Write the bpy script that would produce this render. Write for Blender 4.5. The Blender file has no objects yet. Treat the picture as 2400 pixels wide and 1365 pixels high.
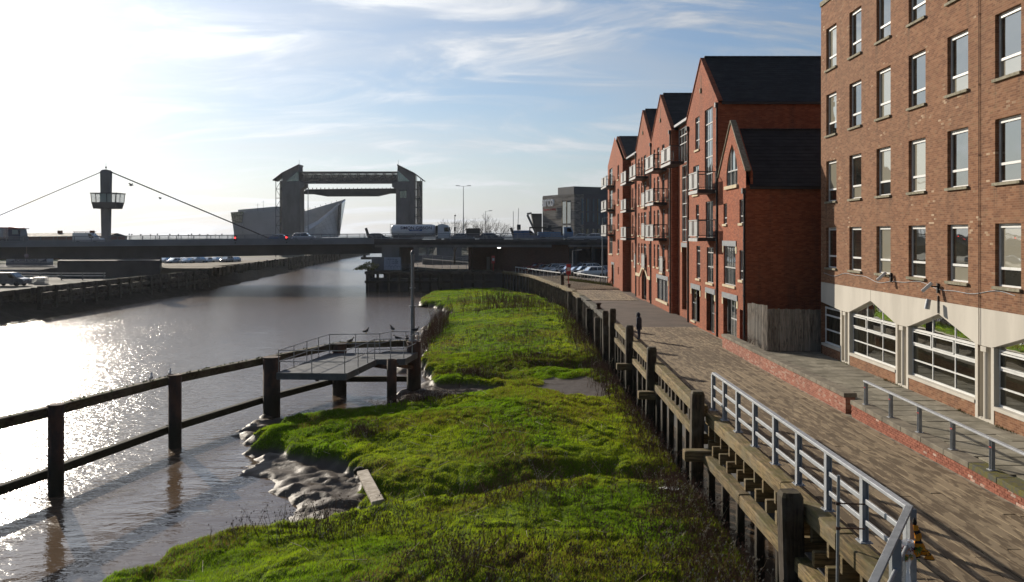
import bpy, bmesh, math, random
import numpy as np
from mathutils import Vector, Matrix
from mathutils.geometry import tessellate_polygon

random.seed(7)
rng = np.random.default_rng(7)
scene = bpy.context.scene
col = scene.collection
R = math.radians

# ------------------------------------------------------------------ camera
CAM_Z = 6.5
cam_data = bpy.data.cameras.new("camera")
cam = bpy.data.objects.new("camera", cam_data)
col.objects.link(cam)
cam.location = (0, 0, CAM_Z)
cam.rotation_euler = (R(90), 0, 0)
cam_data.sensor_width = 36.0
cam_data.lens = 30.0
cam_data.shift_y = -0.0552
cam_data.clip_start = 0.1
cam_data.clip_end = 20000
scene.camera = cam

# ------------------------------------------------------------------ light
SUN_AZ = R(-34)      # left of the view direction
SUN_EL = R(20)
sun_dir = Vector((math.sin(SUN_AZ) * math.cos(SUN_EL), math.cos(SUN_AZ) * math.cos(SUN_EL), math.sin(SUN_EL)))
sl = bpy.data.lights.new("sun", 'SUN')
sl.energy = 5.0
sl.angle = R(0.53)
sl.color = (1.0, 0.90, 0.76)
sun = bpy.data.objects.new("sun", sl)
col.objects.link(sun)
sun.rotation_euler = (-sun_dir).to_track_quat('-Z', 'Y').to_euler()
sun.location = (-60, 80, 60)

world = bpy.data.worlds.new("World")
scene.world = world
world.use_nodes = True
wn, wl = world.node_tree.nodes, world.node_tree.links
wn.clear()
w_out = wn.new("ShaderNodeOutputWorld")
w_bg = wn.new("ShaderNodeBackground")
sky = wn.new("ShaderNodeTexSky")
sky.sky_type = 'NISHITA'
sky.sun_disc = False
sky.sun_elevation = SUN_EL
sky.sun_rotation = SUN_AZ
sky.air_density = 1.0
sky.dust_density = 0.35
sky.ozone_density = 4.0
w_bg.inputs[1].default_value = 0.082


def wmath(op, a, b=None, c=None, clamp=False):
    n = wn.new("ShaderNodeMath"); n.operation = op; n.use_clamp = clamp
    for i, v in enumerate((a, b, c)):
        if v is None: continue
        if isinstance(v, (int, float)): n.inputs[i].default_value = v
        else: wl.new(v, n.inputs[i])
    return n.outputs[0]


def build_sky():
    tc = wn.new("ShaderNodeTexCoord")
    sep = wn.new("ShaderNodeSeparateXYZ"); wl.new(tc.outputs["Generated"], sep.inputs[0])
    # project the view direction on a high flat cloud layer
    z = wmath('ADD', wmath('MAXIMUM', sep.outputs[2], 0.0), 0.24)
    px = wmath('DIVIDE', sep.outputs[0], z); py = wmath('DIVIDE', sep.outputs[1], z)
    comb = wn.new("ShaderNodeCombineXYZ")
    wl.new(px, comb.inputs[0]); wl.new(py, comb.inputs[1])
    def cloud(rotz, sc, nscale, detail, rough, lo, hi, dist, off=(0, 0, 0)):
        mp = wn.new("ShaderNodeMapping"); mp.inputs["Rotation"].default_value = (0, 0, rotz)
        mp.inputs["Scale"].default_value = sc
        mp.inputs["Location"].default_value = off
        wl.new(comb.outputs[0], mp.inputs[0])
        nz = wn.new("ShaderNodeTexNoise"); nz.inputs["Scale"].default_value = nscale
        nz.inputs["Detail"].default_value = detail; nz.inputs["Roughness"].default_value = rough
        nz.inputs["Distortion"].default_value = dist
        wl.new(mp.outputs[0], nz.inputs["Vector"])
        mr = wn.new("ShaderNodeMapRange"); mr.interpolation_type = 'SMOOTHSTEP'
        mr.inputs["From Min"].default_value = lo; mr.inputs["From Max"].default_value = hi
        wl.new(nz.outputs["Fac"], mr.inputs["Value"])
        return mr.outputs[0]
    wisps = cloud(R(-38), (0.75, 1.9, 1), 2.0, 10, 0.60, 0.43, 0.70, 1.2, (5.3, 2.2, 0))
    veil = cloud(R(-30), (0.45, 1.5, 1), 1.1, 7, 0.55, 0.40, 0.64, 0.6, (0.4, 5.2, 0))
    m = wmath('ADD', wmath('MULTIPLY', wisps, 0.68), wmath('MULTIPLY', veil, 0.40), clamp=True)
    # ice crystals and haze scatter light forward: both are brighter towards the sun
    vd = wn.new("ShaderNodeVectorMath"); vd.operation = 'DOT_PRODUCT'
    wl.new(tc.outputs["Generated"], vd.inputs[0]); vd.inputs[1].default_value = tuple(sun_dir)
    d = vd.outputs["Value"]
    g = wmath('MULTIPLY_ADD', d, 0.5, 0.5, clamp=True)
    dp = wmath('MAXIMUM', d, 0.0)
    lum = wmath('ADD', wmath('MULTIPLY_ADD', wmath('POWER', g, 4.2), 10.2, 0.30), wmath('MULTIPLY', wmath('POWER', dp, 40.0), 6.0))
    lum = wmath('MULTIPLY', lum, wmath('MULTIPLY_ADD', wisps, 0.22, 1.0))
    cc = wn.new("ShaderNodeCombineXYZ")
    wl.new(wmath('MULTIPLY', lum, 0.955), cc.inputs[0]); wl.new(wmath('MULTIPLY', lum, 0.985), cc.inputs[1]); wl.new(wmath('MULTIPLY', lum, 1.03), cc.inputs[2])
    up = wmath('MAXIMUM', sep.outputs[2], 0.0)
    hz = wmath('MULTIPLY', wmath('POWER', wmath('SUBTRACT', 1.0, up, clamp=True), 9.0), 0.93)
    sunside = wmath('MULTIPLY', wmath('POWER', dp, 18.0), 0.45)
    # combine the three veils, front to back
    inv = wmath('MULTIPLY', wmath('SUBTRACT', 1.0, m), wmath('MULTIPLY', wmath('SUBTRACT', 1.0, hz), wmath('SUBTRACT', 1.0, sunside)))
    mix = wn.new("ShaderNodeMix"); mix.data_type = 'RGBA'
    wl.new(wmath('SUBTRACT', 1.0, inv), mix.inputs[0]); wl.new(sky.outputs[0], mix.inputs[6]); wl.new(cc.outputs[0], mix.inputs[7])
    wl.new(mix.outputs[2], w_bg.inputs[0]); wl.new(w_bg.outputs[0], w_out.inputs[0])


build_sky()

scene.view_settings.view_transform = 'Standard'
scene.view_settings.look = 'None'
scene.view_settings.exposure = 0.22
scene.view_settings.gamma = 1.0
scene.view_settings.use_curve_mapping = False
scene.render.engine = 'CYCLES'
scene.cycles.use_denoising = True
scene.cycles.max_bounces = 8
scene.cycles.transparent_max_bounces = 8
scene.cycles.volume_bounces = 1
scene.cycles.sample_clamp_indirect = 8

# ------------------------------------------------------------------ materials
def new_mat(name):
    m = bpy.data.materials.new(name); m.use_nodes = True
    nt = m.node_tree; nt.nodes.clear()
    out = nt.nodes.new("ShaderNodeOutputMaterial")
    b = nt.nodes.new("ShaderNodeBsdfPrincipled")
    nt.links.new(b.outputs[0], out.inputs[0])
    return m, nt, b, out


class N:
    """small node-building helper"""
    def __init__(s, nt): s.nt = nt
    def add(s, t, **k):
        n = s.nt.nodes.new(t)
        for a, v in k.items(): setattr(n, a, v)
        return n
    def link(s, a, b): s.nt.links.new(a, b)
    def math(s, op, a, b=None, c=None, clamp=False):
        n = s.add("ShaderNodeMath", operation=op, use_clamp=clamp)
        for i, v in enumerate((a, b, c)):
            if v is None: continue
            if isinstance(v, (int, float)): n.inputs[i].default_value = v
            else: s.link(v, n.inputs[i])
        return n.outputs[0]
    def pos(s): return s.add("ShaderNodeNewGeometry").outputs["Position"]
    def obj(s): return s.add("ShaderNodeTexCoord").outputs["Object"]
    def mapping(s, v, sc=(1, 1, 1), rot=(0, 0, 0), loc=(0, 0, 0)):
        n = s.add("ShaderNodeMapping")
        n.inputs["Scale"].default_value = sc; n.inputs["Rotation"].default_value = rot; n.inputs["Location"].default_value = loc
        s.link(v, n.inputs[0]); return n.outputs[0]
    def noise(s, v, scale, detail=4, rough=0.55, dist=0.0):
        n = s.add("ShaderNodeTexNoise")
        n.inputs["Scale"].default_value = scale; n.inputs["Detail"].default_value = detail
        n.inputs["Roughness"].default_value = rough; n.inputs["Distortion"].default_value = dist
        s.link(v, n.inputs["Vector"]); return n.outputs["Fac"]
    def ramp(s, f, stops):
        n = s.add("ShaderNodeValToRGB"); e = n.color_ramp.elements
        while len(e) < len(stops): e.new(0.5)
        for i, (p, c) in enumerate(stops):
            e[i].position = p; e[i].color = (*c, 1) if len(c) == 3 else c
        s.link(f, n.inputs[0]); return n.outputs[0]
    def maprange(s, v, a, b, c=0.0, d=1.0, smooth=True):
        n = s.add("ShaderNodeMapRange")
        if smooth: n.interpolation_type = 'SMOOTHSTEP'
        for i, x in enumerate((a, b, c, d)): n.inputs[i + 1].default_value = x
        s.link(v, n.inputs[0]); return n.outputs[0]
    def mix(s, f, a, b, blend='MIX'):
        n = s.add("ShaderNodeMix", data_type='RGBA', blend_type=blend)
        for i, v in ((0, f), (6, a), (7, b)):
            if isinstance(v, (int, float)): n.inputs[i].default_value = v
            elif isinstance(v, tuple): n.inputs[i].default_value = (*v, 1) if len(v) == 3 else v
            else: s.link(v, n.inputs[i])
        return n.outputs[2]
    def bump(s, h, strength=0.5, dist=0.02, normal=None):
        n = s.add("ShaderNodeBump"); n.inputs["Strength"].default_value = strength; n.inputs["Distance"].default_value = dist
        s.link(h, n.inputs["Height"])
        if normal is not None: s.link(normal, n.inputs["Normal"])
        return n.outputs[0]


MAT = {}


def plain(name, c, rough=0.6, metal=0.0, c2=None, scale=3.0, detail=5, lo=0.35, hi=0.65, stretch=(1, 1, 1), bump=0.0, bscale=None,
          bdist=0.01, spec=0.5, coat=0.0, local=False, island=0.0):
    """painted / cast / rolled surface: two tones broken by noise, optional relief, optional tone shift per piece"""
    m, nt, b, out = new_mat(name); n = N(nt)
    p = n.obj() if local else n.pos()
    v = n.mapping(p, stretch)
    c2 = c2 or tuple(x * 0.72 for x in c)
    f = n.noise(v, scale, detail, 0.62)
    cc = n.mix(n.maprange(f, lo, hi), c2, c)
    if island > 0:
        oi = n.add("ShaderNodeObjectInfo").outputs["Random"]
        gi = n.add("ShaderNodeNewGeometry").outputs["Random Per Island"]
        r = n.math('ADD', n.math('MULTIPLY', n.math('FRACT', n.math('ADD', oi, gi)), 2 * island), 1.0 - island)
        cb = n.add("ShaderNodeCombineXYZ")
        for i in range(3): n.link(r, cb.inputs[i])
        cc = n.mix(1.0, cc, cb.outputs[0], 'MULTIPLY')
    n.link(cc, b.inputs["Base Color"])
    b.inputs["Metallic"].default_value = metal
    b.inputs["Specular IOR Level"].default_value = spec
    b.inputs["Coat Weight"].default_value = coat
    rr = n.maprange(f, 0.2, 0.8, min(1, rough * 1.15), rough * 0.85, False)
    n.link(rr, b.inputs["Roughness"])
    if bump > 0:
        h = n.noise(v, bscale or scale * 6, 5, 0.6)
        n.link(n.bump(h, bump, bdist), b.inputs["Normal"])
    MAT[name] = m
    return m


def brick_mat(name, stops, mortar, bw=0.225, bh=0.075, joint=0.010, stain=0.25, soldier=False, spot=None, sill_streak=None):
    """brickwork: every brick has its own tone; walls run along X or Y, so u = x + y"""
    m, nt, b, out = new_mat(name); n = N(nt)
    p = n.pos(); sp = n.add("ShaderNodeSeparateXYZ"); n.link(p, sp.inputs[0])
    u = n.math('ADD', sp.outputs[0], sp.outputs[1]); vv = sp.outputs[2]
    row_f = n.math('DIVIDE', vv, bh); row = n.math('FLOOR', row_f); fv = n.math('FRACT', row_f)
    half = n.math('MULTIPLY', n.math('FLOORED_MODULO', row, 2.0), 0.5)
    col_f = n.math('ADD', n.math('DIVIDE', u, bw), half); cl = n.math('FLOOR', col_f); fu = n.math('FRACT', col_f)
    cb = n.add("ShaderNodeCombineXYZ"); n.link(cl, cb.inputs[0]); n.link(row, cb.inputs[1])
    wn_ = n.add("ShaderNodeTexWhiteNoise", noise_dimensions='2D'); n.link(cb.outputs[0], wn_.inputs["Vector"])
    c = n.ramp(wn_.outputs["Value"], stops)
    big = n.noise(n.mapping(p, (1, 1, 0.6)), 0.35, 5, 0.6)
    drip = n.noise(n.mapping(p, (1.6, 1.6, 0.10)), 0.9, 4, 0.6)
    if spot:
        pat = n.math('MULTIPLY', n.maprange(n.noise(p, 0.5, 3), 0.52, 0.68), n.maprange(wn_.outputs["Value"], spot[1], spot[1] + 0.02))
        c = n.mix(pat, c, spot[0])
    c = n.mix(n.maprange(big, 0.3, 0.7, 0.0, stain), c, tuple(x * 0.5 for x in mortar))
    c = n.mix(n.maprange(drip, 0.52, 0.75, 0.0, stain * 1.3), c, (0.05, 0.04, 0.035))
    if sill_streak:
        # rain streaks running down from the ends of the window sills
        u0, per, half_w, z0, storey = sill_streak
        off = n.math('ABSOLUTE', n.math('MULTIPLY', n.math('SUBTRACT', n.math('FRACT', n.math('ADD', n.math('DIVIDE', n.math('SUBTRACT', u, u0), per), 0.5)), 0.5), per))
        near = n.maprange(n.math('ABSOLUTE', n.math('SUBTRACT', off, half_w)), 0.22, 0.02)
        below = n.maprange(n.math('FRACT', n.math('DIVIDE', n.math('SUBTRACT', vv, z0), storey)), 0.60, 0.99)
        rag = n.maprange(n.noise(n.mapping(p, (3, 3, 0.35)), 2.2, 4), 0.38, 0.62)
        c = n.mix(n.math('MULTIPLY', n.math('MULTIPLY', near, below), n.math('MULTIPLY', rag, 0.62)), c, (0.045, 0.036, 0.028))
    ju = joint / bw; jv = joint / bh
    ma = n.math('MINIMUM', n.maprange(fu, 0.0, ju * 1.4), n.maprange(n.math('SUBTRACT', 1.0, fu), 0.0, ju * 0.6))
    mb = n.math('MINIMUM', n.maprange(fv, 0.0, jv * 1.2), n.maprange(n.math('SUBTRACT', 1.0, fv), 0.0, jv * 0.6))
    mk = n.math('MINIMUM', ma, mb)
    n.link(n.mix(mk, mortar, c), b.inputs["Base Color"])
    b.inputs["Roughness"].default_value = 0.9
    b.inputs["Specular IOR Level"].default_value = 0.2
    hh = n.math('ADD', mk, n.math('MULTIPLY', n.noise(p, 60, 3), 0.4))
    n.link(n.bump(hh, 0.6, 0.006), b.inputs["Normal"])
    MAT[name] = m
    return m


def glass_mat(name, dark, tint, refl=0.22, rough=0.02, blind=None):
    """window pane seen from outside: dim room or pale blind behind a reflecting sheet"""
    m, nt, b, out = new_mat(name); n = N(nt)
    nt.nodes.remove(b)
    oi = n.add("ShaderNodeObjectInfo").outputs["Random"]
    f = n.noise(n.mapping(n.pos(), (0.5, 0.5, 1.3)), 1.3, 3)
    c = n.mix(n.maprange(f, 0.35, 0.7), dark, tint)
    if blind: c = n.mix(n.maprange(oi, blind[1], blind[1] + 0.02), c, blind[0])
    d = n.add("ShaderNodeBsdfDiffuse"); n.link(c, d.inputs[0])
    g = n.add("ShaderNodeBsdfGlossy"); g.inputs["Roughness"].default_value = rough
    g.inputs["Color"].default_value = (0.92, 0.95, 0.93, 1)
    wob = n.noise(n.pos(), 0.9, 1)
    n.link(n.bump(wob, 0.25, 0.02), g.inputs["Normal"])
    lw = n.add("ShaderNodeFresnel"); lw.inputs[0].default_value = 1.5
    fac = n.math('MULTIPLY_ADD', lw.outputs[0], 1.0 - refl, refl)
    ms = n.add("ShaderNodeMixShader"); n.link(fac, ms.inputs[0]); n.link(d.outputs[0], ms.inputs[1]); n.link(g.outputs[0], ms.inputs[2])
    n.link(ms.outputs[0], out.inputs[0])
    MAT[name] = m
    return m


def emit_mat(name, c, s):
    m, nt, b, out = new_mat(name)
    b.inputs["Base Color"].default_value = (*c, 1)
    b.inputs["Emission Color"].default_value = (*c, 1); b.inputs["Emission Strength"].default_value = s
    MAT[name] = m
    return m


def timber_mat(name, base, grey, moss, moss_amt=0.35, grain_axis=1):
    """weathered heavy timber: grain along its length, checks, green algae on upward faces"""
    m, nt, b, out = new_mat(name); n = N(nt)
    p = n.pos()
    st = [9.0, 9.0, 9.0]; st[grain_axis] = 0.7
    g = n.noise(n.mapping(p, tuple(st)), 2.0, 6, 0.65, 0.4)
    big = n.noise(p, 1.1, 5, 0.6)
    oi = n.add("ShaderNodeObjectInfo").outputs["Random"]
    c = n.mix(n.maprange(g, 0.36, 0.62), tuple(x * 0.30 for x in base), tuple(x * 1.12 for x in base))
    c = n.mix(n.maprange(n.noise(n.mapping(p, (1.2, 1.2, 1.2)), 2.3, 6, 0.7), 0.55, 0.72, 0.0, 0.7), c, tuple(x * 0.22 for x in base))
    c = n.mix(n.maprange(big, 0.42, 0.66, 0.0, 0.75), c, grey)
    nz = n.add("ShaderNodeSeparateXYZ"); n.link(n.add("ShaderNodeNewGeometry").outputs["Normal"], nz.inputs[0])
    up = n.maprange(nz.outputs[2], -0.2, 0.9, 0.3, 1.0)
    mo = n.math('MULTIPLY', n.maprange(n.noise(p, 2.6, 6, 0.7), 0.40, 0.62, 0.0, moss_amt), up)
    c = n.mix(mo, c, moss)
    r = n.math('MULTIPLY_ADD', oi, 0.5, 0.75)
    cb = n.add("ShaderNodeCombineXYZ")
    for i in range(3): n.link(r, cb.inputs[i])
    c = n.mix(1.0, c, cb.outputs[0], 'MULTIPLY')
    n.link(c, b.inputs["Base Color"])
    b.inputs["Roughness"].default_value = 0.88; b.inputs["Specular IOR Level"].default_value = 0.25
    n.link(n.bump(g, 0.7, 0.012), b.inputs["Normal"])
    MAT[name] = m
    return m


# ------------------------------------------------------------------ mesh helper
class MB:
    def __init__(s): s.v, s.f, s.m, s.sm = [], [], [], []
    def add(s, vs, fs, mi=0, smooth=False):
        o = len(s.v); s.v.extend([tuple(p) for p in vs])
        for f in fs: s.f.append(tuple(i + o for i in f)); s.m.append(mi); s.sm.append(smooth)
        return s
    def box(s, x0, x1, y0, y1, z0, z1, mi=0):
        vs = [(x0, y0, z0), (x1, y0, z0), (x1, y1, z0), (x0, y1, z0), (x0, y0, z1), (x1, y0, z1), (x1, y1, z1), (x0, y1, z1)]
        return s.add(vs, [(0, 3, 2, 1), (4, 5, 6, 7), (0, 1, 5, 4), (1, 2, 6, 5), (2, 3, 7, 6), (3, 0, 4, 7)], mi)
    def beam(s, p0, p1, w, h, ch=0.0, mi=0, roll=0.0):
        """bar from p0 to p1, w wide (sideways) and h high, corners chamfered by ch"""
        p0, p1 = Vector(p0), Vector(p1); d = (p1 - p0)
        if d.length < 1e-6: return s
        d.normalize(); up = Vector((0, 0, 1)) if abs(d.z) < 0.95 else Vector((0, 1, 0))
        sx = d.cross(up).normalized(); sz = sx.cross(d).normalized()
        if roll:
            q = Matrix.Rotation(roll, 3, d); sx = q @ sx; sz = q @ sz
        if ch > 0:
            a, b2, c = w / 2, h / 2, ch
            pr = [(-a + c, -b2), (a - c, -b2), (a, -b2 + c), (a, b2 - c), (a - c, b2), (-a + c, b2), (-a, b2 - c), (-a, -b2 + c)]
        else: pr = [(-w / 2, -h / 2), (w / 2, -h / 2), (w / 2, h / 2), (-w / 2, h / 2)]
        k = len(pr); vs = []
        if ch > 0:
            rings = [(p0, 1 - 2 * ch / max(w, h)), (p0 + d * ch, 1.0), (p1 - d * ch, 1.0), (p1, 1 - 2 * ch / max(w, h))]
        else: rings = [(p0, 1.0), (p1, 1.0)]
        for c0, sc in rings:
            vs += [c0 + sx * a_ * sc + sz * b_ * sc for a_, b_ in pr]
        fs = []
        for r in range(len(rings) - 1):
            for i in range(k): fs.append((r * k + i, r * k + (i + 1) % k, (r + 1) * k + (i + 1) % k, (r + 1) * k + i))
        fs.append(tuple(reversed(range(k)))); fs.append(tuple(range((len(rings) - 1) * k, len(rings) * k)))
        return s.add(vs, fs, mi)
    def tube(s, p0, p1, r0, r1=None, n=8, cap=True, mi=0):
        p0, p1 = Vector(p0), Vector(p1); r1 = r0 if r1 is None else r1
        d = (p1 - p0)
        if d.length < 1e-6: return s
        d.normalize(); up = Vector((0, 0, 1)) if abs(d.z) < 0.95 else Vector((1, 0, 0))
        sx = d.cross(up).normalized(); sz = sx.cross(d)
        vs = []
        for c0, r in ((p0, r0), (p1, r1)):
            vs += [c0 + (sx * math.cos(2 * math.pi * i / n) + sz * math.sin(2 * math.pi * i / n)) * r for i in range(n)]
        fs = [(i, (i + 1) % n, n + (i + 1) % n, n + i) for i in range(n)]
        s.add(vs, fs, mi, n > 5)
        if cap: s.add(vs[:n], [tuple(reversed(range(n)))], mi); s.add(vs[n:], [tuple(range(n))], mi)
        return s
    def path(s, pts, r, n=6, mi=0):
        for a, b in zip(pts[:-1], pts[1:]): s.tube(a, b, r, None, n, True, mi)
        return s
    def lathe(s, prof, c=(0, 0, 0), n=16, mi=0, axis='z', smooth=True):
        vs = []
        for r, t in prof:
            for i in range(n):
                a = 2 * math.pi * i / n
                if axis == 'z': vs.append((c[0] + r * math.cos(a), c[1] + r * math.sin(a), c[2] + t))
                elif axis == 'x': vs.append((c[0] + t, c[1] + r * math.cos(a), c[2] + r * math.sin(a)))
                else: vs.append((c[0] + r * math.cos(a), c[1] + t, c[2] + r * math.sin(a)))
        fs = []
        for k in range(len(prof) - 1):
            for i in range(n): fs.append((k * n + i, k * n + (i + 1) % n, (k + 1) * n + (i + 1) % n, (k + 1) * n + i))
        s.add(vs, fs, mi, smooth)
        if prof[0][0] > 1e-5: s.add(vs[:n], [tuple(reversed(range(n)))], mi)
        if prof[-1][0] > 1e-5: s.add(vs[-n:], [tuple(range(n))], mi)
        return s
    def prism(s, pts, vec, mi=0):
        pts = [Vector(p) for p in pts]; vec = Vector(vec); k = len(pts)
        vs = pts + [p + vec for p in pts]
        fs = [(i, (i + 1) % k, k + (i + 1) % k, k + i) for i in range(k)]
        s.add(vs, fs, mi)
        tri = tessellate_polygon([pts])
        s.add(vs, [tuple(t) for t in tri] + [tuple(i + k for i in t) for t in tri], mi)
        return s
    def poly(s, pts, mi=0): return s.add(pts, [tuple(range(len(pts)))], mi)
    def holed(s, outer, holes, fn, depth, mi=0, back=False):
        """flat wall with openings: outer and holes are 2-D outlines, fn(u, v, w) places them, reveals go in by depth"""
        loops = [[Vector((u, v, 0)) for u, v in outer]] + [[Vector((u, v, 0)) for u, v in h] for h in holes]
        flat = [p for l in loops for p in l]
        tri = tessellate_polygon(loops)
        s.add([fn(p.x, p.y, 0.0) for p in flat], [tuple(t) for t in tri], mi)
        if back: s.add([fn(p.x, p.y, -depth) for p in flat], [tuple(t) for t in tri], mi)
        for h in (holes if not back else holes + [outer]):
            k = len(h)
            vs = [fn(u, v, 0.0) for u, v in h] + [fn(u, v, -depth) for u, v in h]
            s.add(vs, [(i, (i + 1) % k, k + (i + 1) % k, k + i) for i in range(k)], mi)
        return s
    def mesh(s, name, mats):
        me = bpy.data.meshes.new(name)
        me.from_pydata([tuple(p) for p in s.v], [], s.f)
        for mt in (mats if isinstance(mats, (list, tuple)) else [mats]): me.materials.append(mt)
        me.polygons.foreach_set("material_index", s.m)
        me.polygons.foreach_set("use_smooth", s.sm)
        me.update()
        return me
    def build(s, name, mats, parent=None, world=False):
        me = s.mesh(name, mats)
        return place(name, me, parent, world)


def place(name, me, parent=None, world=False, loc=None):
    o = bpy.data.objects.new(name, me); col.objects.link(o)
    if parent is not None:
        o.parent = parent
        if world and parent.parent is None: o.location = -parent.location
    if loc is not None: o.location = loc if parent is None or not world else Vector(loc) - parent.location
    return o


def tag(o, label=None, cat=None, group=None, kind=None):
    if label: o["label"] = label
    if cat: o["category"] = cat
    if group: o["group"] = group
    if kind: o["kind"] = kind
    return o


def empty(name, loc, label, cat, group=None, rz=0.0):
    o = bpy.data.objects.new(name, None); col.objects.link(o)
    o.location = loc; o.rotation_euler = (0, 0, rz); o.empty_display_size = 0.3
    return tag(o, label, cat, group)


def copy_tree(o, parent=None):
    c = o.copy(); col.objects.link(c)
    if parent is not None: c.parent = parent
    for ch in o.children: copy_tree(ch, c)
    return c


def text_mesh(body, size, extrude=0.0, bold=0.0):
    cu = bpy.data.curves.new("lettering", 'FONT'); cu.body = body; cu.size = size
    cu.extrude = extrude; cu.align_x = 'CENTER'; cu.align_y = 'CENTER'; cu.offset = bold
    ob = bpy.data.objects.new("lettering", cu); col.objects.link(ob)
    dg = bpy.context.evaluated_depsgraph_get()
    me = bpy.data.meshes.new_from_object(ob.evaluated_get(dg))
    bpy.data.objects.remove(ob)
    return me


# value noise in numpy -------------------------------------------------------
_perm = rng.integers(0, 1 << 30, 4096)


def _h(ix, iy, seed):
    k = (ix * 73856093) ^ (iy * 19349663) ^ (seed * 83492791)
    return (_perm[k & 4095] ^ _perm[(k >> 12) & 4095]) / float(1 << 30)


def vnoise(x, y, seed=0):
    x = np.asarray(x, float); y = np.asarray(y, float)
    ix = np.floor(x).astype(np.int64); iy = np.floor(y).astype(np.int64)
    fx = x - ix; fy = y - iy
    fx = fx * fx * fx * (fx * (fx * 6 - 15) + 10); fy = fy * fy * fy * (fy * (fy * 6 - 15) + 10)
    a = _h(ix, iy, seed); b = _h(ix + 1, iy, seed); c = _h(ix, iy + 1, seed); d = _h(ix + 1, iy + 1, seed)
    return (a * (1 - fx) + b * fx) * (1 - fy) + (c * (1 - fx) + d * fx) * fy


def fbm(x, y, oct=4, seed=0, gain=0.5):
    t = 0; a = 1; s = 0
    for i in range(oct):
        t = t + a * vnoise(x * 2 ** i + 17.3 * i, y * 2 ** i - 9.1 * i, seed + i); s += a; a *= gain
    return t / s


def sstep(a, b, x):
    t = np.clip((x - a) / (b - a), 0, 1); return t * t * (3 - 2 * t)


def poly_dist(px, py, poly):
    """signed distance to a polygon (positive inside)"""
    n = len(poly); d = np.full(px.shape, 1e9); ins = np.zeros(px.shape, bool)
    for i in range(n):
        ax, ay = poly[i]; bx, by = poly[(i + 1) % n]
        ex, ey = bx - ax, by - ay; wx, wy = px - ax, py - ay
        t = np.clip((wx * ex + wy * ey) / (ex * ex + ey * ey + 1e-12), 0, 1)
        d = np.minimum(d, (wx - t * ex) ** 2 + (wy - t * ey) ** 2)
        c = ((ay > py) != (by > py)) & (px < (bx - ax) * (py - ay) / (by - ay + 1e-12) + ax)
        ins ^= c
    d = np.sqrt(d)
    return np.where(ins, d, -d)


class Frame:
    """a vertical facade: u runs along it, v is height, w comes out of it"""
    def __init__(s, o, u, n): s.o, s.u, s.n = Vector(o), Vector(u).normalized(), Vector(n).normalized()
    def __call__(s, u, v, w=0.0): return s.o + s.u * u + Vector((0, 0, v)) + s.n * w
    def bar(s, mb, u0, u1, v0, v1, w0, w1, mi=0):
        vs = [s(u0, v0, w0), s(u1, v0, w0), s(u1, v0, w1), s(u0, v0, w1), s(u0, v1, w0), s(u1, v1, w0), s(u1, v1, w1), s(u0, v1, w1)]
        return mb.add(vs, [(0, 3, 2, 1), (4, 5, 6, 7), (0, 1, 5, 4), (1, 2, 6, 5), (2, 3, 7, 6), (3, 0, 4, 7)], mi)


def rect(u0, u1, v0, v1): return [(u0, v0), (u1, v0), (u1, v1), (u0, v1)]


# ------------------------------------------------------------------ shared materials
brick_mat("office_brick", [(0.0, (0.16, 0.068, 0.035)), (0.35, (0.215, 0.096, 0.049)), (0.7, (0.262, 0.123, 0.063)), (0.9, (0.30, 0.152, 0.082)), (1.0, (0.20, 0.105, 0.052))],
          (0.31, 0.21, 0.135), joint=0.009, stain=0.20, spot=((0.50, 0.36, 0.24), 0.93), sill_streak=(59.84, 3.321, 0.74, 4.78, 3.395))
brick_mat("red_brick", [(0.0, (0.24, 0.060, 0.027)), (0.5, (0.34, 0.092, 0.040)), (0.85, (0.42, 0.125, 0.056)), (1.0, (0.25, 0.072, 0.038))],
          (0.25, 0.135, 0.085), joint=0.008, stain=0.30)
brick_mat("old_red_brick", [(0.0, (0.24, 0.072, 0.046)), (0.5, (0.33, 0.115, 0.072)), (0.8, (0.39, 0.165, 0.11)), (1.0, (0.40, 0.26, 0.20))],
          (0.30, 0.22, 0.17), stain=0.25)
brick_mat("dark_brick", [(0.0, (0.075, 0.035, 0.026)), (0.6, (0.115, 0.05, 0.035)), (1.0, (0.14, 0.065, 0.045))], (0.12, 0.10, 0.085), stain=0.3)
brick_mat("grey_stone", [(0.0, (0.12, 0.112, 0.10)), (0.5, (0.22, 0.205, 0.185)), (0.8, (0.30, 0.28, 0.25)), (1.0, (0.16, 0.15, 0.135))], (0.17, 0.16, 0.15), bw=1.2, bh=0.3, joint=0.02, stain=0.1)
plain("brick_piece", (0.33, 0.130, 0.082), 0.92, c2=(0.25, 0.088, 0.058), scale=9, bump=0.4, bscale=60, bdist=0.006, island=0.16, spec=0.2)
plain("brick_pale", (0.50, 0.40, 0.33), 0.92, c2=(0.46, 0.24, 0.17), scale=10, bump=0.4, bscale=60, bdist=0.006, island=0.2, spec=0.2)
plain("mortar", (0.30, 0.23, 0.18), 0.95, scale=6)
plain("cast_concrete", (0.57, 0.53, 0.455), 0.85, c2=(0.49, 0.455, 0.39), scale=0.9, stretch=(1, 1, 0.25), bump=0.12, bscale=30, spec=0.3)
plain("stone_sill", (0.30, 0.27, 0.20), 0.9, c2=(0.19, 0.175, 0.12), scale=7, bump=0.2, spec=0.2)
plain("cream_stone", (0.62, 0.53, 0.37), 0.85, c2=(0.52, 0.43, 0.28), scale=3, spec=0.2)
plain("coping", (0.235, 0.205, 0.155), 0.92, c2=(0.15, 0.13, 0.10), scale=2.2, bump=0.35, bscale=30, island=0.12, spec=0.2)
plain("coping_mossy", (0.15, 0.135, 0.04), 0.95, c2=(0.10, 0.10, 0.09), scale=5, bump=0.6, bscale=25, bdist=0.02, spec=0.1)
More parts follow.
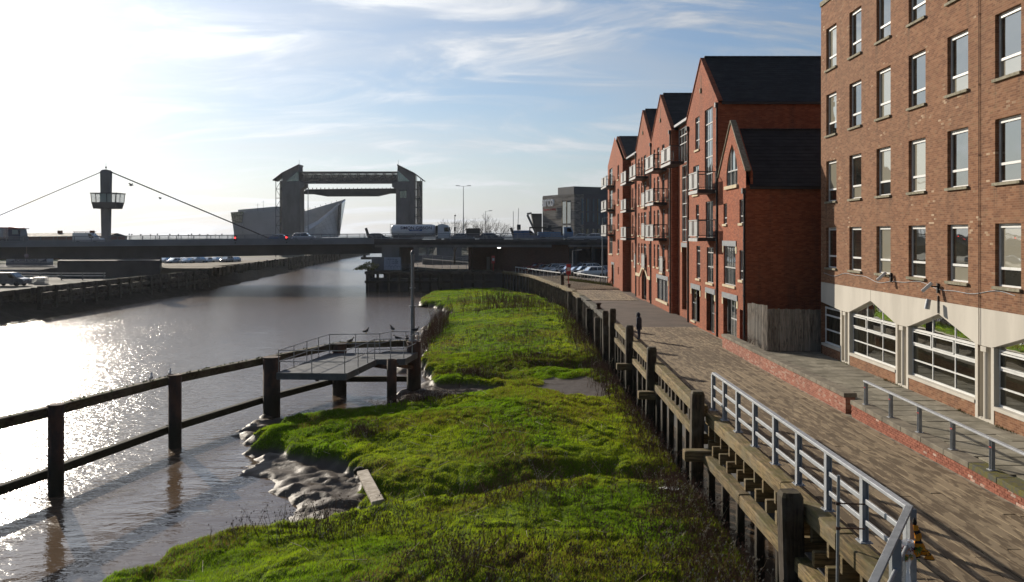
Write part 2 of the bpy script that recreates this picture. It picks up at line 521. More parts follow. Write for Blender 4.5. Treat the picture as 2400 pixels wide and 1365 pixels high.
plain("paving_slab", (0.27, 0.245, 0.19), 0.9, c2=(0.17, 0.155, 0.115), scale=1.6, bump=0.25, bscale=20, island=0.2, spec=0.25)
plain("joint_soil", (0.085, 0.075, 0.05), 0.95, c2=(0.07, 0.085, 0.03), scale=3)
plain("tarmac", (0.115, 0.085, 0.065), 0.9, c2=(0.085, 0.066, 0.052), scale=0.5, bump=0.2, bscale=50, spec=0.3)
plain("asphalt", (0.060, 0.060, 0.062), 0.88, c2=(0.045, 0.045, 0.046), scale=0.6, bump=0.2, bscale=40)
plain("land", (0.06, 0.055, 0.042), 0.95, c2=(0.045, 0.046, 0.03), scale=0.15, bump=0.2, bscale=4)
plain("mown_turf", (0.085, 0.115, 0.028), 0.95, c2=(0.06, 0.075, 0.02), scale=0.3)
plain("white_upvc", (0.72, 0.72, 0.69), 0.45, c2=(0.63, 0.63, 0.60), scale=2)
plain("white_steel", (0.44, 0.44, 0.43), 0.5, c2=(0.34, 0.335, 0.315), scale=2.5)
plain("panel_grey", (0.32, 0.325, 0.32), 0.55, c2=(0.25, 0.255, 0.25), scale=2)
plain("blue_grey_steel", (0.215, 0.235, 0.255), 0.5, c2=(0.175, 0.19, 0.205), scale=2, metal=0.1)
plain("black_steel", (0.022, 0.023, 0.025), 0.5, c2=(0.03, 0.03, 0.03), scale=4)
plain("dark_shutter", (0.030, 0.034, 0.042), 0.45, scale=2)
plain("frame_dark", (0.11, 0.125, 0.14), 0.45, scale=3)
plain("galvanised", (0.40, 0.42, 0.44), 0.55, metal=0.25, c2=(0.32, 0.335, 0.355), scale=5, bump=0.05, spec=0.5)
plain("galvanised_dull", (0.30, 0.315, 0.33), 0.55, metal=0.3, c2=(0.235, 0.25, 0.26), scale=4)
plain("rust_steel", (0.105, 0.052, 0.032), 0.85, c2=(0.045, 0.032, 0.026), scale=2.2, stretch=(1, 1, 0.4), bump=0.4, bscale=25, spec=0.3)
plain("slate", (0.022, 0.023, 0.026), 0.8, c2=(0.015, 0.016, 0.018), scale=1.2, stretch=(1, 1, 3), bump=0.3, bscale=14, spec=0.35)
plain("concrete_grey", (0.21, 0.21, 0.208), 0.88, c2=(0.165, 0.165, 0.163), scale=0.5, stretch=(1, 1, 0.35), bump=0.15, bscale=8, spec=0.25)
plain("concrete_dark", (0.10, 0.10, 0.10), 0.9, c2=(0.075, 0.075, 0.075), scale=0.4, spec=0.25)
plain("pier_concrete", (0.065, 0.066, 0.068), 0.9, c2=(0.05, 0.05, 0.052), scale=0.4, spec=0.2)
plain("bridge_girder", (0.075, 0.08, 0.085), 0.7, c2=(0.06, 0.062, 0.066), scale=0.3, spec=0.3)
plain("bridge_fascia", (0.235, 0.25, 0.265), 0.65, c2=(0.19, 0.20, 0.215), scale=0.25, spec=0.3)
plain("cladding_grey", (0.34, 0.35, 0.36), 0.4, metal=0.4, c2=(0.30, 0.31, 0.32), scale=0.2)
plain("cladding_dark", (0.085, 0.087, 0.090), 0.5, c2=(0.07, 0.071, 0.075), scale=0.3)
plain("gate_green", (0.06, 0.075, 0.07), 0.6, c2=(0.05, 0.06, 0.058), scale=0.5)
plain("tyre", (0.02, 0.02, 0.02), 0.85, scale=5)
plain("alloy", (0.42, 0.43, 0.44), 0.35, metal=0.7, scale=8, local=True)
plain("lamp_clear", (0.75, 0.76, 0.78), 0.12, scale=8, local=True)
plain("lamp_red", (0.35, 0.02, 0.015), 0.2, scale=8, local=True)
plain("red_paint", (0.48, 0.035, 0.03), 0.5, c2=(0.36, 0.03, 0.025), scale=4)
plain("bark", (0.085, 0.068, 0.052), 0.95, c2=(0.05, 0.042, 0.034), scale=9, bump=0.3, spec=0.1)
plain("dead_stem", (0.155, 0.085, 0.055), 0.9, c2=(0.085, 0.048, 0.036), scale=6, spec=0.2)
plain("dry_stalk", (0.46, 0.40, 0.29), 0.85, c2=(0.30, 0.25, 0.17), scale=6, spec=0.3)
plain("driftwood", (0.52, 0.46, 0.37), 0.85, c2=(0.27, 0.225, 0.17), scale=2.0, stretch=(1.2, 6, 6), bump=0.6, bscale=9, bdist=0.015, spec=0.3)
timber_mat("wharf_timber", (0.235, 0.165, 0.078), (0.17, 0.145, 0.095), (0.095, 0.085, 0.018), 0.75, 1)
timber_mat("wharf_joist", (0.21, 0.15, 0.075), (0.14, 0.12, 0.08), (0.09, 0.085, 0.02), 0.5, 0)
timber_mat("pile_timber", (0.07, 0.05, 0.035), (0.115, 0.10, 0.08), (0.12, 0.10, 0.03), 0.35, 2)
timber_mat("boom_timber", (0.070, 0.048, 0.032), (0.095, 0.085, 0.06), (0.075, 0.085, 0.022), 0.6, 1)
timber_mat("far_timber", (0.06, 0.052, 0.043), (0.09, 0.084, 0.075), (0.07, 0.075, 0.025), 0.4, 1)
timber_mat("fence_board", (0.31, 0.26, 0.21), (0.27, 0.245, 0.21), (0.10, 0.10, 0.06), 0.2, 2)
glass_mat("office_glass", (0.020, 0.020, 0.018), (0.045, 0.043, 0.034), 0.26, blind=((0.34, 0.32, 0.25), 0.55))
glass_mat("shop_glass", (0.010, 0.010, 0.008), (0.030, 0.026, 0.016), 0.10)
glass_mat("flat_glass", (0.035, 0.045, 0.05), (0.09, 0.10, 0.10), 0.30)
glass_mat("far_glass", (0.05, 0.07, 0.075), (0.09, 0.11, 0.115), 0.28)
glass_mat("car_glass", (0.012, 0.014, 0.016), (0.03, 0.034, 0.036), 0.12)


def tide_stain(name, lo=-2.2, hi=-1.25, tint=(0.018, 0.019, 0.010)):
    """wet weed-dark zone below the high tide mark, ragged at its top"""
    nt = MAT[name].node_tree; n = N(nt)
    b = [x for x in nt.nodes if x.type == 'BSDF_PRINCIPLED'][0]
    src = b.inputs["Base Color"].links[0].from_socket
    p = n.pos(); sp = n.add("ShaderNodeSeparateXYZ"); n.link(p, sp.inputs[0])
    zz = n.math('ADD', sp.outputs[2], n.math('MULTIPLY', n.math('SUBTRACT', n.noise(n.mapping(p, (3, 3, .6)), 1.5, 4), 0.5), 0.9))
    n.link(n.mix(n.maprange(zz, hi, lo, 0.0, 0.85), src, tint), b.inputs["Base Color"])


for _m in ("rust_steel", "pile_timber", "boom_timber"): tide_stain(_m)

# ================================================================== SETTING: water, land, marsh
WATER_Z = -3.0


def water_material():
    m, nt, b, out = new_mat("river_water"); n = N(nt)
    p = n.pos()
    gust = n.maprange(n.noise(n.mapping(p, (0.05, 0.022, 1)), 1.0, 4, 0.55), 0.34, 0.66, 0.45, 1.2)
    w1 = n.noise(n.mapping(p, (0.55, 1.25, 1), (0, 0, R(14))), 1.0, 3, 0.5, 0.3)
    w2 = n.noise(n.mapping(p, (2.0, 3.6, 1), (0, 0, R(-22))), 1.0, 3, 0.55, 0.5)
    w3 = n.noise(n.mapping(p, (7.5, 10.5, 1), (0, 0, R(30))), 1.0, 2, 0.5)
    # the boom shelters the water behind it: short ripples die down there
    sp = n.add("ShaderNodeSeparateXYZ"); n.link(p, sp.inputs[0])
    s_ = n.math('SUBTRACT', sp.outputs[0], n.math('MULTIPLY_ADD', n.math('SUBTRACT', sp.outputs[1], 24.0), 0.286, -18.4))
    s_ = n.math('ADD', s_, n.math('MULTIPLY', n.math('SUBTRACT', n.noise(n.mapping(p, (0.16, 0.3, 1)), 1.0, 4, 0.6), 0.5), 9.0))
    calm = n.math('MULTIPLY', n.maprange(s_, -2.5, 5.0), n.maprange(sp.outputs[1], 62.0, 44.0))
    short = n.math('MULTIPLY', gust, n.maprange(calm, 0.0, 1.0, 1.0, 0.22))
    long_ = n.maprange(calm, 0.0, 1.0, 1.0, 0.62)
    h = n.math('ADD', n.math('MULTIPLY', n.math('MULTIPLY', w1, 0.075), long_), n.math('MULTIPLY', n.math('ADD', n.math('MULTIPLY', w2, 0.080), n.math('MULTIPLY', w3, 0.024)), short))
    bp = n.bump(h, 1.0, 1.0)
    n.link(bp, b.inputs["Normal"])
    silt = n.noise(n.mapping(p, (0.08, 0.03, 1)), 1.0, 4)
    n.link(n.mix(silt, (0.10, 0.068, 0.043), (0.145, 0.102, 0.068)), b.inputs["Base Color"])
    n.link(n.maprange(calm, 0.0, 1.0, 0.19, 0.05), b.inputs["Roughness"])
    b.inputs["IOR"].default_value = 1.45
    MAT["river_water"] = m


water_material()
mb = MB()
mb.poly([(-5000, -30, WATER_Z), (5000, -30, WATER_Z), (5000, 9000, WATER_Z), (-5000, 9000, WATER_Z)])
tag(mb.build("river_water", MAT["river_water"]), "muddy tidal river with sun glitter and small ripples", "water", kind="structure")


def land(name, outline, top, mats, label, cat="ground", bottom=-6.0):
    m = MB()
    pts = [Vector((x, y, top)) for x, y in outline]; k = len(pts)
    m.add(pts, [tuple(t) for t in tessellate_polygon([pts])], 0)
    vs = pts + [Vector((p.x, p.y, bottom)) for p in pts]
    m.add(vs, [(i, (i + 1) % k, k + (i + 1) % k, k + i) for i in range(k)], 1)
    o = m.build(name, mats)
    return tag(o, label, cat, kind="structure")


RIGHT = [(8.3, 4), (8.3, 60), (7.55, 60.2), (7.3, 87), (6.6, 99.6), (2.9, 132.6), (-1.5, 145), (-22, 146), (-26, 180), (-27, 250), (-26, 420), (600, 420), (600, 4)]
LEFT = [(-58, 40), (-58, 97), (-55.5, 136), (-61, 223), (-67, 330), (-70, 420), (-600, 420), (-600, 40)]
land("quay_ground", RIGHT, -0.08, [MAT["tarmac"], MAT["concrete_dark"]], "dark paved ground of the east quay and car park")
land("bank_ground", LEFT, -0.35, [MAT["land"], MAT["far_timber"]], "bare ground of the far river bank")

# ---- marsh -------------------------------------------------------------------
GRASS = [(6.5, 6), (6.5, 99), (2.6, 131.5), (-1.7, 143.5), (-9, 142.8), (-11.2, 140), (-12.9, 134), (-13.2, 121), (-12.2, 116), (-9.4, 112.5), (-7.4, 104),
         (-7.6, 97), (-8.9, 88), (-7.6, 76), (-6.8, 64), (-5.6, 56), (-1.0, 54.2), (-0.6, 52.6), (-4.6, 49.6), (-6.7, 47.3), (-9.6, 46.4), (-12.0, 45.0), (-12.9, 42.4),
         (-12.3, 39.8), (-9.7, 38.3), (-7.3, 37.2), (-6.1, 35.4), (-5.9, 32.5), (-5.3, 30.3), (-7.9, 28.6), (-10.2, 26.9), (-11.3, 24.0), (-11.2, 19), (-10, 6)]
GRASS = [(x, y) if x > 5 else ((x * (k := 0.94 if y < 70 else 0.97)), y * k) for x, y in GRASS]
COVES = [[(-8.1, 28.5), (-5.1, 29.6), (-5.4, 35.6), (-9.4, 38.6), (-11.8, 39.7), (-11.7, 36.4), (-9.9, 35.4), (-9.3, 33.6), (-7.9, 32.3), (-7.9, 30.6)],
         [(-7.0, 46.9), (-4.4, 49.2), (-0.3, 52.4), (-0.8, 54.4), (-5.4, 56.4), (-6.9, 53.0)],
         [(-13.4, 45.6), (-12.0, 44.6), (-12.6, 40.5), (-13.5, 41.5), (-13.6, 43.6)],
         [(-8.2, 60), (-6.6, 60), (-7.4, 78), (-8.6, 90), (-9.5, 88), (-8.6, 74)]]
GRASS = [(x * (k := 1 - 0.055 * float(np.exp(-((y - 32.5) / 4.0) ** 2)) * (x < -3)), y * k) for x, y in GRASS]
COVES[0] = [(x * 0.955, y * 0.955) for x, y in COVES[0]]
COVES = [[(x * 0.972, y * 0.972) for x, y in c] for c in COVES]
GULLIES = [([(-5.6, 30.6), (-3.0, 29.2), (0.0, 29.9), (2.6, 31.4), (5.6, 31.0)], 0.50, 0.95),
           ([(-5.0, 55.3), (-1.5, 56.3), (2.0, 56.0), (6.3, 57.5)], 0.45, 1.3),
           ([(-1.0, 53.4), (2.2, 51.2), (4.5, 50.2), (6.4, 50.5)], 0.35, 0.8),
           ([(-10.6, 40.8), (-7.0, 40.6), (-4.0, 42.4)], 0.25, 0.8),
           ([(-7.5, 97.5), (-3, 99), (1.5, 98)], 0.4, 1.6)]


def line_dist(x, y, pts):
    d = np.full(x.shape, 1e9)
    for (ax, ay), (bx, by) in zip(pts[:-1], pts[1:]):
        ex, ey = bx - ax, by - ay
        t = np.clip(((x - ax) * ex + (y - ay) * ey) / (ex * ex + ey * ey), 0, 1)
        d = np.minimum(d, (x - ax - t * ex) ** 2 + (y - ay - t * ey) ** 2)
    return np.sqrt(d)


def marsh(x, y):
    """height, muddiness and dryness of the salt marsh at (x, y)"""
    wob = (fbm(x * 0.9, y * 0.9, 3, 5) - 0.5) * 1.3
    dg = poly_dist(x, y, GRASS)
    wallside = sstep(5.2, 6.4, x) * (y < 100)
    d = dg + wob * (1 - wallside) * (dg < 3)
    base = 0.22 + 0.42 * sstep(0.0, 0.55, d) + 0.030 * np.clip(d, 0, 12) + 0.24 * sstep(0.5, 6.0, d)
    base = base + 0.30 * sstep(-2, 6.5, x) * sstep(18, 34, y) + (fbm(x * 0.16, y * 0.16, 3, 9) - 0.5) * 0.55
    for pts, dep, wid in GULLIES:
        dl = line_dist(x, y, pts) + (fbm(x * 0.8, y * 0.8, 2, 31) - 0.5) * 0.8
        base = base - dep * np.exp(-(dl / wid) ** 2)
    # hummocks: round tops, narrow creases
    q = fbm(x * 0.55, y * 0.55, 2, 14)
    xs = x + (vnoise(x * 0.7, y * 0.7, 3) - 0.5) * 0.8; ys = y + (vnoise(x * 0.7 + 40, y * 0.7, 4) - 0.5) * 0.8
    b1 = np.abs(vnoise(xs * 1.55, ys * 1.25, 21) - 0.5) * 2
    b2 = np.abs(vnoise(xs * 3.3, ys * 2.7, 22) - 0.5) * 2
    hum = (np.sqrt(b1 + 0.02) - 0.55) * 0.20 * (0.35 + 1.1 * q) + (np.sqrt(b2 + 0.02) - 0.5) * 0.10
    zg = WATER_Z + base + hum * sstep(0.0, 0.8, d)
    # mud lobes running down to the water
    dm = np.full(x.shape, -1e9)
    for c in COVES: dm = np.maximum(dm, poly_dist(x, y, c))
    dm = dm + (fbm(x * 1.1, y * 1.1, 3, 41) - 0.5) * 0.9
    ridge = 1 - np.abs(np.sin((y * 0.95 + x * 0.38 + (fbm(x * 0.7, y * 0.7, 2, 44) - 0.5) * 2.8) * 2.2))
    zm = WATER_Z - 0.16 + 0.27 * sstep(-0.7, 1.0, dm) + ridge * 0.13 * sstep(-0.8, 0.25, dm) + 0.12 * sstep(0.45, 0.55, fbm(x * 0.5 + 0.35 * y, y * 1.25, 3, 49)) * sstep(-0.5, 0.3, dm) + (fbm(x * 5, y * 5, 4, 47) - 0.5) * 0.08 * (dm > -1.2)
    out = WATER_Z - 0.05 - 0.25 * np.clip(-d, 0, 4)
    z_out = np.maximum(out, np.where(dm > -1.2, zm, -9))
    k = sstep(-0.12, 0.22, d)
    z = z_out * (1 - k) + np.maximum(zg, z_out) * k
    mud = 1 - sstep(0.08, 0.34, d)
    # bare pan among the grass, half filled
    pd = 1 - np.sqrt(((x - 3.6) / 2.7) ** 2 + ((y - 49.0) / 3.6) ** 2) + (fbm(x * 0.9, y * 0.9, 3, 61) - 0.5) * 0.9
    pk = sstep(-0.05, 0.28, pd)
    pw = sstep(-0.9, 0.1, pd); z = np.minimum(z, -2.18 + 0.5 * (1 - pw)); z = z * (1 - pk) + (-2.30 + 0.04 * fbm(x * 3, y * 3, 2, 8)) * pk
    mud = np.maximum(mud, sstep(0.05, 0.2, pd))
    dry = sstep(0.50, 0.68, fbm(x * 0.33 + 3, y * 0.28, 4, 71)) * 0.62
    dry = np.maximum(dry, 0.85 * sstep(3.6, 6.2, x + (fbm(x * 0.5, y * 0.5, 3, 75) - 0.5) * 3.2) * (y < 75))
    dry = np.maximum(dry, 0.75 * np.exp(-((line_dist(x, y, [(0.5, 57.5), (3, 58), (6.4, 60)]) / 2.4) ** 2)))
    dry = np.maximum(dry, 0.7 * np.exp(-(((x - 1.2) / 4.0) ** 2 + ((y - 22.0) / 1.8) ** 2)))
    return z, mud, dry


def ys_rows():
    y = 12.0; out = []
    while y < 146: out.append(y); y += max(0.085, 0.0036 * y)
    return np.array(out)


def marsh_material():
    m, nt, b, out = new_mat("marsh_surface"); n = N(nt)
    am = n.add("ShaderNodeAttribute", attribute_name="mud").outputs["Fac"]
    ad = n.add("ShaderNodeAttribute", attribute_name="dry").outputs["Fac"]
    p = n.pos()
    g = n.mix(n.noise(p, 1.2, 5), (0.050, 0.080, 0.008), (0.10, 0.15, 0.014))
    g = n.mix(n.maprange(ad, 0.2, 0.9), g, (0.075, 0.055, 0.028))
    mudc = n.mix(n.noise(p, 2.5, 5), (0.085, 0.069, 0.055), (0.13, 0.108, 0.088))
    n.link(n.mix(am, g, mudc), b.inputs["Base Color"])
    n.link(n.maprange(am, 0.3, 0.8, 0.95, 0.50), b.inputs["Roughness"])
    b.inputs["Specular IOR Level"].default_value = 0.06
    h = n.math('ADD', n.noise(p, 7, 5, 0.6), n.math('MULTIPLY', n.noise(p, 30, 3), 0.3))
    n.link(n.bump(h, 0.6, 0.035), b.inputs["Normal"])
    MAT["marsh_surface"] = m
    # grass blades: light shines through them
    m, nt, b, out = new_mat("grass_blade"); n = N(nt)
    nt.nodes.remove(b)
    ac = n.add("ShaderNodeAttribute", attribute_name="tone").outputs["Color"]
    d = n.add("ShaderNodeBsdfDiffuse"); n.link(ac, d.inputs[0])
    t = n.add("ShaderNodeBsdfTranslucent"); n.link(n.mix(1.0, ac, (1.25, 1.2, 0.6), 'MULTIPLY'), t.inputs[0])
    ms = n.add("ShaderNodeMixShader"); ms.inputs[0].default_value = 0.5
    n.link(d.outputs[0], ms.inputs[1]); n.link(t.outputs[0], ms.inputs[2])
    n.link(ms.outputs[0], out.inputs[0])
    MAT["grass_blade"] = m


marsh_material()


def build_marsh():
    ys = ys_rows(); nx = 210
    # the sheet follows the bank: from beyond the water edge to the wharf
    def xl(y): return np.where(y < 50, -15.0, np.where(y < 112, -11.0, -15.0))
    def xr(y): return np.where(y < 99, 8.25, np.where(y < 131, 6.5 - (y - 99) * 0.1125, np.where(y < 144, 2.8 - (y - 131) * 0.33, -1.6)))
    t = np.linspace(0, 1, nx)
    X = xl(ys)[:, None] * (1 - t) + xr(ys)[:, None] * t
    Y = np.repeat(ys[:, None], nx, 1)
    Z, mud, dry = marsh(X.ravel(), Y.ravel())
    ny = len(ys)
    v = np.stack([X.ravel(), Y.ravel(), Z], 1)
    i = np.arange(ny - 1)[:, None] * nx + np.arange(nx - 1)[None, :]
    f = np.stack([i, i + 1, i + nx + 1, i + nx], -1).reshape(-1, 4)
    me = bpy.data.meshes.new("marsh_ground")
    me.vertices.add(len(v)); me.vertices.foreach_set("co", v.ravel())
    me.loops.add(f.size); me.loops.foreach_set("vertex_index", f.ravel())
    me.polygons.add(len(f)); me.polygons.foreach_set("loop_start", np.arange(len(f)) * 4); me.polygons.foreach_set("loop_total", np.full(len(f), 4))
    me.polygons.foreach_set("use_smooth", np.ones(len(f), bool))
    for nm, arr in (("mud", mud), ("dry", dry)):
        a = me.attributes.new(nm, 'FLOAT', 'POINT'); a.data.foreach_set("value", arr)
    me.materials.append(MAT["marsh_surface"]); me.update(); me.validate()
    o = bpy.data.objects.new("marsh_ground", me); col.objects.link(o)
    tag(o, "hummocky salt marsh bank with bare wet mud at its edge", "ground", kind="structure")

    # blades
    def blades(n, y0, y1, hmin, hmax, wid, seed):
        r = np.random.default_rng(seed)
        u = r.random(n * 2)
        y = y0 + (y1 - y0) * r.random(n * 2)
        x = xl(y) + (xr(y) - xl(y)) * u
        # keep what the frustum can see, with a margin
        keep = (np.abs(x) < 0.66 * y + 1.5)
        x, y = x[keep], y[keep]
        z, mud, dry = marsh(x, y)
        ok = (mud < 0.45 + 0.2 * r.random(len(x))) & (z > WATER_Z + 0.06)
        x, y, z, dry = x[ok][:n], y[ok][:n], z[ok][:n], dry[ok][:n]
        k = len(x)
        a = r.random(k) * 2 * np.pi
        patch = fbm(x * 0.8, y * 0.8, 3, 91)
        h = (hmin + (hmax - hmin) * r.random(k)) * (0.55 + 0.9 * patch) * (1 + 0.5 * dry)
        w = wid * (0.6 + 0.8 * r.random(k))
        lean = 0.75 * h; la = r.random(k) * 2 * np.pi
        wind = 0.35 * h
        p0 = np.stack([x - np.cos(a) * w, y - np.sin(a) * w, z - 0.02], 1)
        p1 = np.stack([x + np.cos(a) * w, y + np.sin(a) * w, z - 0.02], 1)
        p2 = np.stack([x + np.cos(la) * lean * 0.7 + wind, y + np.sin(la) * lean * 0.7, z + h], 1)
        # tone: fresh green, yellowish, straw
        tv = r.random(k)
        big = fbm(x * 0.22 + 7, y * 0.22, 3, 95)
        b3 = sstep(0.38, 0.62, big); fine = fbm(x * 1.9, y * 1.9, 2, 97)
        c = np.stack([0.108 + 0.07 * tv + 0.085 * b3, 0.215 + 0.085 * tv + 0.055 * b3, 0.010 + 0.014 * tv + 0.008 * b3], 1) * (0.62 + 0.75 * fine)[:, None]
        dr = ((r.random(k) < dry * 0.62) | (r.random(k) < 0.05))[:, None]
        s = r.random(k)[:, None]
        c = np.where(dr, np.array([0.11, 0.062, 0.034]) * (1 - s) + np.array([0.20, 0.155, 0.075]) * s, c)
        return np.stack([p0, p1, p2], 1).reshape(-1, 3), c
    A = [blades(330000, 13.5, 34, 0.035, 0.085, 0.0075, 1), blades(260000, 34, 62, 0.04, 0.10, 0.012, 2), blades(120000, 62, 145, 0.05, 0.13, 0.022, 3)]
    V = np.concatenate([a[0] for a in A]); C = np.concatenate([a[1] for a in A]); k = len(C)
    me = bpy.data.meshes.new("marsh_grass")
    me.vertices.add(3 * k); me.vertices.foreach_set("co", V.ravel())
    me.loops.add(3 * k); me.loops.foreach_set("vertex_index", np.arange(3 * k))
    me.polygons.add(k); me.polygons.foreach_set("loop_start", np.arange(k) * 3); me.polygons.foreach_set("loop_total", np.full(k, 3))
    a = me.attributes.new("tone", 'FLOAT_COLOR', 'FACE')
    a.data.foreach_set("color", np.concatenate([C, np.ones((k, 1))], 1).astype(np.float32).ravel())
    me.materials.append(MAT["grass_blade"]); me.update(); me.validate()
    o = bpy.data.objects.new("marsh_grass", me); col.objects.link(o)
    tag(o, "short bright green grass covering the marsh hummocks", "grass", kind="stuff")


build_marsh()


def build_weeds():
    """dead dock and reed stems standing in the marsh, thickest under the wharf"""
    r = np.random.default_rng(5)
    m = MB(); spots = []
    def stem(x, y, z, h, lean, mi, w, twigs):
        a = r.random() * 6.28; la = r.random() * 6.28
        tip = Vector((x + math.cos(la) * lean, y + math.sin(la) * lean, z + h))
        b = Vector((x, y, z - 0.05)); md = b.lerp(tip, 0.55) + Vector((r.normal(0, 0.03), r.normal(0, 0.03), 0))
        sx = Vector((math.cos(a) * w, math.sin(a) * w, 0)); sy = Vector((-math.sin(a) * w, math.cos(a) * w, 0))
        m.add([b + sx, b - sx, md - sx * 0.8, md + sx * 0.8, tip], [(0, 1, 2, 3), (3, 2, 4)], mi)
        m.add([b + sy, b - sy, md - sy * 0.8, md + sy * 0.8, tip], [(0, 1, 2, 3), (3, 2, 4)], mi)
        for _ in range(twigs):
            t = 0.35 + 0.6 * r.random(); p = b.lerp(tip, t); ta = r.random() * 6.28; l = h * (0.12 + 0.25 * r.random())
            q = p + Vector((math.cos(ta) * l * 0.7, math.sin(ta) * l * 0.7, l * 0.7))
            m.add([p + sx * 0.6, p - sx * 0.6, q], [(0, 1, 2)], mi)
            if r.random() < 0.5:
                sd = Vector((0.012, 0.006, 0.03)); m.add([q - sd, q + Vector((0.02, -0.01, 0)), q + sd, q - Vector((0.02, -0.01, 0))], [(0, 1, 2, 3)], mi)
    def patch(cx, cy, rx, ry, n, h0, h1, pale=0.1, twigs=4, lean=0.25):
        xs = cx + r.normal(0, rx * 0.5, n); ys_ = cy + r.normal(0, ry * 0.5, n)
        zs = marsh(xs, ys_)[0]
        for x, y, z in zip(xs.tolist(), ys_.tolist(), zs.tolist()):
            if x > 6.35 or y < 13 or z < WATER_Z + 0.05: continue
            h = h0 + (h1 - h0) * r.random()
            stem(x, y, z, h, lean * h * (0.3 + r.random()), 1 if r.random() < pale else 0, 0.0035 + 0.00022 * y, twigs)
    patch(5.2, 19.5, 1.6, 5.0, 620, 0.3, 0.8, 0.14, 5, 0.6)
    patch(5.4, 27.0, 1.3, 6.0, 560, 0.25, 0.7, 0.14, 5, 0.6)
    patch(3.4, 22.0, 2.6, 4.5, 260, 0.25, 0.75, 0.14, 5, 0.7)
    patch(5.8, 38.0, 0.8, 9.0, 420, 0.25, 0.7, 0.05, 4, 0.4)
    patch(5.7, 52.0, 1.0, 12.0, 480, 0.3, 0.8, 0.05, 4, 0.35)
    patch(1.5, 57.8, 5.0, 2.6, 380, 0.2, 0.6, 0.05, 4, 0.4)
    patch(5.6, 75.0, 1.2, 22.0, 550, 0.4, 1.1, 0.06, 3, 0.3)
    patch(1.0, 100.0, 6.0, 10.0, 500, 0.4, 1.0, 0.05, 3, 0.3)
    patch(-2.0, 110.0, 6.0, 14.0, 400, 0.4, 1.0, 0.05, 3, 0.3)
    patch(-7.0, 78.0, 0.9, 14.0, 500, 0.7, 1.7, 0.1, 4, 0.2)
    patch(-1.0, 21.0, 2.2, 2.2, 260, 0.4, 1.0, 0.12, 5, 0.5)
    patch(-5.2, 25.0, 3.2, 1.6, 190, 0.4, 1.0, 0.12, 5, 0.5)
    patch(0.5, 27.5, 3.6, 2.0, 220, 0.3, 0.8, 0.12, 5, 0.6)
    patch(-9.6, 27.2, 1.4, 1.0, 70, 0.4, 1.0, 0.2, 5, 0.4)
    patch(-4.8, 44.5, 2.2, 1.4, 300, 0.25, 0.55, 0.15, 3, 0.6)
    patch(-6.4, 37.0, 0.8, 0.7, 160, 0.25, 0.5, 0.1, 3, 0.7)
    patch(-2.3, 53.8, 1.8, 1.2, 300, 0.25, 0.6, 0.15, 3, 0.6)
    patch(1.0, 35.0, 4.0, 6.0, 160, 0.25, 0.7, 0.2, 4, 0.7)
    patch(0.5, 70.0, 5.0, 10.0, 350, 0.25, 0.6, 0.1, 3, 0.5)
    # fallen pale stalks
    for _ in range(170):
        x = r.uniform(-9, 6.2); y = r.uniform(17, 46) if r.random() < 0.8 else r.uniform(46, 62)
        z, mud, dry = marsh(np.array([x]), np.array([y]))
        if mud[0] > 0.3 or z[0] < WATER_Z + 0.25: continue
        a = r.random() * 6.28; l = 0.2 + 0.7 * r.random() ** 2
        p = Vector((x, y, float(z[0]) + 0.09)); q = p + Vector((math.cos(a) * l, math.sin(a) * l, 0.12 * r.random()))
        wv = 0.006 + 0.00015 * y
        m.beam(p, q, wv, wv, mi=1)
    o = m.build("dead_weeds", [MAT["dead_stem"], MAT["dry_stalk"]])
    tag(o, "brown dead weed stems scattered over the marsh", "weeds", kind="stuff")


build_weeds()

# ================================================================== QUAY: walkway, timber wharf, rails, low walls
def deck_material():
    """boards with a gritty tan coating worn off in patches, long axis along the quay"""
    m, nt, b, out = new_mat("deck_board"); n = N(nt)
    p = n.pos()
    oi = n.add("ShaderNodeObjectInfo").outputs["Random"]
    off = n.add("ShaderNodeCombineXYZ"); n.link(n.math('MULTIPLY', oi, 0.22), off.inputs[0]); n.link(n.math('MULTIPLY', oi, 0.25), off.inputs[1])
    va = n.add("ShaderNodeVectorMath", operation='ADD'); n.link(n.mapping(p, (5.5, 1.25, 1)), va.inputs[0]); n.link(off.outputs[0], va.inputs[1])
    f = n.noise(va.outputs[0], 1.0, 6, 0.60, 0.3)
    area = n.noise(n.mapping(p, (0.30, 0.12, 1)), 1.0, 3)
    th = n.math('ADD', f, n.math('MULTIPLY', n.math('SUBTRACT', area, 0.5), 0.45))
    k = n.maprange(th, 0.485, 0.525)
    worn = n.mix(n.noise(p, 5, 5), (0.115, 0.083, 0.050), (0.155, 0.115, 0.071))
    coat = n.mix(n.noise(p, 9, 5), (0.215, 0.162, 0.10), (0.285, 0.222, 0.142))
    c = n.mix(k, worn, coat)
    r = n.math('MULTIPLY_ADD', oi, 0.30, 0.85)
    cb = n.add("ShaderNodeCombineXYZ")
    for i in range(3): n.link(r, cb.inputs[i])
    n.link(n.mix(1.0, c, cb.outputs[0], 'MULTIPLY'), b.inputs["Base Color"])
    b.inputs["Roughness"].default_value = 0.88; b.inputs["Specular IOR Level"].default_value = 0.25
    h = n.math('ADD', n.math('MULTIPLY', k, 0.5), n.math('MULTIPLY', n.noise(p, 45, 3), 0.4))
    n.link(n.bump(h, 0.5, 0.008), b.inputs["Normal"])
    MAT["deck_board"] = m


deck_material()
walk = bpy.data.objects.new("walkway", None); col.objects.link(walk); walk.location = (9.6, 30, 0)
tag(walk, "riverside walkway of long worn boards", "walkway", kind="structure")


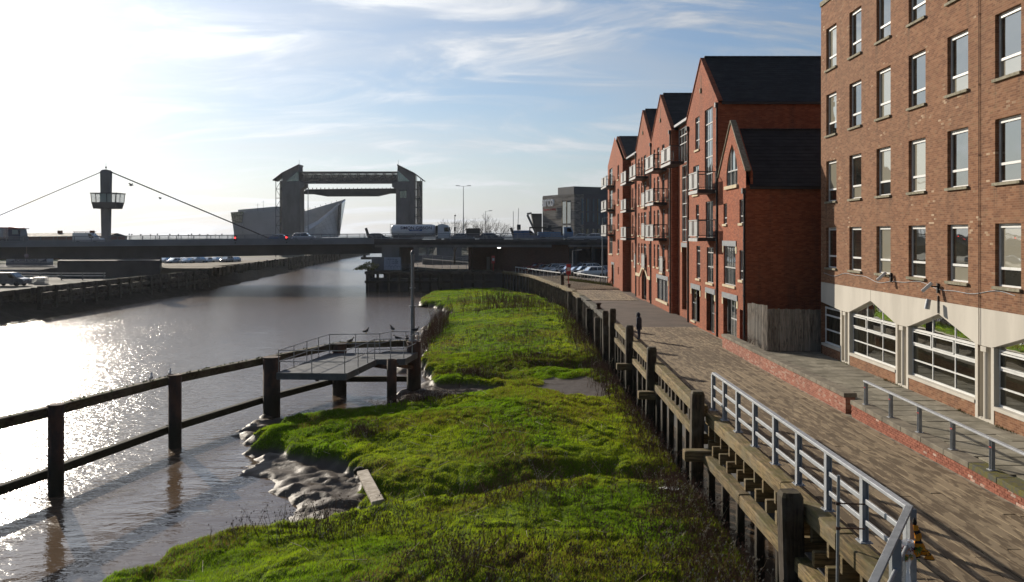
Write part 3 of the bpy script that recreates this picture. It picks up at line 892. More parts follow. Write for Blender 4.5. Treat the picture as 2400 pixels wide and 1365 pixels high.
def deck_area(x0, x1fn, y0, y1, bw, seg, ang=0.0, zt=0.0):
    rr = random.Random(int(y0 * 10)); i = 0; x = x0; cache = {}
    while True:
        x1 = x + bw
        if x1 > x1fn(y0) and x1 > x1fn(y1): break
        y = y0 - rr.random() * seg * 0.8
        while y < y1 - 0.3:
            a = max(y, y0); e = min(y + seg * (0.8 + 0.4 * rr.random()), y1)
            if e - a > 0.4 and x + bw / 2 < x1fn((a + e) / 2) + 0.05:
                L = round((e - a) * 2) / 2
                L = max(0.5, min(L, e - a if e == y1 else L))
                key = round(e - a, 1)
                if key not in cache:
                    q = MB(); q.beam((0, 0, -0.03), (0, key - 0.012, -0.03), bw - 0.020, 0.06, 0.008); cache[key] = q.mesh("plank", MAT["deck_board"])
                o = place("plank", cache[key], walk)
                o.location = Vector((x + bw / 2, a, zt + rr.uniform(-0.004, 0.004))) - walk.location
            y = e
        x = x1; i += 1


plain("joint_sand", (0.27, 0.225, 0.155), 0.95, c2=(0.10, 0.085, 0.055), scale=2.5, lo=0.4, hi=0.55)
q = MB(); q.poly([(7.2, 12.5, -0.022), (13.1, 12.5, -0.022), (13.1, 60, -0.022), (7.2, 60, -0.022)]); q.build("joint_filling", MAT["joint_sand"], walk, True)
deck_area(7.22, lambda y: 12.08 if y < 31 else (11.95 if y < 46 else 13.0), 13.0, 60.0, 0.30, 5.2)
mb = MB()
mb.poly([(7.2, 60, -0.004), (13.4, 60, -0.004), (13.4, 84, -0.004), (7.2, 84, -0.004)])
mb.build("tarmac_strip", MAT["tarmac"], walk, True)
deck_area(6.6, lambda y: 12.6, 84.0, 100.0, 0.42, 5.5, zt=0.02)
def ramp_boards():
    # boards laid across the way at the far end, fanned with the curve of the edge
    q = MB(); q.beam((0, 0, 0), (7.2, 0, 0), 0.42, 0.08, 0.01); me = q.mesh("plank", MAT["deck_board"])
    for i in range(42):
        t = i / 41
        y = 100.4 + t * 31; x = 6.7 - (y - 99) * 0.112
        o = place("plank", me, walk); o.location = Vector((x, y, 0.02)) - walk.location; o.rotation_euler = (0, 0, R(10)); o.scale = (0.9, 1.0, 1)


ramp_boards()

# ---- timber wharf ------------------------------------------------------------
wharf = empty("timber_wharf", (6.9, 36, -2.0), "mossy heavy timber wharf edge with piles along the marsh", "wharf")
EDGE_X = 7.03


def part(name, fn, mat, parent, world=True, label=None):
    q = MB(); fn(q); o = q.build(name, MAT[mat], parent, world)
    if label: o["label"] = label
    return o


def wharf_near():
    rr = random.Random(3)
    # edge beam in lengths
    cuts = [11.0, 13.6, 17.95, 21.65, 26.0, 30.25]
    for a, e in zip(cuts[:-1], cuts[1:]):
        dx = rr.uniform(-0.02, 0.02); dz = rr.uniform(-0.02, 0.02)
        part("edge_beam", lambda q: q.beam((EDGE_X + dx, a + 0.012, 0.0 + dz), (EDGE_X + dx + rr.uniform(-.02, .02), e - 0.012, 0.0 + dz), 0.40, 0.40, 0.03), "wharf_timber", wharf)
    # waling lower down and further out
    cuts = [10.5, 15.2, 19.4, 24.4, 29.6]
    for a, e in zip(cuts[:-1], cuts[1:]):
        part("waling", lambda q: q.beam((6.66 + rr.uniform(-.02, .02), a + .01, -1.10), (6.66, e - .01, -1.12), 0.34, 0.34, 0.03), "wharf_timber", wharf)
    # joists: upper row under the edge beam, lower row on the waling
    y = 12.2; i = 0
    up = MB(); up.beam((0, 0, 0), (1.7, 0, 0), 0.13, 0.36, 0.012); up = up.mesh("joist", MAT["wharf_joist"])
    lo = MB(); lo.beam((0, 0, 0), (1.9, 0, 0), 0.17, 0.34, 0.012); lo = lo.mesh("joist", MAT["wharf_joist"])
    while y < 29.9:
        o = place("joist", up, wharf); o.location = Vector((EDGE_X - 0.16 + rr.uniform(-.03, .03), y, -0.385)) - wharf.location
        o = place("joist", lo, wharf); o.location = Vector((6.74 + rr.uniform(-.05, .05), y + 0.45, -0.76)) - wharf.location
        y += 0.92 + rr.uniform(-.06, .06)
    pst = MB(); pst.beam((0, 0, -2.6), (0, 0, 0), 0.22, 0.22, 0.02); pst = pst.mesh("post", MAT["pile_timber"])
    y = 12.0
    while y < 30:
        o = place("post", pst, wharf); o.location = Vector((6.68, y + rr.uniform(-.1, .1), -1.28)) - wharf.location
        y += 1.85


wharf_near()


def pile(x, y, ztop, w, zbot=-4.0, name="pile", n=8):
    rr = random.Random(int(x * 100 + y * 17))
    q = MB()
    tw = rr.uniform(-0.03, 0.03)
    prof = [(zbot, 0.46), (ztop - 1.0, 0.5), (ztop - 0.10, 0.5), (ztop, 0.40)]
    vs = []; k = 8; c = 0.10
    for z, s in prof:
        a = w * s; b = a - c * w * 1.2
        ring = [(-b, -a), (b, -a), (a, -b), (a, b), (b, a), (-b, a), (-a, b), (-a, -b)]
        vs += [(x + tw * (z - ztop) + u, y + v, z) for u, v in ring]
    fs = []
    for r_ in range(len(prof) - 1):
        for i in range(k): fs.append((r_ * k + i, r_ * k + (i + 1) % k, (r_ + 1) * k + (i + 1) % k, (r_ + 1) * k + i))
    fs.append(tuple(range((len(prof) - 1) * k, len(prof) * k)))
    q.add(vs, fs)
    return q.build(name, MAT["pile_timber"], wharf, True)


for (x, y, zt, w) in ((6.48, 19.9, 0.52, 0.50), (6.50, 29.9, 1.02, 0.44), (6.62, 40.4, 1.18, 0.42), (6.72, 48.8, 1.32, 0.42), (6.92, 58.6, 1.42, 0.42), (6.55, 59.9, 1.15, 0.40)):
    pile(x, y, zt, w)
for (x, y) in ((6.40, 29.1), (6.46, 40.0), (6.5, 48.6)):
    part("fender_block", lambda q: q.beam((x - 0.55, y, -1.02), (x + 0.75, y, -1.02), 0.42, 0.36, 0.03), "wharf_joist", wharf)


def wharf_mid():
    """double beam fence between the tall piles, Y 30 to 59"""
    rr = random.Random(9)
    pts = [(6.62, 30.2), (6.78, 40.2), (6.92, 48.6), (7.08, 58.4)]
    for (xa, ya), (xb, yb) in zip(pts[:-1], pts[1:]):
        part("top_beam", lambda q: q.beam((xa + .12, ya, 0.24), (xb + .12, yb, 0.26), 0.42, 0.40, 0.04), "wharf_timber", wharf)
        part("waling", lambda q: q.beam((xa + .02, ya, -0.66), (xb + .02, yb, -0.66), 0.26, 0.30, 0.025), "wharf_timber", wharf)
        n = int((yb - ya) / 0.85)
        for i in range(n):
            t = (i + 0.5) / n; x = xa + (xb - xa) * t; y = ya + (yb - ya) * t + rr.uniform(-.1, .1)
            part("strut", lambda q: q.beam((x + 0.14, y, -0.50), (x + 0.14, y, 0.06), 0.20, 0.26), "pile_timber", wharf)
            if i % 2 == 0: part("post", lambda q: q.beam((x + 0.02, y, -3.4), (x + 0.02, y, -0.78), 0.20, 0.20), "pile_timber", wharf)
    # dark boarding behind, holding the made ground
    q = MB(); q.box(8.05, 8.28, 12, 60, -4, -0.1); q.build("back_wall", MAT["concrete_dark"], wharf, True)


wharf_mid()


def wharf_far():
    """low kerb on close posts, Y 60 to 146, following the bend"""
    rr = random.Random(12)
    pts = [(7.15, 59.4), (7.3, 73), (7.15, 87), (6.55, 99.6), (4.8, 116), (2.85, 132.6), (-1.5, 145.2)]
    for (xa, ya), (xb, yb) in zip(pts[:-1], pts[1:]):
        L = math.hypot(xb - xa, yb - ya); ns = max(2, round(L / 6.5))
        for s in range(ns):
            t0, t1 = s / ns, (s + 1) / ns
            p0 = (xa + (xb - xa) * t0, ya + (yb - ya) * t0, 0.10 + rr.uniform(-.05, .05)); p1 = (xa + (xb - xa) * t1, ya + (yb - ya) * t1, 0.10 + rr.uniform(-.05, .05))
            part("kerb_beam", lambda q: q.beam(p0, p1, 0.55, 0.42, 0.04), "far_timber" if ya < 80 else "wharf_timber", wharf)
        n = int(L / 1.45)
        for i in range(n):
            t = (i + 0.5) / n; x = xa + (xb - xa) * t - 0.22; y = ya + (yb - ya) * t
            part("post", lambda q: q.beam((x, y, -3.4), (x, y, rr.uniform(-.15, .12)), 0.26, 0.26, 0.02), "pile_timber", wharf)
    for x, y, zt in ((6.45, 104.5, 1.6), (6.9, 66, 0.12), (6.95, 74, 0.12), (6.9, 84, 0.3), (6.6, 93, 0.3)): pile(x - 0.3, y, zt, 0.42)


wharf_far()

# bollards on the quay
def bollard(x, y, s, label):
    q = MB(); q.lathe([(0.20 * s, 0), (0.20 * s, 0.05), (0.13 * s, 0.08), (0.12 * s, 0.35), (0.19 * s, 0.40), (0.19 * s, 0.47), (0.10 * s, 0.52), (0.0, 0.53)], (0, 0, 0), 14)
    o = q.build("mooring_bollard", MAT["rust_steel"]); o.location = (x, y, 0.30)
    tag(o, label, "bollard", "bollards on the wharf kerb")


bollard(7.2, 71.0, 1.3, "rusty bollard on the kerb beside the dark tarmac, nearer one")
bollard(6.6, 98.6, 1.1, "rusty bollard on the kerb below the red lifebuoy post")
bollard(2.6, 135.5, 1.1, "small rusty bollard at the far bend of the kerb")

# ---- galvanised edge railing -----------------------------------------------
def edge_rail():
    t = empty("edge_railing", (7.2, 23, 0.2), "galvanised steel edge railing with two midrails on the mossy beam", "railing")
    ys = [15.55, 17.5, 19.5, 21.5, 23.4, 25.35, 27.25, 28.95, 30.6]
    X = 7.22; H = 1.30
    pm = MB()
    # H-section post with foot plate
    pm.box(-0.075, 0.075, -0.066, -0.052, 0.02, H); pm.box(-0.075, 0.075, 0.052, 0.066, 0.02, H); pm.box(-0.008, 0.008, -0.052, 0.052, 0.02, H)
    pme = pm.mesh("post", MAT["galvanised"])
    fp = MB(); fp.box(-0.14, 0.14, -0.13, 0.13, 0, 0.02)
    for a in (-0.1, 0.1):
        for b in (-0.09, 0.09): fp.lathe([(0.015, 0.02), (0.015, 0.045), (0.0, 0.05)], (a, b, 0), 6)
    fpm = fp.mesh("foot_plate", MAT["galvanised"])
    for y in ys:
        o = place("post", pme, t); o.location = Vector((X, y, 0.2)) - t.location; o.rotation_euler = (0, 0, R(90))
        place("foot_plate", fpm, o)
    for a, e in zip(ys[:-1], ys[1:]):
        for z, w, h in ((0.2 + H + 0.035, 0.14, 0.07), (0.2 + 0.86, 0.05, 0.10), (0.2 + 0.43, 0.05, 0.10)):
            q = MB(); q.beam((X, a + (0.07 if z < 1.4 else -0.06), z), (X, e - (0.07 if z < 1.4 else 0.062), z), w, h, 0.006); q.build("rail", MAT["galvanised"], t, True)
    # return towards the footbridge: sloping cap, lower tube, mesh panel, post
    A = Vector((X, 15.5, 1.55)); B = Vector((5.30, 12.6, 1.28))
    q = MB(); q.beam(A + Vector((0, 0, 0.01)), B, 0.13, 0.06, 0.006); q.build("cap_rail", MAT["galvanised_dull"], t, True)
    q = MB(); q.tube(A + Vector((0, -0.05, -0.55)), B + Vector((0, 0, -0.5)), 0.035, None, 10); q.build("hand_tube", MAT["galvanised_dull"], t, True)
    m_ = A.lerp(B, 0.42)
    q = MB(); q.beam((m_.x, m_.y, -0.9), (m_.x, m_.y, m_.z - 0.03), 0.16, 0.12); q.build("post", MAT["galvanised_dull"], t, True)
    q = MB(); q.beam((X, 15.42, -0.1), (X, 15.42, 1.55), 0.12, 0.14); q.build("end_post", MAT["galvanised_dull"], t, True)
    q = MB(); n = 26
    for i in range(n + 1):
        p = A.lerp(m_, i / n); q.tube((p.x, p.y, -0.4), (p.x, p.y, p.z - 0.62), 0.004, None, 4, False)
    for k in range(7):
        z = -0.35 + k * 0.2; q.tube((A.x, A.y, z), (m_.x, m_.y, z), 0.004, None, 4, False)
    q.build("mesh_panel", MAT["galvanised_dull"], t, True)
    q = MB(); q.beam((m_.x + 0.6, m_.y + 0.9, -0.55), (m_.x - 0.5, m_.y - 0.8, -0.55), 0.2, 0.2); q.build("bracket_beam", MAT["rust_steel"], t, True)


edge_rail()

# tribute tied to the end post
def tribute():
    t = empty("scarf_and_flowers", (7.12, 15.25, 0.9), "amber and black scarf with wrapped flowers tied to the railing end post", "tribute")
    rr = random.Random(4)
    plain("amber_knit", (0.72, 0.28, 0.01), 0.95, c2=(0.60, 0.21, 0.008), scale=30)
    plain("black_knit", (0.015, 0.013, 0.012), 0.95, scale=20)
    plain("petal_orange", (0.75, 0.25, 0.01), 0.7, c2=(0.8, 0.40, 0.02), scale=30)
    plain("petal_wine", (0.20, 0.01, 0.04), 0.7, scale=30)
    plain("leaf_green", (0.12, 0.20, 0.02), 0.6, scale=30)
    m, nt, b, out = new_mat("cellophane"); b.inputs["Base Color"].default_value = (0.75, 0.79, 0.85, 1); b.inputs["Roughness"].default_value = 0.15; b.inputs["Alpha"].default_value = 0.65
    MAT["cellophane"] = m
    q = MB()
    # knotted scarf: lump at the knot, then banded tails in loose folds
    def tail(pts, w0, w1, ph):
        prev = None; n = 22
        for i in range(n + 1):
            s = i / n; k = s * (len(pts) - 1); j = min(int(k), len(pts) - 2); p = Vector(pts[j]).lerp(Vector(pts[j + 1]), k - j)
            w = w0 + (w1 - w0) * s; tw = 0.9 * math.sin(s * 6 + ph)
            dx = Vector((math.cos(tw), math.sin(tw) * .6, 0)) * w; dy = Vector((-math.sin(tw) * .6, math.cos(tw), 0)) * .018
            ring = [p - dx, p - dx * .3 + dy, p + dx * .4 - dy * .5, p + dx, p + dx * .4 - dy * 1.6, p - dx * .3 - dy]
            if prev: q.add(prev + ring, [(c, (c + 1) % 6, 6 + (c + 1) % 6, 6 + c) for c in range(6)], 1 if (i // 2) % 3 == 2 else 0, True)
            prev = ring
        q.poly(prev, 0)
    q.lathe([(0, -.05), (.03, -.04), (.042, 0), (.03, .05), (0, .09)], (7.19, 15.24, 1.36), 10, 1)
    tail([(7.19, 15.2, 1.32), (7.20, 15.17, 1.10), (7.27, 15.17, .92), (7.36, 15.2, .78)], .05, .11, 0)
    tail([(7.19, 15.22, 1.32), (7.24, 15.2, 1.12), (7.20, 15.18, .95), (7.22, 15.16, .76)], .05, .10, 2)
    tail([(7.20, 15.2, .98), (7.30, 15.15, .90), (7.40, 15.18, .84), (7.44, 15.2, .70)], .06, .09, 4)
    q.build("scarf", [MAT["amber_knit"], MAT["black_knit"]], t, True)
    q = MB()
    for i in range(40):
        c = Vector((7.02 + rr.uniform(-.10, .20), 15.17 + rr.uniform(-.06, .05), 0.84 + rr.uniform(-.12, .10)))
        mi = 0 if rr.random() < 0.6 else (1 if c.z > 0.86 and c.x < 7.1 else 2)
        s = rr.uniform(0.025, 0.05)
        for k in range(6):
            a = k * 1.05; d = Vector((math.cos(a) * s, -0.4 * s, math.sin(a) * s)); e = Vector((math.cos(a + .7) * s, -0.4 * s, math.sin(a + .7) * s))
            q.add([c, c + d + Vector((0, -.01, 0)), c + (d + e) * 0.75, c + e], [(0, 1, 2, 3)], mi)
    q.build("flower_heads", [MAT["petal_orange"], MAT["petal_wine"], MAT["leaf_green"]], t, True)
    q = MB(); prev = None
    for i in range(9):
        s = i / 8; z = 1.05 - 0.85 * s; w = 0.13 - 0.11 * min(1, s * 1.6) + (0.07 * (s - 0.62) / 0.38 if s > 0.62 else 0)
        ring = [Vector((7.04 + w * math.cos(a) * rr.uniform(.8, 1.2), 15.18 + w * 0.7 * math.sin(a), z + rr.uniform(-.02, .02))) for a in [2 * math.pi * k / 9 for k in range(9)]]
        if prev: q.add(prev + ring, [(k, (k + 1) % 9, 9 + (k + 1) % 9, 9 + k) for k in range(9)], 0)
        prev = ring
    q.build("wrapping", MAT["cellophane"], t, True)


tribute()

# thin pole clamped in front of the railing, and ladder hoops below
t = empty("gauge_pole", (6.55, 17.3, -2.3), "slender grey steel pole clamped in front of the edge railing", "pole")
q = MB(); q.tube((6.58, 17.3, -2.6), (6.62, 17.3, 1.62), 0.032, None, 10); q.build("tube", MAT["galvanised_dull"], t, True)
for z in (0.55, 1.05):
    q = MB(); q.tube((6.60, 17.3, z), (7.15, 17.3, z - 0.02), 0.015, None, 6); q.lathe([(0.05, -0.03), (0.05, 0.03)], (6.61, 17.3, z), 10); q.build("clamp", MAT["rust_steel"], t, True)
t = empty("quay_ladder", (6.45, 17.9, -2.6), "small hooped steel ladder top against the wharf below the railing", "ladder")
for dx in (-0.2, 0.2):
    q = MB(); pts = [(6.5 + dx, 18.0, -2.6), (6.5 + dx, 18.0, -1.35)] + [(6.5 + dx + 0.0, 18.0 + 0.22 - 0.22 * math.cos(a), -1.35 + 0.25 * math.sin(a)) for a in [i * math.pi / 8 for i in range(1, 9)]]
    q.path(pts, 0.022, 6); q.build("stile", MAT["galvanised"], t, True)
for z in (-2.3, -2.0, -1.7, -1.4):
    q = MB(); q.tube((6.3, 18.0, z), (6.7, 18.0, z), 0.016, None, 6); q.build("rung", MAT["galvanised"], t, True)

# ---- low brick walls and terrace ----------------------------------------------
TERR_Z = 0.22
terrace = bpy.data.objects.new("terrace_paving", None); col.objects.link(terrace); terrace.location = (14, 33, TERR_Z)
tag(terrace, "terrace of uneven stone paving slabs in front of the brick offices", "pavement", kind="structure")
q = MB(); q.box(12.4, 17.5, 14.5, 48.3, -0.2, TERR_Z - 0.035); q.build("bedding", MAT["joint_soil"], terrace, True)


def slabs():
    rr = random.Random(21); cache = []
    for k in range(6):
        q = MB(); q.beam((-0.40, 0, -0.03), (0.40, 0, -0.03), 0.895 - 0.01 * k, 0.06, 0.008); cache.append(q.mesh("paving_slab", MAT["paving_slab"]))
    y = 15.0; r = 0
    while y < 45.5:
        x = 12.75 + (0.4 if r % 2 else 0.0)
        while x < 15.3 + .025 * y + 0.2:
            o = place("paving_slab", rr.choice(cache), terrace)
            o.location = Vector((x + 0.4, y + 0.45, TERR_Z + rr.uniform(-.008, .008))) - terrace.location
            o.rotation_euler = (rr.uniform(-.006, .006), rr.uniform(-.006, .006), rr.uniform(-.006, .006))
            x += 0.815
        y += 0.91; r += 1


slabs()


def low_wall(name, label, y0, y1, h0, h1, brick_from=None, mossy_below=0.0):
    """brick kerb wall with concrete coping, top follows h0 -> h1; the face is laid brick by brick"""
    t = empty(name, (12.25, (y0 + y1) / 2, 0), label, "low wall")
    X = 12.10; cop = 0.16
    hh = lambda y: h0 + (h1 - h0) * (y - y0) / (y1 - y0)
    q = MB(); q.prism([(X + 0.025, y0 + .02, -0.1), (X + 0.025, y1 - .02, -0.1), (X + 0.025, y1 - .02, hh(y1) - cop), (X + 0.025, y0 + .02, hh(y0) - cop)], (0.35, 0, 0))
    q.build("core", MAT["mortar"] if brick_from else MAT["old_red_brick"], t, True)
    if brick_from:
        bl, bh = 0.225, 0.075; me = {}
        rr = random.Random(5); row = 0; z = 0.0
        zmax = max(h0, h1) - cop
        while z < zmax - 0.01:
            y = y0 + (0.0 if row % 2 == 0 else -bl / 2)
            while y < y1 - 0.03:
                a, e = max(y, y0), min(y + bl, y1)
                top = min(z + bh - 0.010, hh((a + e) / 2) - cop - 0.002)
                if e - a > 0.05 and top - z > 0.03:
                    kind = "brick_pale" if (row == 0 and a < y0 + 4.5 and rr.random() < 0.55) or rr.random() < 0.03 else "brick_piece"
                    key = (kind, round(e - a, 3), round(top - z, 2))
                    if key not in me:
                        g = MB(); g.beam((0, 0.005, (top - z) / 2), (0, e - a - 0.005, (top - z) / 2), 0.10, top - z, 0.004); me[key] = g.mesh("brick", MAT[kind])
                    o = place("brick", me[key], t); o.location = Vector((X + 0.05 + rr.uniform(-.005, .004), a, z + 0.004)) - t.location
                y += bl
            z += bh; row += 1
    n = max(1, round((y1 - y0) / 1.35)); rr = random.Random(int(y0))
    for i in range(n):
        a = y0 + (y1 - y0) * i / n; e = y0 + (y1 - y0) * (i + 1) / n
        g = MB(); g.beam((X + 0.20, a + .006, hh(a) - cop / 2 + rr.uniform(-.006, .006)), (X + 0.20, e - .006, hh(e) - cop / 2), 0.47, cop, 0.012)
        g.build("coping_stone", MAT["coping_mossy"] if e < mossy_below else MAT["coping"], t, True)
    return t


low_wall("brick_kerb_wall", "low red brick wall with concrete coping carrying the blue-grey rail", 16.0, 30.45, 0.36, 0.60, True, 22.6)
low_wall("brick_garden_wall", "taller red brick wall with concrete coping running to the timber fence", 31.0, 49.2, 0.74, 0.78)


def inner_rail():
    t = empty("low_railing", (12.32, 23, 0.4), "low blue-grey steel rail on the coping in front of the offices", "railing")
    plain("navy_paint", (0.035, 0.045, 0.075), 0.5, scale=3)
    hh = lambda y: 0.36 + 0.24 * (y - 16.0) / 14.45
    ys = [18.0, 19.95, 21.9, 23.85, 25.8, 27.75, 29.7]
    for y in ys:
        z = hh(y)
        q = MB(); q.box(12.27, 12.37, y - .055, y - .043, z, z + .76); q.box(12.27, 12.37, y + .043, y + .055, z, z + .76); q.box(12.312, 12.328, y - .043, y + .043, z, z + .76)
        o = q.build("post", MAT["galvanised_dull"], t, True)
        q = MB(); q.box(12.22, 12.42, y - .09, y + .09, z, z + 0.015); q.build("foot_plate", MAT["galvanised"], o)
        q = MB(); q.box(12.268, 12.272, y - .058, y + .058, z + .57, z + .60); q.build("red_tape", MAT["red_paint"], o)
    for a, e in zip(ys[:-1], ys[1:]):
        a2 = a - (0.25 if a == ys[0] else 0.0); e2 = e + (0.12 if e == ys[-1] else 0.0)
        q = MB(); q.beam((12.32, a2, hh(a2) + .79), (12.32, e2 - .004, hh(e2) + .79), 0.12, 0.05, 0.006); q.build("top_rail", MAT["galvanised"], t, True)


inner_rail()

# ---- close boarded fence between the two buildings -----------------------------
def board_fence():
    t = empty("board_fence", (15, 46, 0), "tall weathered close-boarded timber fence between the brick buildings", "fence")
    pts = [(13.15, 47.6), (13.75, 45.9), (16.6, 45.6)]
    rr = random.Random(8); me = {}
    for (xa, ya), (xb, yb), h in ((pts[0], pts[1], 2.45), (pts[1], pts[2], 2.25)):
        L = math.hypot(xb - xa, yb - ya); n = int(L / 0.125); a = math.atan2(yb - ya, xb - xa)
        for i in range(n):
            k = round(h + rr.uniform(-.03, .03), 2)
            if k not in me:
                g = MB(); g.beam((0, 0, 0), (0, 0, k), 0.122, 0.022, 0.004); me[k] = g.mesh("board", MAT["fence_board"])
            p = (i + 0.5) / n
            o = place("board", me[k], t); o.location = Vector((xa + (xb - xa) * p, ya + (yb - ya) * p + rr.uniform(-.006, .006), 0.25)) - t.location; o.rotation_euler = (0, 0, a)
        for z in (0.6, 1.5, 2.3):
            g = MB(); g.beam((xa + .02, ya + .07, z), (xb, yb + .07, z), 0.05, 0.09); g.build("rail", MAT["fence_board"], t, True)


board_fence()

# dry shrub by the fence corner
def twig_bush(name, loc, h, n, label, seed, mat="bark", spread=0.6):
    rr = random.Random(seed); m = MB()
    def grow(p, d, l, r, depth):
        q = p + d * l; m.tube(p, q, r, r * 0.65, 5 if depth < 2 else 4, False)
        if depth >= 4 or r < 0.003: return
        for _ in range(3 if depth < 3 else 2):
            nd = (d + Vector((rr.uniform(-spread, spread), rr.uniform(-spread, spread), rr.uniform(-.15, .45)))).normalized()
            grow(q, nd, l * rr.uniform(.6, .85), r * 0.6, depth + 1)
    for _ in range(n):
        grow(Vector((loc[0] + rr.uniform(-.2, .2) * h, loc[1] + rr.uniform(-.2, .2) * h, loc[2])), Vector((rr.uniform(-.6, .6), rr.uniform(-.6, .6), 1)).normalized(), h * 0.28, 0.012 * h, 0)
    return m


q = twig_bush("dry_shrub", (13.0, 47.0, 0.2), 1.0, 9, "", 3)
tag(q.build("dry_shrub", MAT["dead_stem"]), "leafless shrub at the corner of the board fence and red brick wall", "shrub")

# ================================================================== BUILDINGS ON THE QUAY
_wcache = {}


def window(parent, F, u0, u1, v0, v1, ucuts=(), vcuts=(), depth=0.18, fm="white_upvc", gm="flat_glass", fw=0.06, bar=0.05, sill=None, sill_mat="stone_sill",
           name="window", top2=False, fd=0.07):
    """window in an opening: frame object with a pane per light and a sill as sub-parts; alike windows share meshes"""
    w, h = round(u1 - u0, 2), round(v1 - v0, 2)
    key = (tuple(F.u), w, h, tuple(ucuts), tuple(vcuts), depth, fm, gm, fw, bar, sill, sill_mat, top2)
    if key not in _wcache:
        L = Frame((0, 0, 0), F.u, F.n); q = MB(); d = -depth
        L.bar(q, 0, fw, 0, h, d, d + fd); L.bar(q, w - fw, w, 0, h, d, d + fd)
        L.bar(q, fw, w - fw, 0, fw, d, d + fd); L.bar(q, fw, w - fw, h - fw, h, d, d + fd)
        if top2: L.bar(q, fw, w - fw, h - fw * 2.6, h - fw * 1.5, d, d + fd * 1.25)
        us = [fw] + [c * w for c in ucuts] + [w - fw]; vs = [fw] + [c * h for c in vcuts] + [h - (fw * 2.6 if top2 else fw)]
        for c in ucuts: L.bar(q, c * w - bar / 2, c * w + bar / 2, fw, h - fw, d, d + fd * 0.9)
        for c in vcuts: L.bar(q, fw, w - fw, c * h - bar * 0.7, c * h + bar * 0.7, d, d + fd * 1.15)
        panes = []
        for i in range(len(us) - 1):
            for j in range(len(vs) - 1):
                p = MB(); L.bar(p, us[i] + .003, us[i + 1] - .003, vs[j] + .003, vs[j + 1] - .003, d + .02, d + .032); panes.append(p.mesh("pane", MAT[gm]))
        s = None
        if sill:
            s = MB(); L.bar(s, -0.06, w + 0.06, -sill, -0.003, -depth, 0.09); s = s.mesh("sill", MAT[sill_mat])
        _wcache[key] = (q.mesh("window", MAT[fm]), panes, s)
    fme, panes, s = _wcache[key]
    o = place(name, fme, parent, True, F(u0, v0, 0))
    for p in panes: place("pane", p, o)
    if s: place("sill", s, o)
    return o


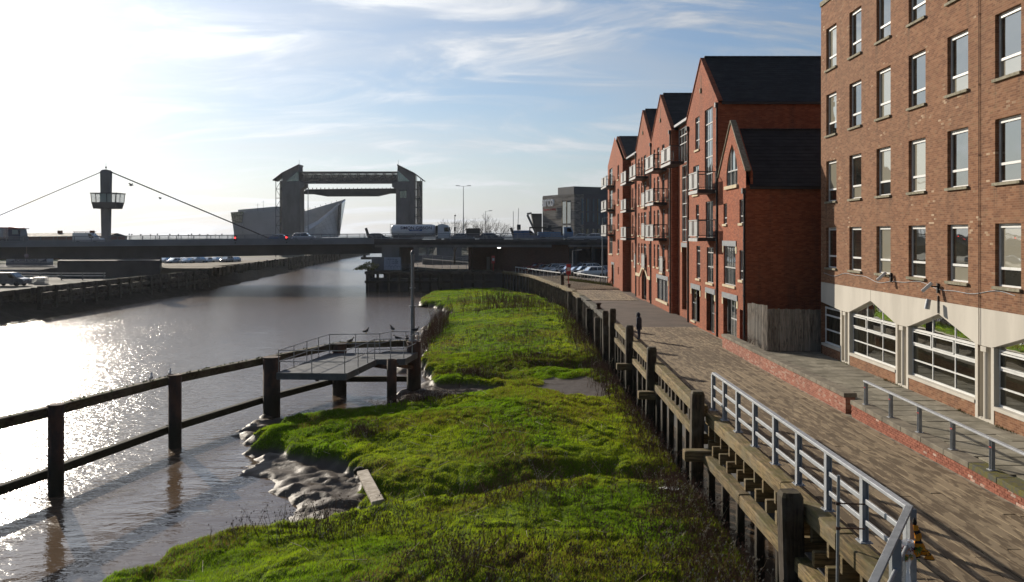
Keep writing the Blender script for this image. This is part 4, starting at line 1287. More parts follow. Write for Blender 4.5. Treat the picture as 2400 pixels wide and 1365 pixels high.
# ---- brown brick offices -------------------------------------------------------
def offices():
    F = Frame((15.2, 0, 0), (0.025, 1, 0), (-1, 0.025, 0))
    t = empty("brick_office_building", (16.5, 33, 0.2), "brown brick office block with concrete chevron arches and white framed windows", "building")
    U0, U1 = 15.0, 45.1
    rows = [(4.80, 6.86), (8.20, 10.28), (11.60, 13.72), (14.98, 17.14)]
    cols_ = [43.55 - 3.24 * k for k in range(9)]
    wins = [(c - 0.75, c + 0.75, a, b) for c in cols_ for a, b in rows]
    q = MB()
    q.holed([(U0, 4.0), (U1, 4.0), (U1, 18.5), (U0, 18.5)], [rect(*w) for w in wins], F, 0.30)
    F.bar(q, U1 - 0.003, U1, 0.0, 18.5, -14, -0.001)
    q.build("wall", MAT["office_brick"], t, True)
    q = MB(); F.bar(q, U0, U1 - 0.01, 0.0, 18.4, -0.62, -0.45); q.build("inner_wall", MAT["dark_shutter"], t, True)
    q = MB(); F.bar(q, U0, U1, 18.5, 18.74, -0.3, 0.07); F.bar(q, U0, U1 + .06, 18.4, 18.5, -14, -0.31); q.build("cornice", MAT["stone_sill"], t, True)
    for u0, u1, a, b in wins:
        if u1 < 24: continue
        window(t, F, u0, u1, a, b, (), (0.29,), 0.20, "white_upvc", "office_glass", 0.055, 0.06, 0.10, top2=True)
    # concrete band cut into chevrons over the big ground floor windows
    arches = [(42.30, 47.55), (35.85, 41.10), (29.40, 34.65), (22.95, 28.20), (16.5, 21.75)]
    SP, AP, TOP = 2.74, 3.52, 3.995
    out = [(U0, TOP), (U1, TOP), (U1, 2.95)]
    for i, (a, b) in enumerate(arches):
        if i == 0:
            out += [(a - 0.10, SP)]
        else:
            out += [(b + 0.10, SP), ((a + b) / 2, AP), (a - 0.10, SP)]
    out += [(U0, SP)]
    q = MB(); q.holed(out, [], F, 0.32, back=True); q.build("concrete_band", MAT["cast_concrete"], t, True)
    for i, (a, b) in enumerate(arches):
        c = (a + b) / 2
        q = MB(); F.bar(q, c - 0.012, c + 0.012, AP + 0.01, TOP, 0.0, 0.004); q.build("joint", MAT["stone_sill"], t, True) if i else None
    # piers: two fins with a round downpipe between
    for (a, b), (a2, b2) in zip(arches[:-1], arches[1:]):
        q = MB(); F.bar(q, a - 0.18, a, 0.10, SP, -0.34, -0.012); F.bar(q, b2, b2 + 0.18, 0.10, SP, -0.34, -0.012); F.bar(q, b2 + 0.18, a - 0.18, 0.10, SP, -0.36, -0.30)
        F.bar(q, b2 + 0.18, a - 0.18, 0.10, 0.30, -0.30, -0.02)
        q.build("pier", MAT["cast_concrete"], t, True)
        m_ = F((a + b2) / 2, 0.3, -0.14)
        q = MB(); q.tube(m_, m_ + Vector((0, 0, 2.3)), 0.14, None, 14); q.box(m_.x - .17, m_.x + .14, m_.y - .17, m_.y + .17, 2.55, 2.72); q.build("column_pipe", MAT["cast_concrete"], t, True)
    # plinths and arched windows
    for i, (a, b) in enumerate(arches):
        b_ = min(b, 45.0)
        q = MB(); F.bar(q, a, b_, 0.0, 0.70, -0.30, -0.03); q.build("plinth", MAT["office_brick"], t, True)
        q = MB(); F.bar(q, a, b_, 0.70, 0.82, -0.30, 0.02); q.build("sill", MAT["cast_concrete"], t, True)
        if b < 24: continue
        c = (a + b) / 2; d = -0.26; e = -0.18
        roofv = lambda u: SP + 0.06 + (AP - SP - 0.06) * (1 - abs(u - c) / ((b - a) / 2)) - 0.01
        q = MB()
        uc = [a, a + (b - a) / 3, a + 2 * (b - a) / 3, b_]
        if i == 0: uc = [a, a + 2.62, b_][:2] + [b_]
        bar_v = [(0.82, 0.89), (1.42, 1.47), (2.02, 2.10), (2.63, 2.71)]
        if i == 0: bar_v = [(0.82, 0.90), (1.50, 1.57), (2.25, 2.33), (2.62, 2.70)]
        for v0, v1 in bar_v: F.bar(q, a, b_, v0, v1, d, e)
        for k, u in enumerate(uc):
            w = 0.026
            F.bar(q, max(a, u - w), min(b_, u + w), 0.82, 2.72 if i == 0 else min(roofv(u), 3.3), d, e - 0.01)
        # window frame object first, then its panes
        o = q.build("arched_window", MAT["white_upvc"], t, True)
        for k in range(len(uc) - 1):
            for v0, v1 in zip([x[1] for x in bar_v[:-1]], [x[0] for x in bar_v[1:]]):
                p = MB(); F.bar(p, uc[k] + .036, uc[k + 1] - .036, v0 + .003, v1 - .003, d + .03, d + .045); p.build("pane", MAT["shop_glass"], o)
        if i:
            for k in range(3):
                u0, u1 = uc[k] + .036, uc[k + 1] - .036; pts = [(u0, 2.73), (u1, 2.73), (u1, roofv(u1))] + ([(c, roofv(c))] if k == 1 else []) + [(u0, roofv(u0))]
                p = MB(); p.prism([F(u, v, d + .03) for u, v in pts], F.n * 0.015); p.build("pane", MAT["shop_glass"], o)
            # hoppers in the transom light
            for k in range(3):
                p = MB(); u0, u1 = uc[k] + .05, uc[k + 1] - .05
                F.bar(p, u0, u1, 2.11, 2.16, e, e + .03)
                F.bar(p, u0, u0 + .05, 2.17, 2.60, e, e + .03); F.bar(p, u1 - .05, u1, 2.17, 2.60, e, e + .03); F.bar(p, u0, u1, 2.56, 2.61, e, e + .031)
                p.build("hopper_frame", MAT["white_upvc"], o)
        q = MB(); F.bar(q, a, b_, 0.7, 3.6, -0.50, -0.40); q.build("blind_wall", MAT["dark_shutter"], t, True)
    # fine service pipe, cables, vent grille
    q = MB(); q.tube(F(29.05, 0.3, 0.035), F(29.05, 18.5, 0.035), 0.014, None, 8)
    for z in (2.7, 4.4, 6.8, 9.2, 11.6, 14, 16.4): q.lathe([(0.022, -0.04), (0.022, 0.04)], tuple(F(29.05, z, 0.035)), 8)
    q.build("service_pipe", MAT["rust_steel"], t, True)
    q = MB(); pts = []
    for i in range(60):
        u = 44.6 - i * 0.30; pts.append(F(u, 4.52 + 0.10 * math.sin(u * 0.97) + 0.04 * math.sin(u * 2.3), 0.02))
    q.path(pts, 0.012, 4); q.build("cable", MAT["galvanised"], t, True)
    q = MB()
    for i in range(6): F.bar(q, 25.55, 26.35, 17.15 + i * 0.09, 17.20 + i * 0.09, 0.0, 0.05)
    F.bar(q, 25.5, 25.55, 17.1, 17.72, 0, .055); F.bar(q, 26.35, 26.4, 17.1, 17.72, 0, .055); F.bar(q, 25.5, 26.4, 17.70, 17.75, 0, .055); F.bar(q, 25.5, 26.4, 17.07, 17.12, 0, .055)
    q.build("vent_grille", MAT["white_upvc"], t, True)
    # weeds in the joint at the foot
    rr = random.Random(2); q = MB()
    for _ in range(130):
        u = rr.choice([36.5, 35.4, 30.2, 27.5, 41.5]) + rr.gauss(0, .35); p = F(u, TERR_Z, rr.uniform(0.0, .12)); a = rr.random() * 6.3; l = rr.uniform(.04, .14)
        q.add([p + Vector((.012, 0, 0)), p - Vector((.012, 0, 0)), p + Vector((math.cos(a) * l * .6, math.sin(a) * l * .6, l))], [(0, 1, 2)])
    plain("weed_green", (0.10, 0.13, 0.02), 0.8, c2=(0.13, 0.12, 0.03), scale=9)
    w = q.build("wall_weeds", MAT["weed_green"], None); tag(w, "small green weeds in the joint along the foot of the office wall", "weeds", kind="stuff")
    # security cameras on the brick band
    def cctv(u, v, label, double):
        c = empty("security_camera", F(u, v, 0.0), label, "camera")
        q = MB(); q.beam(F(u, v, 0), F(u, v, 0.28), .05, .05); q.beam(F(u, v - .25, 0.04), F(u, v + .12, 0.04), .07, .07); q.build("bracket", MAT["black_steel"], c, True)
        a = F(u + .05, v + .02, 0.22); b2 = F(u + .22, v - 0.20, 0.52)
        q = MB(); q.beam(b2, a + Vector((0, 0, .12)), .13, .13, .02); q.build("housing", MAT["white_upvc"], c, True)
        if double:
            q = MB(); q.tube(F(u + .05, v - 0.85, .42), F(u + .03, v - 0.48, .36), .10, .09, 12); q.build("dome_housing", MAT["galvanised"], c, True)
            q = MB(); q.tube(F(u, v - 0.35, .03), F(u, v - 1.0, .03), .025, None, 6); q.build("conduit", MAT["black_steel"], c, True)
    cctv(32.0, 4.55, "white security camera pair on a bracket above the middle chevron arch", True)
    cctv(36.2, 4.75, "small dark security camera on the brick band between office windows", False)
    return F


OFF = offices()


# ---- red brick apartments ------------------------------------------------------
APT_X = 13.1
FA = Frame((APT_X, 0, 0), (0, 1, 0), (-1, 0, 0))


def balcony(parent, F, u0, u1, floor, proj=1.15):
    """steel balcony: tray, posts, white screen panels on the front, bars on the sides"""
    L = F
    q = MB(); L.bar(q, u0, u1, floor - 0.28, floor - 0.06, 0.0, proj - .03)
    o = q.build("balcony", MAT["black_steel"], parent, True)
    q = MB(); L.bar(q, u0 - .02, u1 + .02, floor - 0.30, floor - 0.10, proj - .03, proj + .03); q.build("fascia", MAT["white_steel"], o)
    q = MB()
    for u in (u0 + .03, u1 - .03):
        L.bar(q, u - .025, u + .025, floor - .06, floor + 1.10, proj - .05, proj)
        L.bar(q, u - .025, u + .025, floor + 1.06, floor + 1.12, 0, proj - .05); L.bar(q, u - .02, u + .02, floor + 0.06, floor + 0.10, 0, proj - .05)
        n = 9
        for i in range(1, n):
            w = (proj - .05) * i / n; L.bar(q, u - .008, u + .008, floor + .10, floor + 1.06, w - .008, w + .008)
        L.bar(q, u - .025, u + .025, floor - .06, floor + 1.10, 0.02, 0.06)
    L.bar(q, u0, u1, floor + 1.06, floor + 1.12, proj - .045, proj + .005)
    q.build("side_rails", MAT["black_steel"], o)
    L_ = u1 - u0
    for a, b in ((0.03, 0.36), (0.64, 0.97)):
        q = MB(); L.bar(q, u0 + a * L_, u0 + b * L_, floor + 0.08, floor + 1.0, proj - .012, proj + .012); q.build("screen_panel", MAT["panel_grey"], o)
    q = MB()
    for k in range(8):
        u = u0 + (0.37 + 0.26 * (k + .5) / 8) * L_; L.bar(q, u - .01, u + .01, floor + .06, floor + 1.06, proj - .01, proj + .01)
    for v in (floor + .03, floor + 1.03): L.bar(q, u0, u1, v, v + .05, proj - .025, proj + .035)
    q.build("front_bars", MAT["white_steel"], o)
    return o


def juliet(parent, F, u0, u1, v0, v1):
    q = MB(); w = 0.22
    F.bar(q, u0, u1, v0, v0 + .06, 0.02, w); F.bar(q, u0, u1, v1 - .05, v1, w - .04, w)
    for u in (u0, u1 - .05): F.bar(q, u, u + .05, v0, v1, w - .05, w); F.bar(q, u, u + .05, v1 - .05, v1, 0, w - .05)
    o = q.build("juliet_guard", MAT["white_steel"], parent, True)
    q = MB(); F.bar(q, u0 + .12, u1 - .12, v0 + .12, v1 - .10, w - .035, w - .015); q.build("screen_panel", MAT["panel_grey"], o)
    q = MB(); F.bar(q, u0 - .05, u1 + .05, v0 - .12, v0 - .003, 0.0, w + .04); q.build("ledge", MAT["cream_stone"], o)


def lintel(parent, F, u0, u1, v0, v1):
    q = MB(); F.bar(q, u0 - .22, u1 + .22, v0, v1, -0.25, 0.05); o = q.build("lintel", MAT["blue_grey_steel"], parent, True)
    q = MB(); F.bar(q, u0 - .30, u0 - .004, v0 - .42, v0 - .004, -0.1, 0.03); F.bar(q, u1 + .004, u1 + .30, v0 - .42, v0 - .004, -0.1, 0.03); q.build("bearing_stone", MAT["cream_stone"], o)


def gable_roof(parent, u0, u1, eave, apex_u, apex_v, back=13.0, over=0.10, drop=0.0):
    """two slate slopes whose ridge runs back from the gable"""
    x0, x1 = APT_X + 0.22, APT_X + back; th = 0.16
    q = MB()
    for ua, sgn in ((u0, -1), (u1, 1)):
        e = (ua + sgn * over, eave - drop - over * (apex_v - eave) / abs(apex_u - ua)); a = (apex_u, apex_v - drop)
        q.prism([(x0, e[0], e[1]), (x0, a[0], a[1]), (x0, a[0], a[1] - th), (x0, e[0], e[1] - th)], (x1 - x0, 0, 0))
    o = q.build("roof", MAT["slate"], parent, True)
    q = MB()
    for i in range(int((x1 - x0) / 0.45)):
        x = x0 + i * 0.45; q.beam((x, apex_u, apex_v - drop + .03), (x + 0.44, apex_u, apex_v - drop + .03), 0.22, 0.10, .02)
    q.build("ridge_tiles", MAT["slate"], o)
    # slate courses standing proud, on the slope that faces the water stairs
    q = MB(); ua = u0; dv = (apex_v - eave); du = abs(apex_u - ua); sl_ = math.hypot(dv, du); n = int(sl_ / 0.28)
    for i in range(n):
        t0, t1 = i / n, (i + 1) / n
        p0 = (ua - over + (apex_u - ua + over) * t0, eave - drop - over * dv / du + (dv + over * dv / du) * t0); p1 = (ua - over + (apex_u - ua + over) * t1, eave - drop - over * dv / du + (dv + over * dv / du) * t1)
        nx, nz = -dv / sl_, du / sl_
        q.prism([(x0, p0[0] + nx * .028, p0[1] + nz * .028), (x0, p1[0] + nx * .008, p1[1] + nz * .008), (x0, p1[0] + nx * .002, p1[1] + nz * .002), (x0, p0[0] + nx * .002, p0[1] + nz * .002)], (x1 - x0, 0, 0))
    c = q.build("slate_courses", MAT["slate"], o); c["kind"] = "stuff"
    # gutter
    q = MB(); g = u0 - over; gv = eave - drop - over * dv / du
    q.box(x0, x1, g - .10, g + .04, gv - .14, gv - .04); q.build("gutter", MAT["black_steel"], o)


def apartments():
    t = empty("brick_apartment_building", (16, 80, 0), "red brick riverside apartment block with steep gables and steel balconies", "building")
    F = FA; B = 13.0

    def wall(name, outer, holes, fr=F, depth=0.25, mat="red_brick"):
        q = MB(); q.holed(outer, holes, fr, depth); return q.build(name, MAT[mat], t, True)

    def flat_win(u0, u1, v0, v1, uc=(), vc=(0.30,), sill=0.14, fr=F, gm="flat_glass", fm="white_steel"):
        window(t, fr, u0, u1, v0, v1, uc, vc, 0.14, fm, gm, 0.055, 0.05, sill, "cream_stone" if sill else "stone_sill", fd=0.06)

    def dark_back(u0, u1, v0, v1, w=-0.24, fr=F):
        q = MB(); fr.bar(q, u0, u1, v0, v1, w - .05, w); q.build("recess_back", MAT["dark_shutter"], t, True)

    def coping_line(pts, mat="cream_stone"):
        q = MB()
        for (a, b), (c, d) in zip(pts[:-1], pts[1:]): q.beam(F(a, b + .05, -0.10), F(c, d + .05, -0.10), 0.34, 0.10, .012)
        q.build("gable_coping", MAT[mat], t, True)

    def slot(u, v0, v1):
        q = MB(); F.bar(q, u - .035, u + .035, v0, v1, 0.0, 0.015); F.bar(q, u - .14, u + .14, v0 - .30, v0, 0.0, .10); q.build("gable_slot", MAT["stone_sill"], t, True)

    def downpipe(u, top, w=0.06):
        q = MB(); q.tube(F(u, 0.0, w), F(u, top - .2, w), 0.06, None, 8); q.box(F(u, 0, w).x - .13, F(u, 0, w).x + .13, u - .14, u + .14, top - .30, top)
        z = 1.5
        while z < top - .5: q.lathe([(0.085, -.05), (0.085, .05)], tuple(F(u, z, w)), 8); z += 1.55
        q.build("downpipe", MAT["black_steel"], t, True)

    # ---------- A: small near gable
    A0, A1 = 47.8, 54.2
    pw = [(52.15, 9.42), (49.55, 9.42), (49.55, 10.35), (50.85, 11.85), (52.15, 10.35)]
    # arched head for the pointed window
    pw = [(52.12, 9.42), (49.58, 9.42), (49.58, 10.30), (49.85, 10.95), (50.35, 11.50), (50.85, 11.90), (51.35, 11.50), (51.85, 10.95), (52.12, 10.30)]
    hA = [pw, rect(52.0, 52.85, 7.15, 8.4), rect(48.35, 49.15, 7.15, 8.5), rect(50.0, 52.8, 3.45, 5.80), rect(48.3, 49.15, 3.9, 5.6), rect(49.75, 52.9, 0.05, 2.62), rect(48.3, 49.1, 0.4, 2.2)]
    wall("wall", [(A0, -0.2), (A1, -0.2), (A1, 10.1), (51.0, 13.25), (A0, 10.1)], hA)
    q = MB(); q.box(APT_X + .002, APT_X + B, A0, A0 + .25, -0.2, 9.25); q.build("side_wall", MAT["red_brick"], t, True)
    q = MB(); q.prism([(APT_X + .27, A0 + .003, 9.2), (APT_X + .27, A1, 9.2), (APT_X + .27, A1, 10.0), (APT_X + .27, 51.0, 13.2), (APT_X + .27, A0 + .003, 10.0)], (0.12, 0, 0)); q.build("gable_parapet", MAT["red_brick"], t, True)
    coping_line([(A0 - .08, 10.02), (51.0, 13.26), (A1, 10.05)], "stone_sill")
    gable_roof(t, A0, A1, 9.3, 51.0, 12.75, B)
    q = MB(); fr = [(u, v) for u, v in pw]
    for (a, b), (c, d) in zip(fr, fr[1:] + fr[:1]): q.beam(F(a, b, -.10), F(c, d, -.10), .07, .09)
    q.beam(F(50.4, 9.45, -.10), F(50.4, 11.5, -.10), .06, .06); q.beam(F(51.3, 9.45, -.10), F(51.3, 11.5, -.10), .06, .06); q.beam(F(49.6, 10.3, -.10), F(52.1, 10.3, -.10), .06, .07)
    o = q.build("pointed_window", MAT["white_steel"], t, True)
    q = MB(); q.prism([F(u, v, -.14) for u, v in pw], F.n * .015); q.build("pane", MAT["flat_glass"], o)
    q = MB(); F.bar(q, 49.4, 52.3, 9.22, 9.42, -.1, .12); q.build("sill", MAT["cream_stone"], o)
    flat_win(52.0, 52.85, 7.15, 8.4); flat_win(48.35, 49.15, 7.15, 8.5); flat_win(48.3, 49.15, 3.9, 5.6)
    flat_win(50.0, 52.8, 3.45, 5.80, (0.34, 0.50, 0.66), (0.45,)); lintel(t, F, 50.0, 52.8, 5.80, 6.12)
    lintel(t, F, 49.75, 52.9, 2.62, 2.95)
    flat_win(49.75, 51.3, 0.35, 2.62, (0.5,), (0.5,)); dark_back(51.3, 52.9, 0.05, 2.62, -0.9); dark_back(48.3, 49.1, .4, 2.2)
    downpipe(47.95, 9.1)
    # ---------- B: tall gable
    B0, B1, BE, BA = 54.2, 64.0, 14.95, 18.65
    hB = [rect(59.6, 61.0, 12.5, 14.8), rect(55.7, 58.0, 9.35, 14.9), rect(59.8, 61.7, 9.35, 11.4), rect(59.8, 60.8, 6.3, 8.6), rect(55.6, 57.7, 6.25, 8.7),
          rect(59.4, 60.6, 3.4, 5.7), rect(55.5, 57.4, 3.3, 5.65), rect(59.5, 62.2, 0.3, 2.6), rect(55.2, 57.5, 0.05, 2.6)]
    wall("wall", [(B0, -0.2), (B1, -0.2), (B1, BE), (59.1, BA), (B0, BE)], hB)
    q = MB(); q.box(APT_X + .002, APT_X + B, B0, B0 + .25, 8.5, BE - .05); q.build("side_wall", MAT["red_brick"], t, True)
    q = MB(); q.box(APT_X + .002, APT_X + B, B1 - .25, B1, -.2, BE - .05); q.build("side_wall", MAT["red_brick"], t, True)
    gable_roof(t, B0, B1, BE + .05, 59.1, BA + .12, B, 0.12); coping_line([(B0 - .05, BE), (59.1, BA), (B1, BE)], "red_brick"); slot(59.1, 16.6, 17.5)
    flat_win(59.6, 61.0, 12.5, 14.8, (0.5,), (0.3, 0.85)); flat_win(55.7, 58.0, 9.35, 14.9, (0.30, 0.65), (0.22, 0.42, 0.62, 0.82), None); flat_win(59.8, 61.7, 9.35, 11.4, (0.5,), (0.35,))
    flat_win(59.8, 60.8, 6.3, 8.6, (), (0.7,)); flat_win(55.6, 57.7, 6.25, 8.7, (0.5,), (0.5,), None); flat_win(59.4, 60.6, 3.4, 5.7, (), (0.45, 0.85)); flat_win(55.5, 57.4, 3.3, 5.65, (0.5,), (0.45, 0.85))
    balcony(t, F, 54.75, 57.4, 9.45, 1.2); balcony(t, F, 54.75, 57.4, 6.35, 1.2)
    for a, b in ((59.5, 62.2), (55.2, 57.5)): lintel(t, F, a, b, 2.6, 2.95)
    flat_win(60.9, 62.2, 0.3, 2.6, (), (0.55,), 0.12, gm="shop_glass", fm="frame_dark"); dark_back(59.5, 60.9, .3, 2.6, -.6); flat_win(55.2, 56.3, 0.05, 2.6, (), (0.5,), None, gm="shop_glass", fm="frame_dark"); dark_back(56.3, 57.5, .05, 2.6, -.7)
    downpipe(54.35, 14.9); downpipe(63.3, 14.5)
    # ---------- C: glazed stair bay, set back
    FC = Frame((APT_X + 0.55, 0, 0), (0, 1, 0), (-1, 0, 0)); C0, C1 = 64.0, 70.2
    hC = [rect(65.3, 68.5, 5.9, 12.0), rect(65.3, 68.5, 0.5, 5.5), rect(64.2, 70.0, 12.2, 15.05)]
    wall("wall", [(C0, -0.2), (C1, -0.2), (C1, 15.2), (C0, 15.2)], hC, FC)
    window(t, FC, 65.3, 68.5, 5.9, 12.0, (0.3, 0.62), (0.16, 0.33, 0.50, 0.67, 0.84), 0.1, "white_steel", "flat_glass", .06, .05, None, "stone_sill", "stair_window")
    window(t, FC, 64.2, 70.0, 12.2, 15.05, (0.2, 0.4, 0.6, 0.8), (0.55, 0.78), 0.1, "white_steel", "flat_glass", .06, .05, None, "stone_sill", "glazed_bay")
    lintel(t, FC, 65.3, 68.5, 5.5, 5.85)
    q = MB(); FC.bar(q, 65.3, 68.5, .5, 5.5, -.6, -.5); q.build("recess_back", MAT["dark_shutter"], t, True)
    q = MB()
    for u in (66.2, 67.3): FC.bar(q, u - .07, u + .07, .5, 5.5, -.4, -.2)
    q.build("steel_mullion", MAT["blue_grey_steel"], t, True)
    q = MB(); q.prism([FC(C0 + .02, 15.25, .35), FC(C1 - .02, 15.25, .35), FC(C1 - .02, 15.45, .35), FC(C0 + .02, 15.45, .35)], (9, 0, 1.4)); q.build("bay_roof", MAT["blue_grey_steel"], t, True)
    balcony(t, F, 64.9, 69.0, 12.15, 1.05)
    # ---------- D and E gables
    def big_gable(g0, g1, ac, eave, apex, cols4, bal, jul):
        holes = []; todo = []
        for fl, (a, b) in enumerate(((3.55, 5.6), (6.4, 8.7), (9.5, 11.7), (12.4, 14.3))):
            for u0, u1, kind in cols4:
                v0 = a - 0.25 if kind == 'd' and fl in (1, 2, 3) and bal else a
                if fl == 3 and abs((u0 + u1) / 2 - ac) > 3.4: continue
                holes.append(rect(u0, u1, v0, b)); todo.append((u0, u1, v0, b, kind))
        return holes, todo
    D0, D1 = 70.2, 80.2
    colsD = [(78.1, 78.9, 'n'), (75.9, 77.0, 'w'), (73.3, 74.5, 'd'), (71.2, 71.9, 'n')]
    hD, tD = big_gable(D0, D1, 75.2, 15.2, 18.8, colsD, True, None)
    hD.append(rect(71.7, 77.0, 0.75, 2.6))
    wall("wall", [(D0, -0.2), (D1, -0.2), (D1, 15.25), (75.2, 18.75), (D0, 15.25)], hD)
    for u0, u1, a, b, k in tD: flat_win(u0, u1, a, b, (0.5,) if k == 'w' else (), (0.35, 0.84), 0.13 if k != 'd' else None)
    gable_roof(t, D0, D1, 15.3, 75.2, 18.9, B, 0.12); coping_line([(D0, 15.25), (75.2, 18.75), (D1, 15.25)], "red_brick"); slot(75.2, 16.7, 17.6)
    q = MB(); q.box(APT_X + .002, APT_X + B, D0, D0 + .25, -.2, 15.2); q.build("side_wall", MAT["red_brick"], t, True)
    q = MB(); q.box(APT_X + .002, APT_X + B, D1 - .2, D1 - .004, 0, 15.2); q.build("side_wall", MAT["red_brick"], t, True)
    balcony(t, F, 72.2, 76.4, 6.25, 1.15); balcony(t, F, 72.2, 76.4, 9.3, 1.15); balcony(t, F, 72.2, 76.4, 12.2, 1.15); juliet(t, F, 73.1, 74.7, 3.2, 4.6)
    lintel(t, F, 71.7, 77.0, 2.6, 2.95)
    for a, b in ((71.7, 73.4), (73.5, 75.2), (75.3, 77.0)):
        q = MB(); F.bar(q, a, b, .75, 2.6, -.2, -.15); o = q.build("shutter_door", MAT["dark_shutter"], t, True)
        q = MB(); F.bar(q, b - .1, b, .75, 2.6, -.15, -.05); q.build("door_post", MAT["blue_grey_steel"], o)
    q = MB(); F.bar(q, 71.5, 77.2, .55, .748, -.2, .12); q.build("sill", MAT["cream_stone"], t, True)
    downpipe(70.45, 15.1); downpipe(80.3, 15.1)
    E0, E1 = 80.4, 90.2
    colsE = [(87.6, 88.6, 'n'), (85.6, 86.6, 'n'), (83.3, 84.9, 'd'), (81.0, 81.7, 'n')]
    hE, tE = big_gable(E0, E1, 85.3, 15.2, 18.9, colsE, False, None)
    arch = [(83.2, 0.0), (86.2, 0.0), (86.2, 2.3), (85.7, 2.75), (84.7, 2.95), (83.7, 2.75), (83.2, 2.3)]
    hE.append(arch); hE += [rect(81.0, 81.7, 0.2, 2.3), rect(87.6, 88.3, .2, 2.3)]
    wall("wall", [(E0, -0.2), (E1, -0.2), (E1, 15.25), (85.3, 18.85), (E0, 15.25)], hE)
    for u0, u1, a, b, k in tE: flat_win(u0, u1, a, b, (0.5,) if k == 'd' else (), (0.35, 0.84), 0.13 if k != 'd' else None)
    gable_roof(t, E0, E1, 15.3, 85.3, 19.0, B, 0.12); coping_line([(E0, 15.25), (85.3, 18.85), (E1, 15.25)], "red_brick"); slot(85.3, 16.8, 17.7)
    for v in (3.2, 6.2, 9.2): juliet(t, F, 83.1, 85.1, v, v + 1.4)
    balcony(t, F, 82.2, 86.4, 12.2, 1.2)
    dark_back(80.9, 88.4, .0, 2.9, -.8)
    q = MB(); pa = [(82.2, 2.35), (83.0, 2.75), (83.7, 3.10), (84.7, 3.32), (85.7, 3.10), (86.4, 2.75), (87.2, 2.35)]
    for (a, b), (c, d) in zip(pa[:-1], pa[1:]): q.beam(F(a, b, .02), F(c, d, .02), .16, .30)
    q.beam(F(80.5, 2.35, .02), F(82.2, 2.35, .02), .16, .3); q.beam(F(87.2, 2.35, .02), F(90.1, 2.35, .02), .16, .3); q.build("stone_band", MAT["cream_stone"], t, True)
    # ---------- F: narrow bay, set back
    FF = Frame((APT_X + 0.5, 0, 0), (0, 1, 0), (-1, 0, 0)); G0, G1 = 90.2, 98.4
    rowsF = ((3.3, 5.6), (6.2, 8.7), (9.2, 11.7), (12.2, 14.6))
    hF = [rect(91.0, 93.6, a, b) for a, b in rowsF] + [rect(95.6, 96.6, a + .3, b) for a, b in rowsF] + [rect(90.9, 93.0, .05, 2.6)]
    wall("wall", [(G0, -0.2), (G1, -0.2), (G1, 15.1), (G0, 15.1)], hF, FF)
    for a, b in rowsF:
        flat_win(91.0, 93.6, a, b, (0.5,), (0.8,), None, FF); flat_win(95.6, 96.6, a + .3, b, (), (0.5,), .13, FF)
    for v in (6.2, 9.2, 12.2): balcony(t, F, 91.0, 95.4, v, 0.95)
    juliet(t, FF, 90.9, 93.6, 3.0, 4.4); lintel(t, FF, 90.9, 93.0, 2.6, 2.95); dark_back(90.9, 93.0, .05, 2.6, -.5, FF)
    q = MB(); q.prism([FF(G0 + .02, 15.15, .45), FF(G1 - .02, 15.15, .45), FF(G1 - .02, 15.35, .45), FF(G0 + .02, 15.35, .45)], (9, 0, 1.2)); q.build("bay_roof", MAT["blue_grey_steel"], t, True)
    downpipe(90.0, 15.1)
    # ---------- G: far gable, a little forward
    FG = Frame((APT_X - 0.35, 0, 0), (0, 1, 0), (-1, 0, 0)); H0, H1 = 98.4, 113.6
    rowsG = ((4.0, 6.1), (6.9, 9.2), (9.9, 12.2), (12.9, 15.0))
    hG = [rect(108.2, 111.8, a, b) for a, b in rowsG] + [rect(101.6, 103.2, a + .2, b - .2) for a, b in rowsG] + [rect(106.6, 109.2, .2, 2.7), rect(102, 102.8, 1.7, 2.6)]
    wall("wall", [(H0, -0.2), (H1, -0.2), (H1, 15.6), (106.0, 18.6), (H0, 15.2)], hG, FG)
    q = MB(); q.box(APT_X - .345, APT_X + .6, H0, H0 + .2, -.2, 15.1); q.build("side_wall", MAT["red_brick"], t, True)
    for a, b in rowsG:
        flat_win(108.2, 111.8, a, b, (0.33, 0.67), (0.75,), .14, FG); flat_win(101.6, 103.2, a + .2, b - .2, (), (0.3,), .14, FG)
    for v in (6.6, 9.7, 12.7): balcony(t, FG, 106.4, 112.4, v, 1.0)
    lintel(t, FG, 106.6, 109.2, 2.7, 3.0); dark_back(106.6, 109.2, .2, 2.7, -.2, FG); dark_back(102, 102.8, 1.7, 2.6, -.2, FG)
    gable_roof(t, H0, H1, 15.3, 106.0, 18.65, B, 0.1); coping_line([(H0, 15.2), (106.0, 18.6), (H1, 15.6)], "red_brick"); slot(106.0, 16.7, 17.5)
    downpipe(98.6, 15.0)
    # solid body behind so that no light leaks through the block
    q = MB(); q.box(APT_X + 1.5, APT_X + B, A0 + .3, A1, 0, 9.0); q.box(APT_X + 1.5, APT_X + B, B0 + .3, H1 - .3, 0, 14.8); q.build("core", MAT["dark_shutter"], t, True)


apartments()

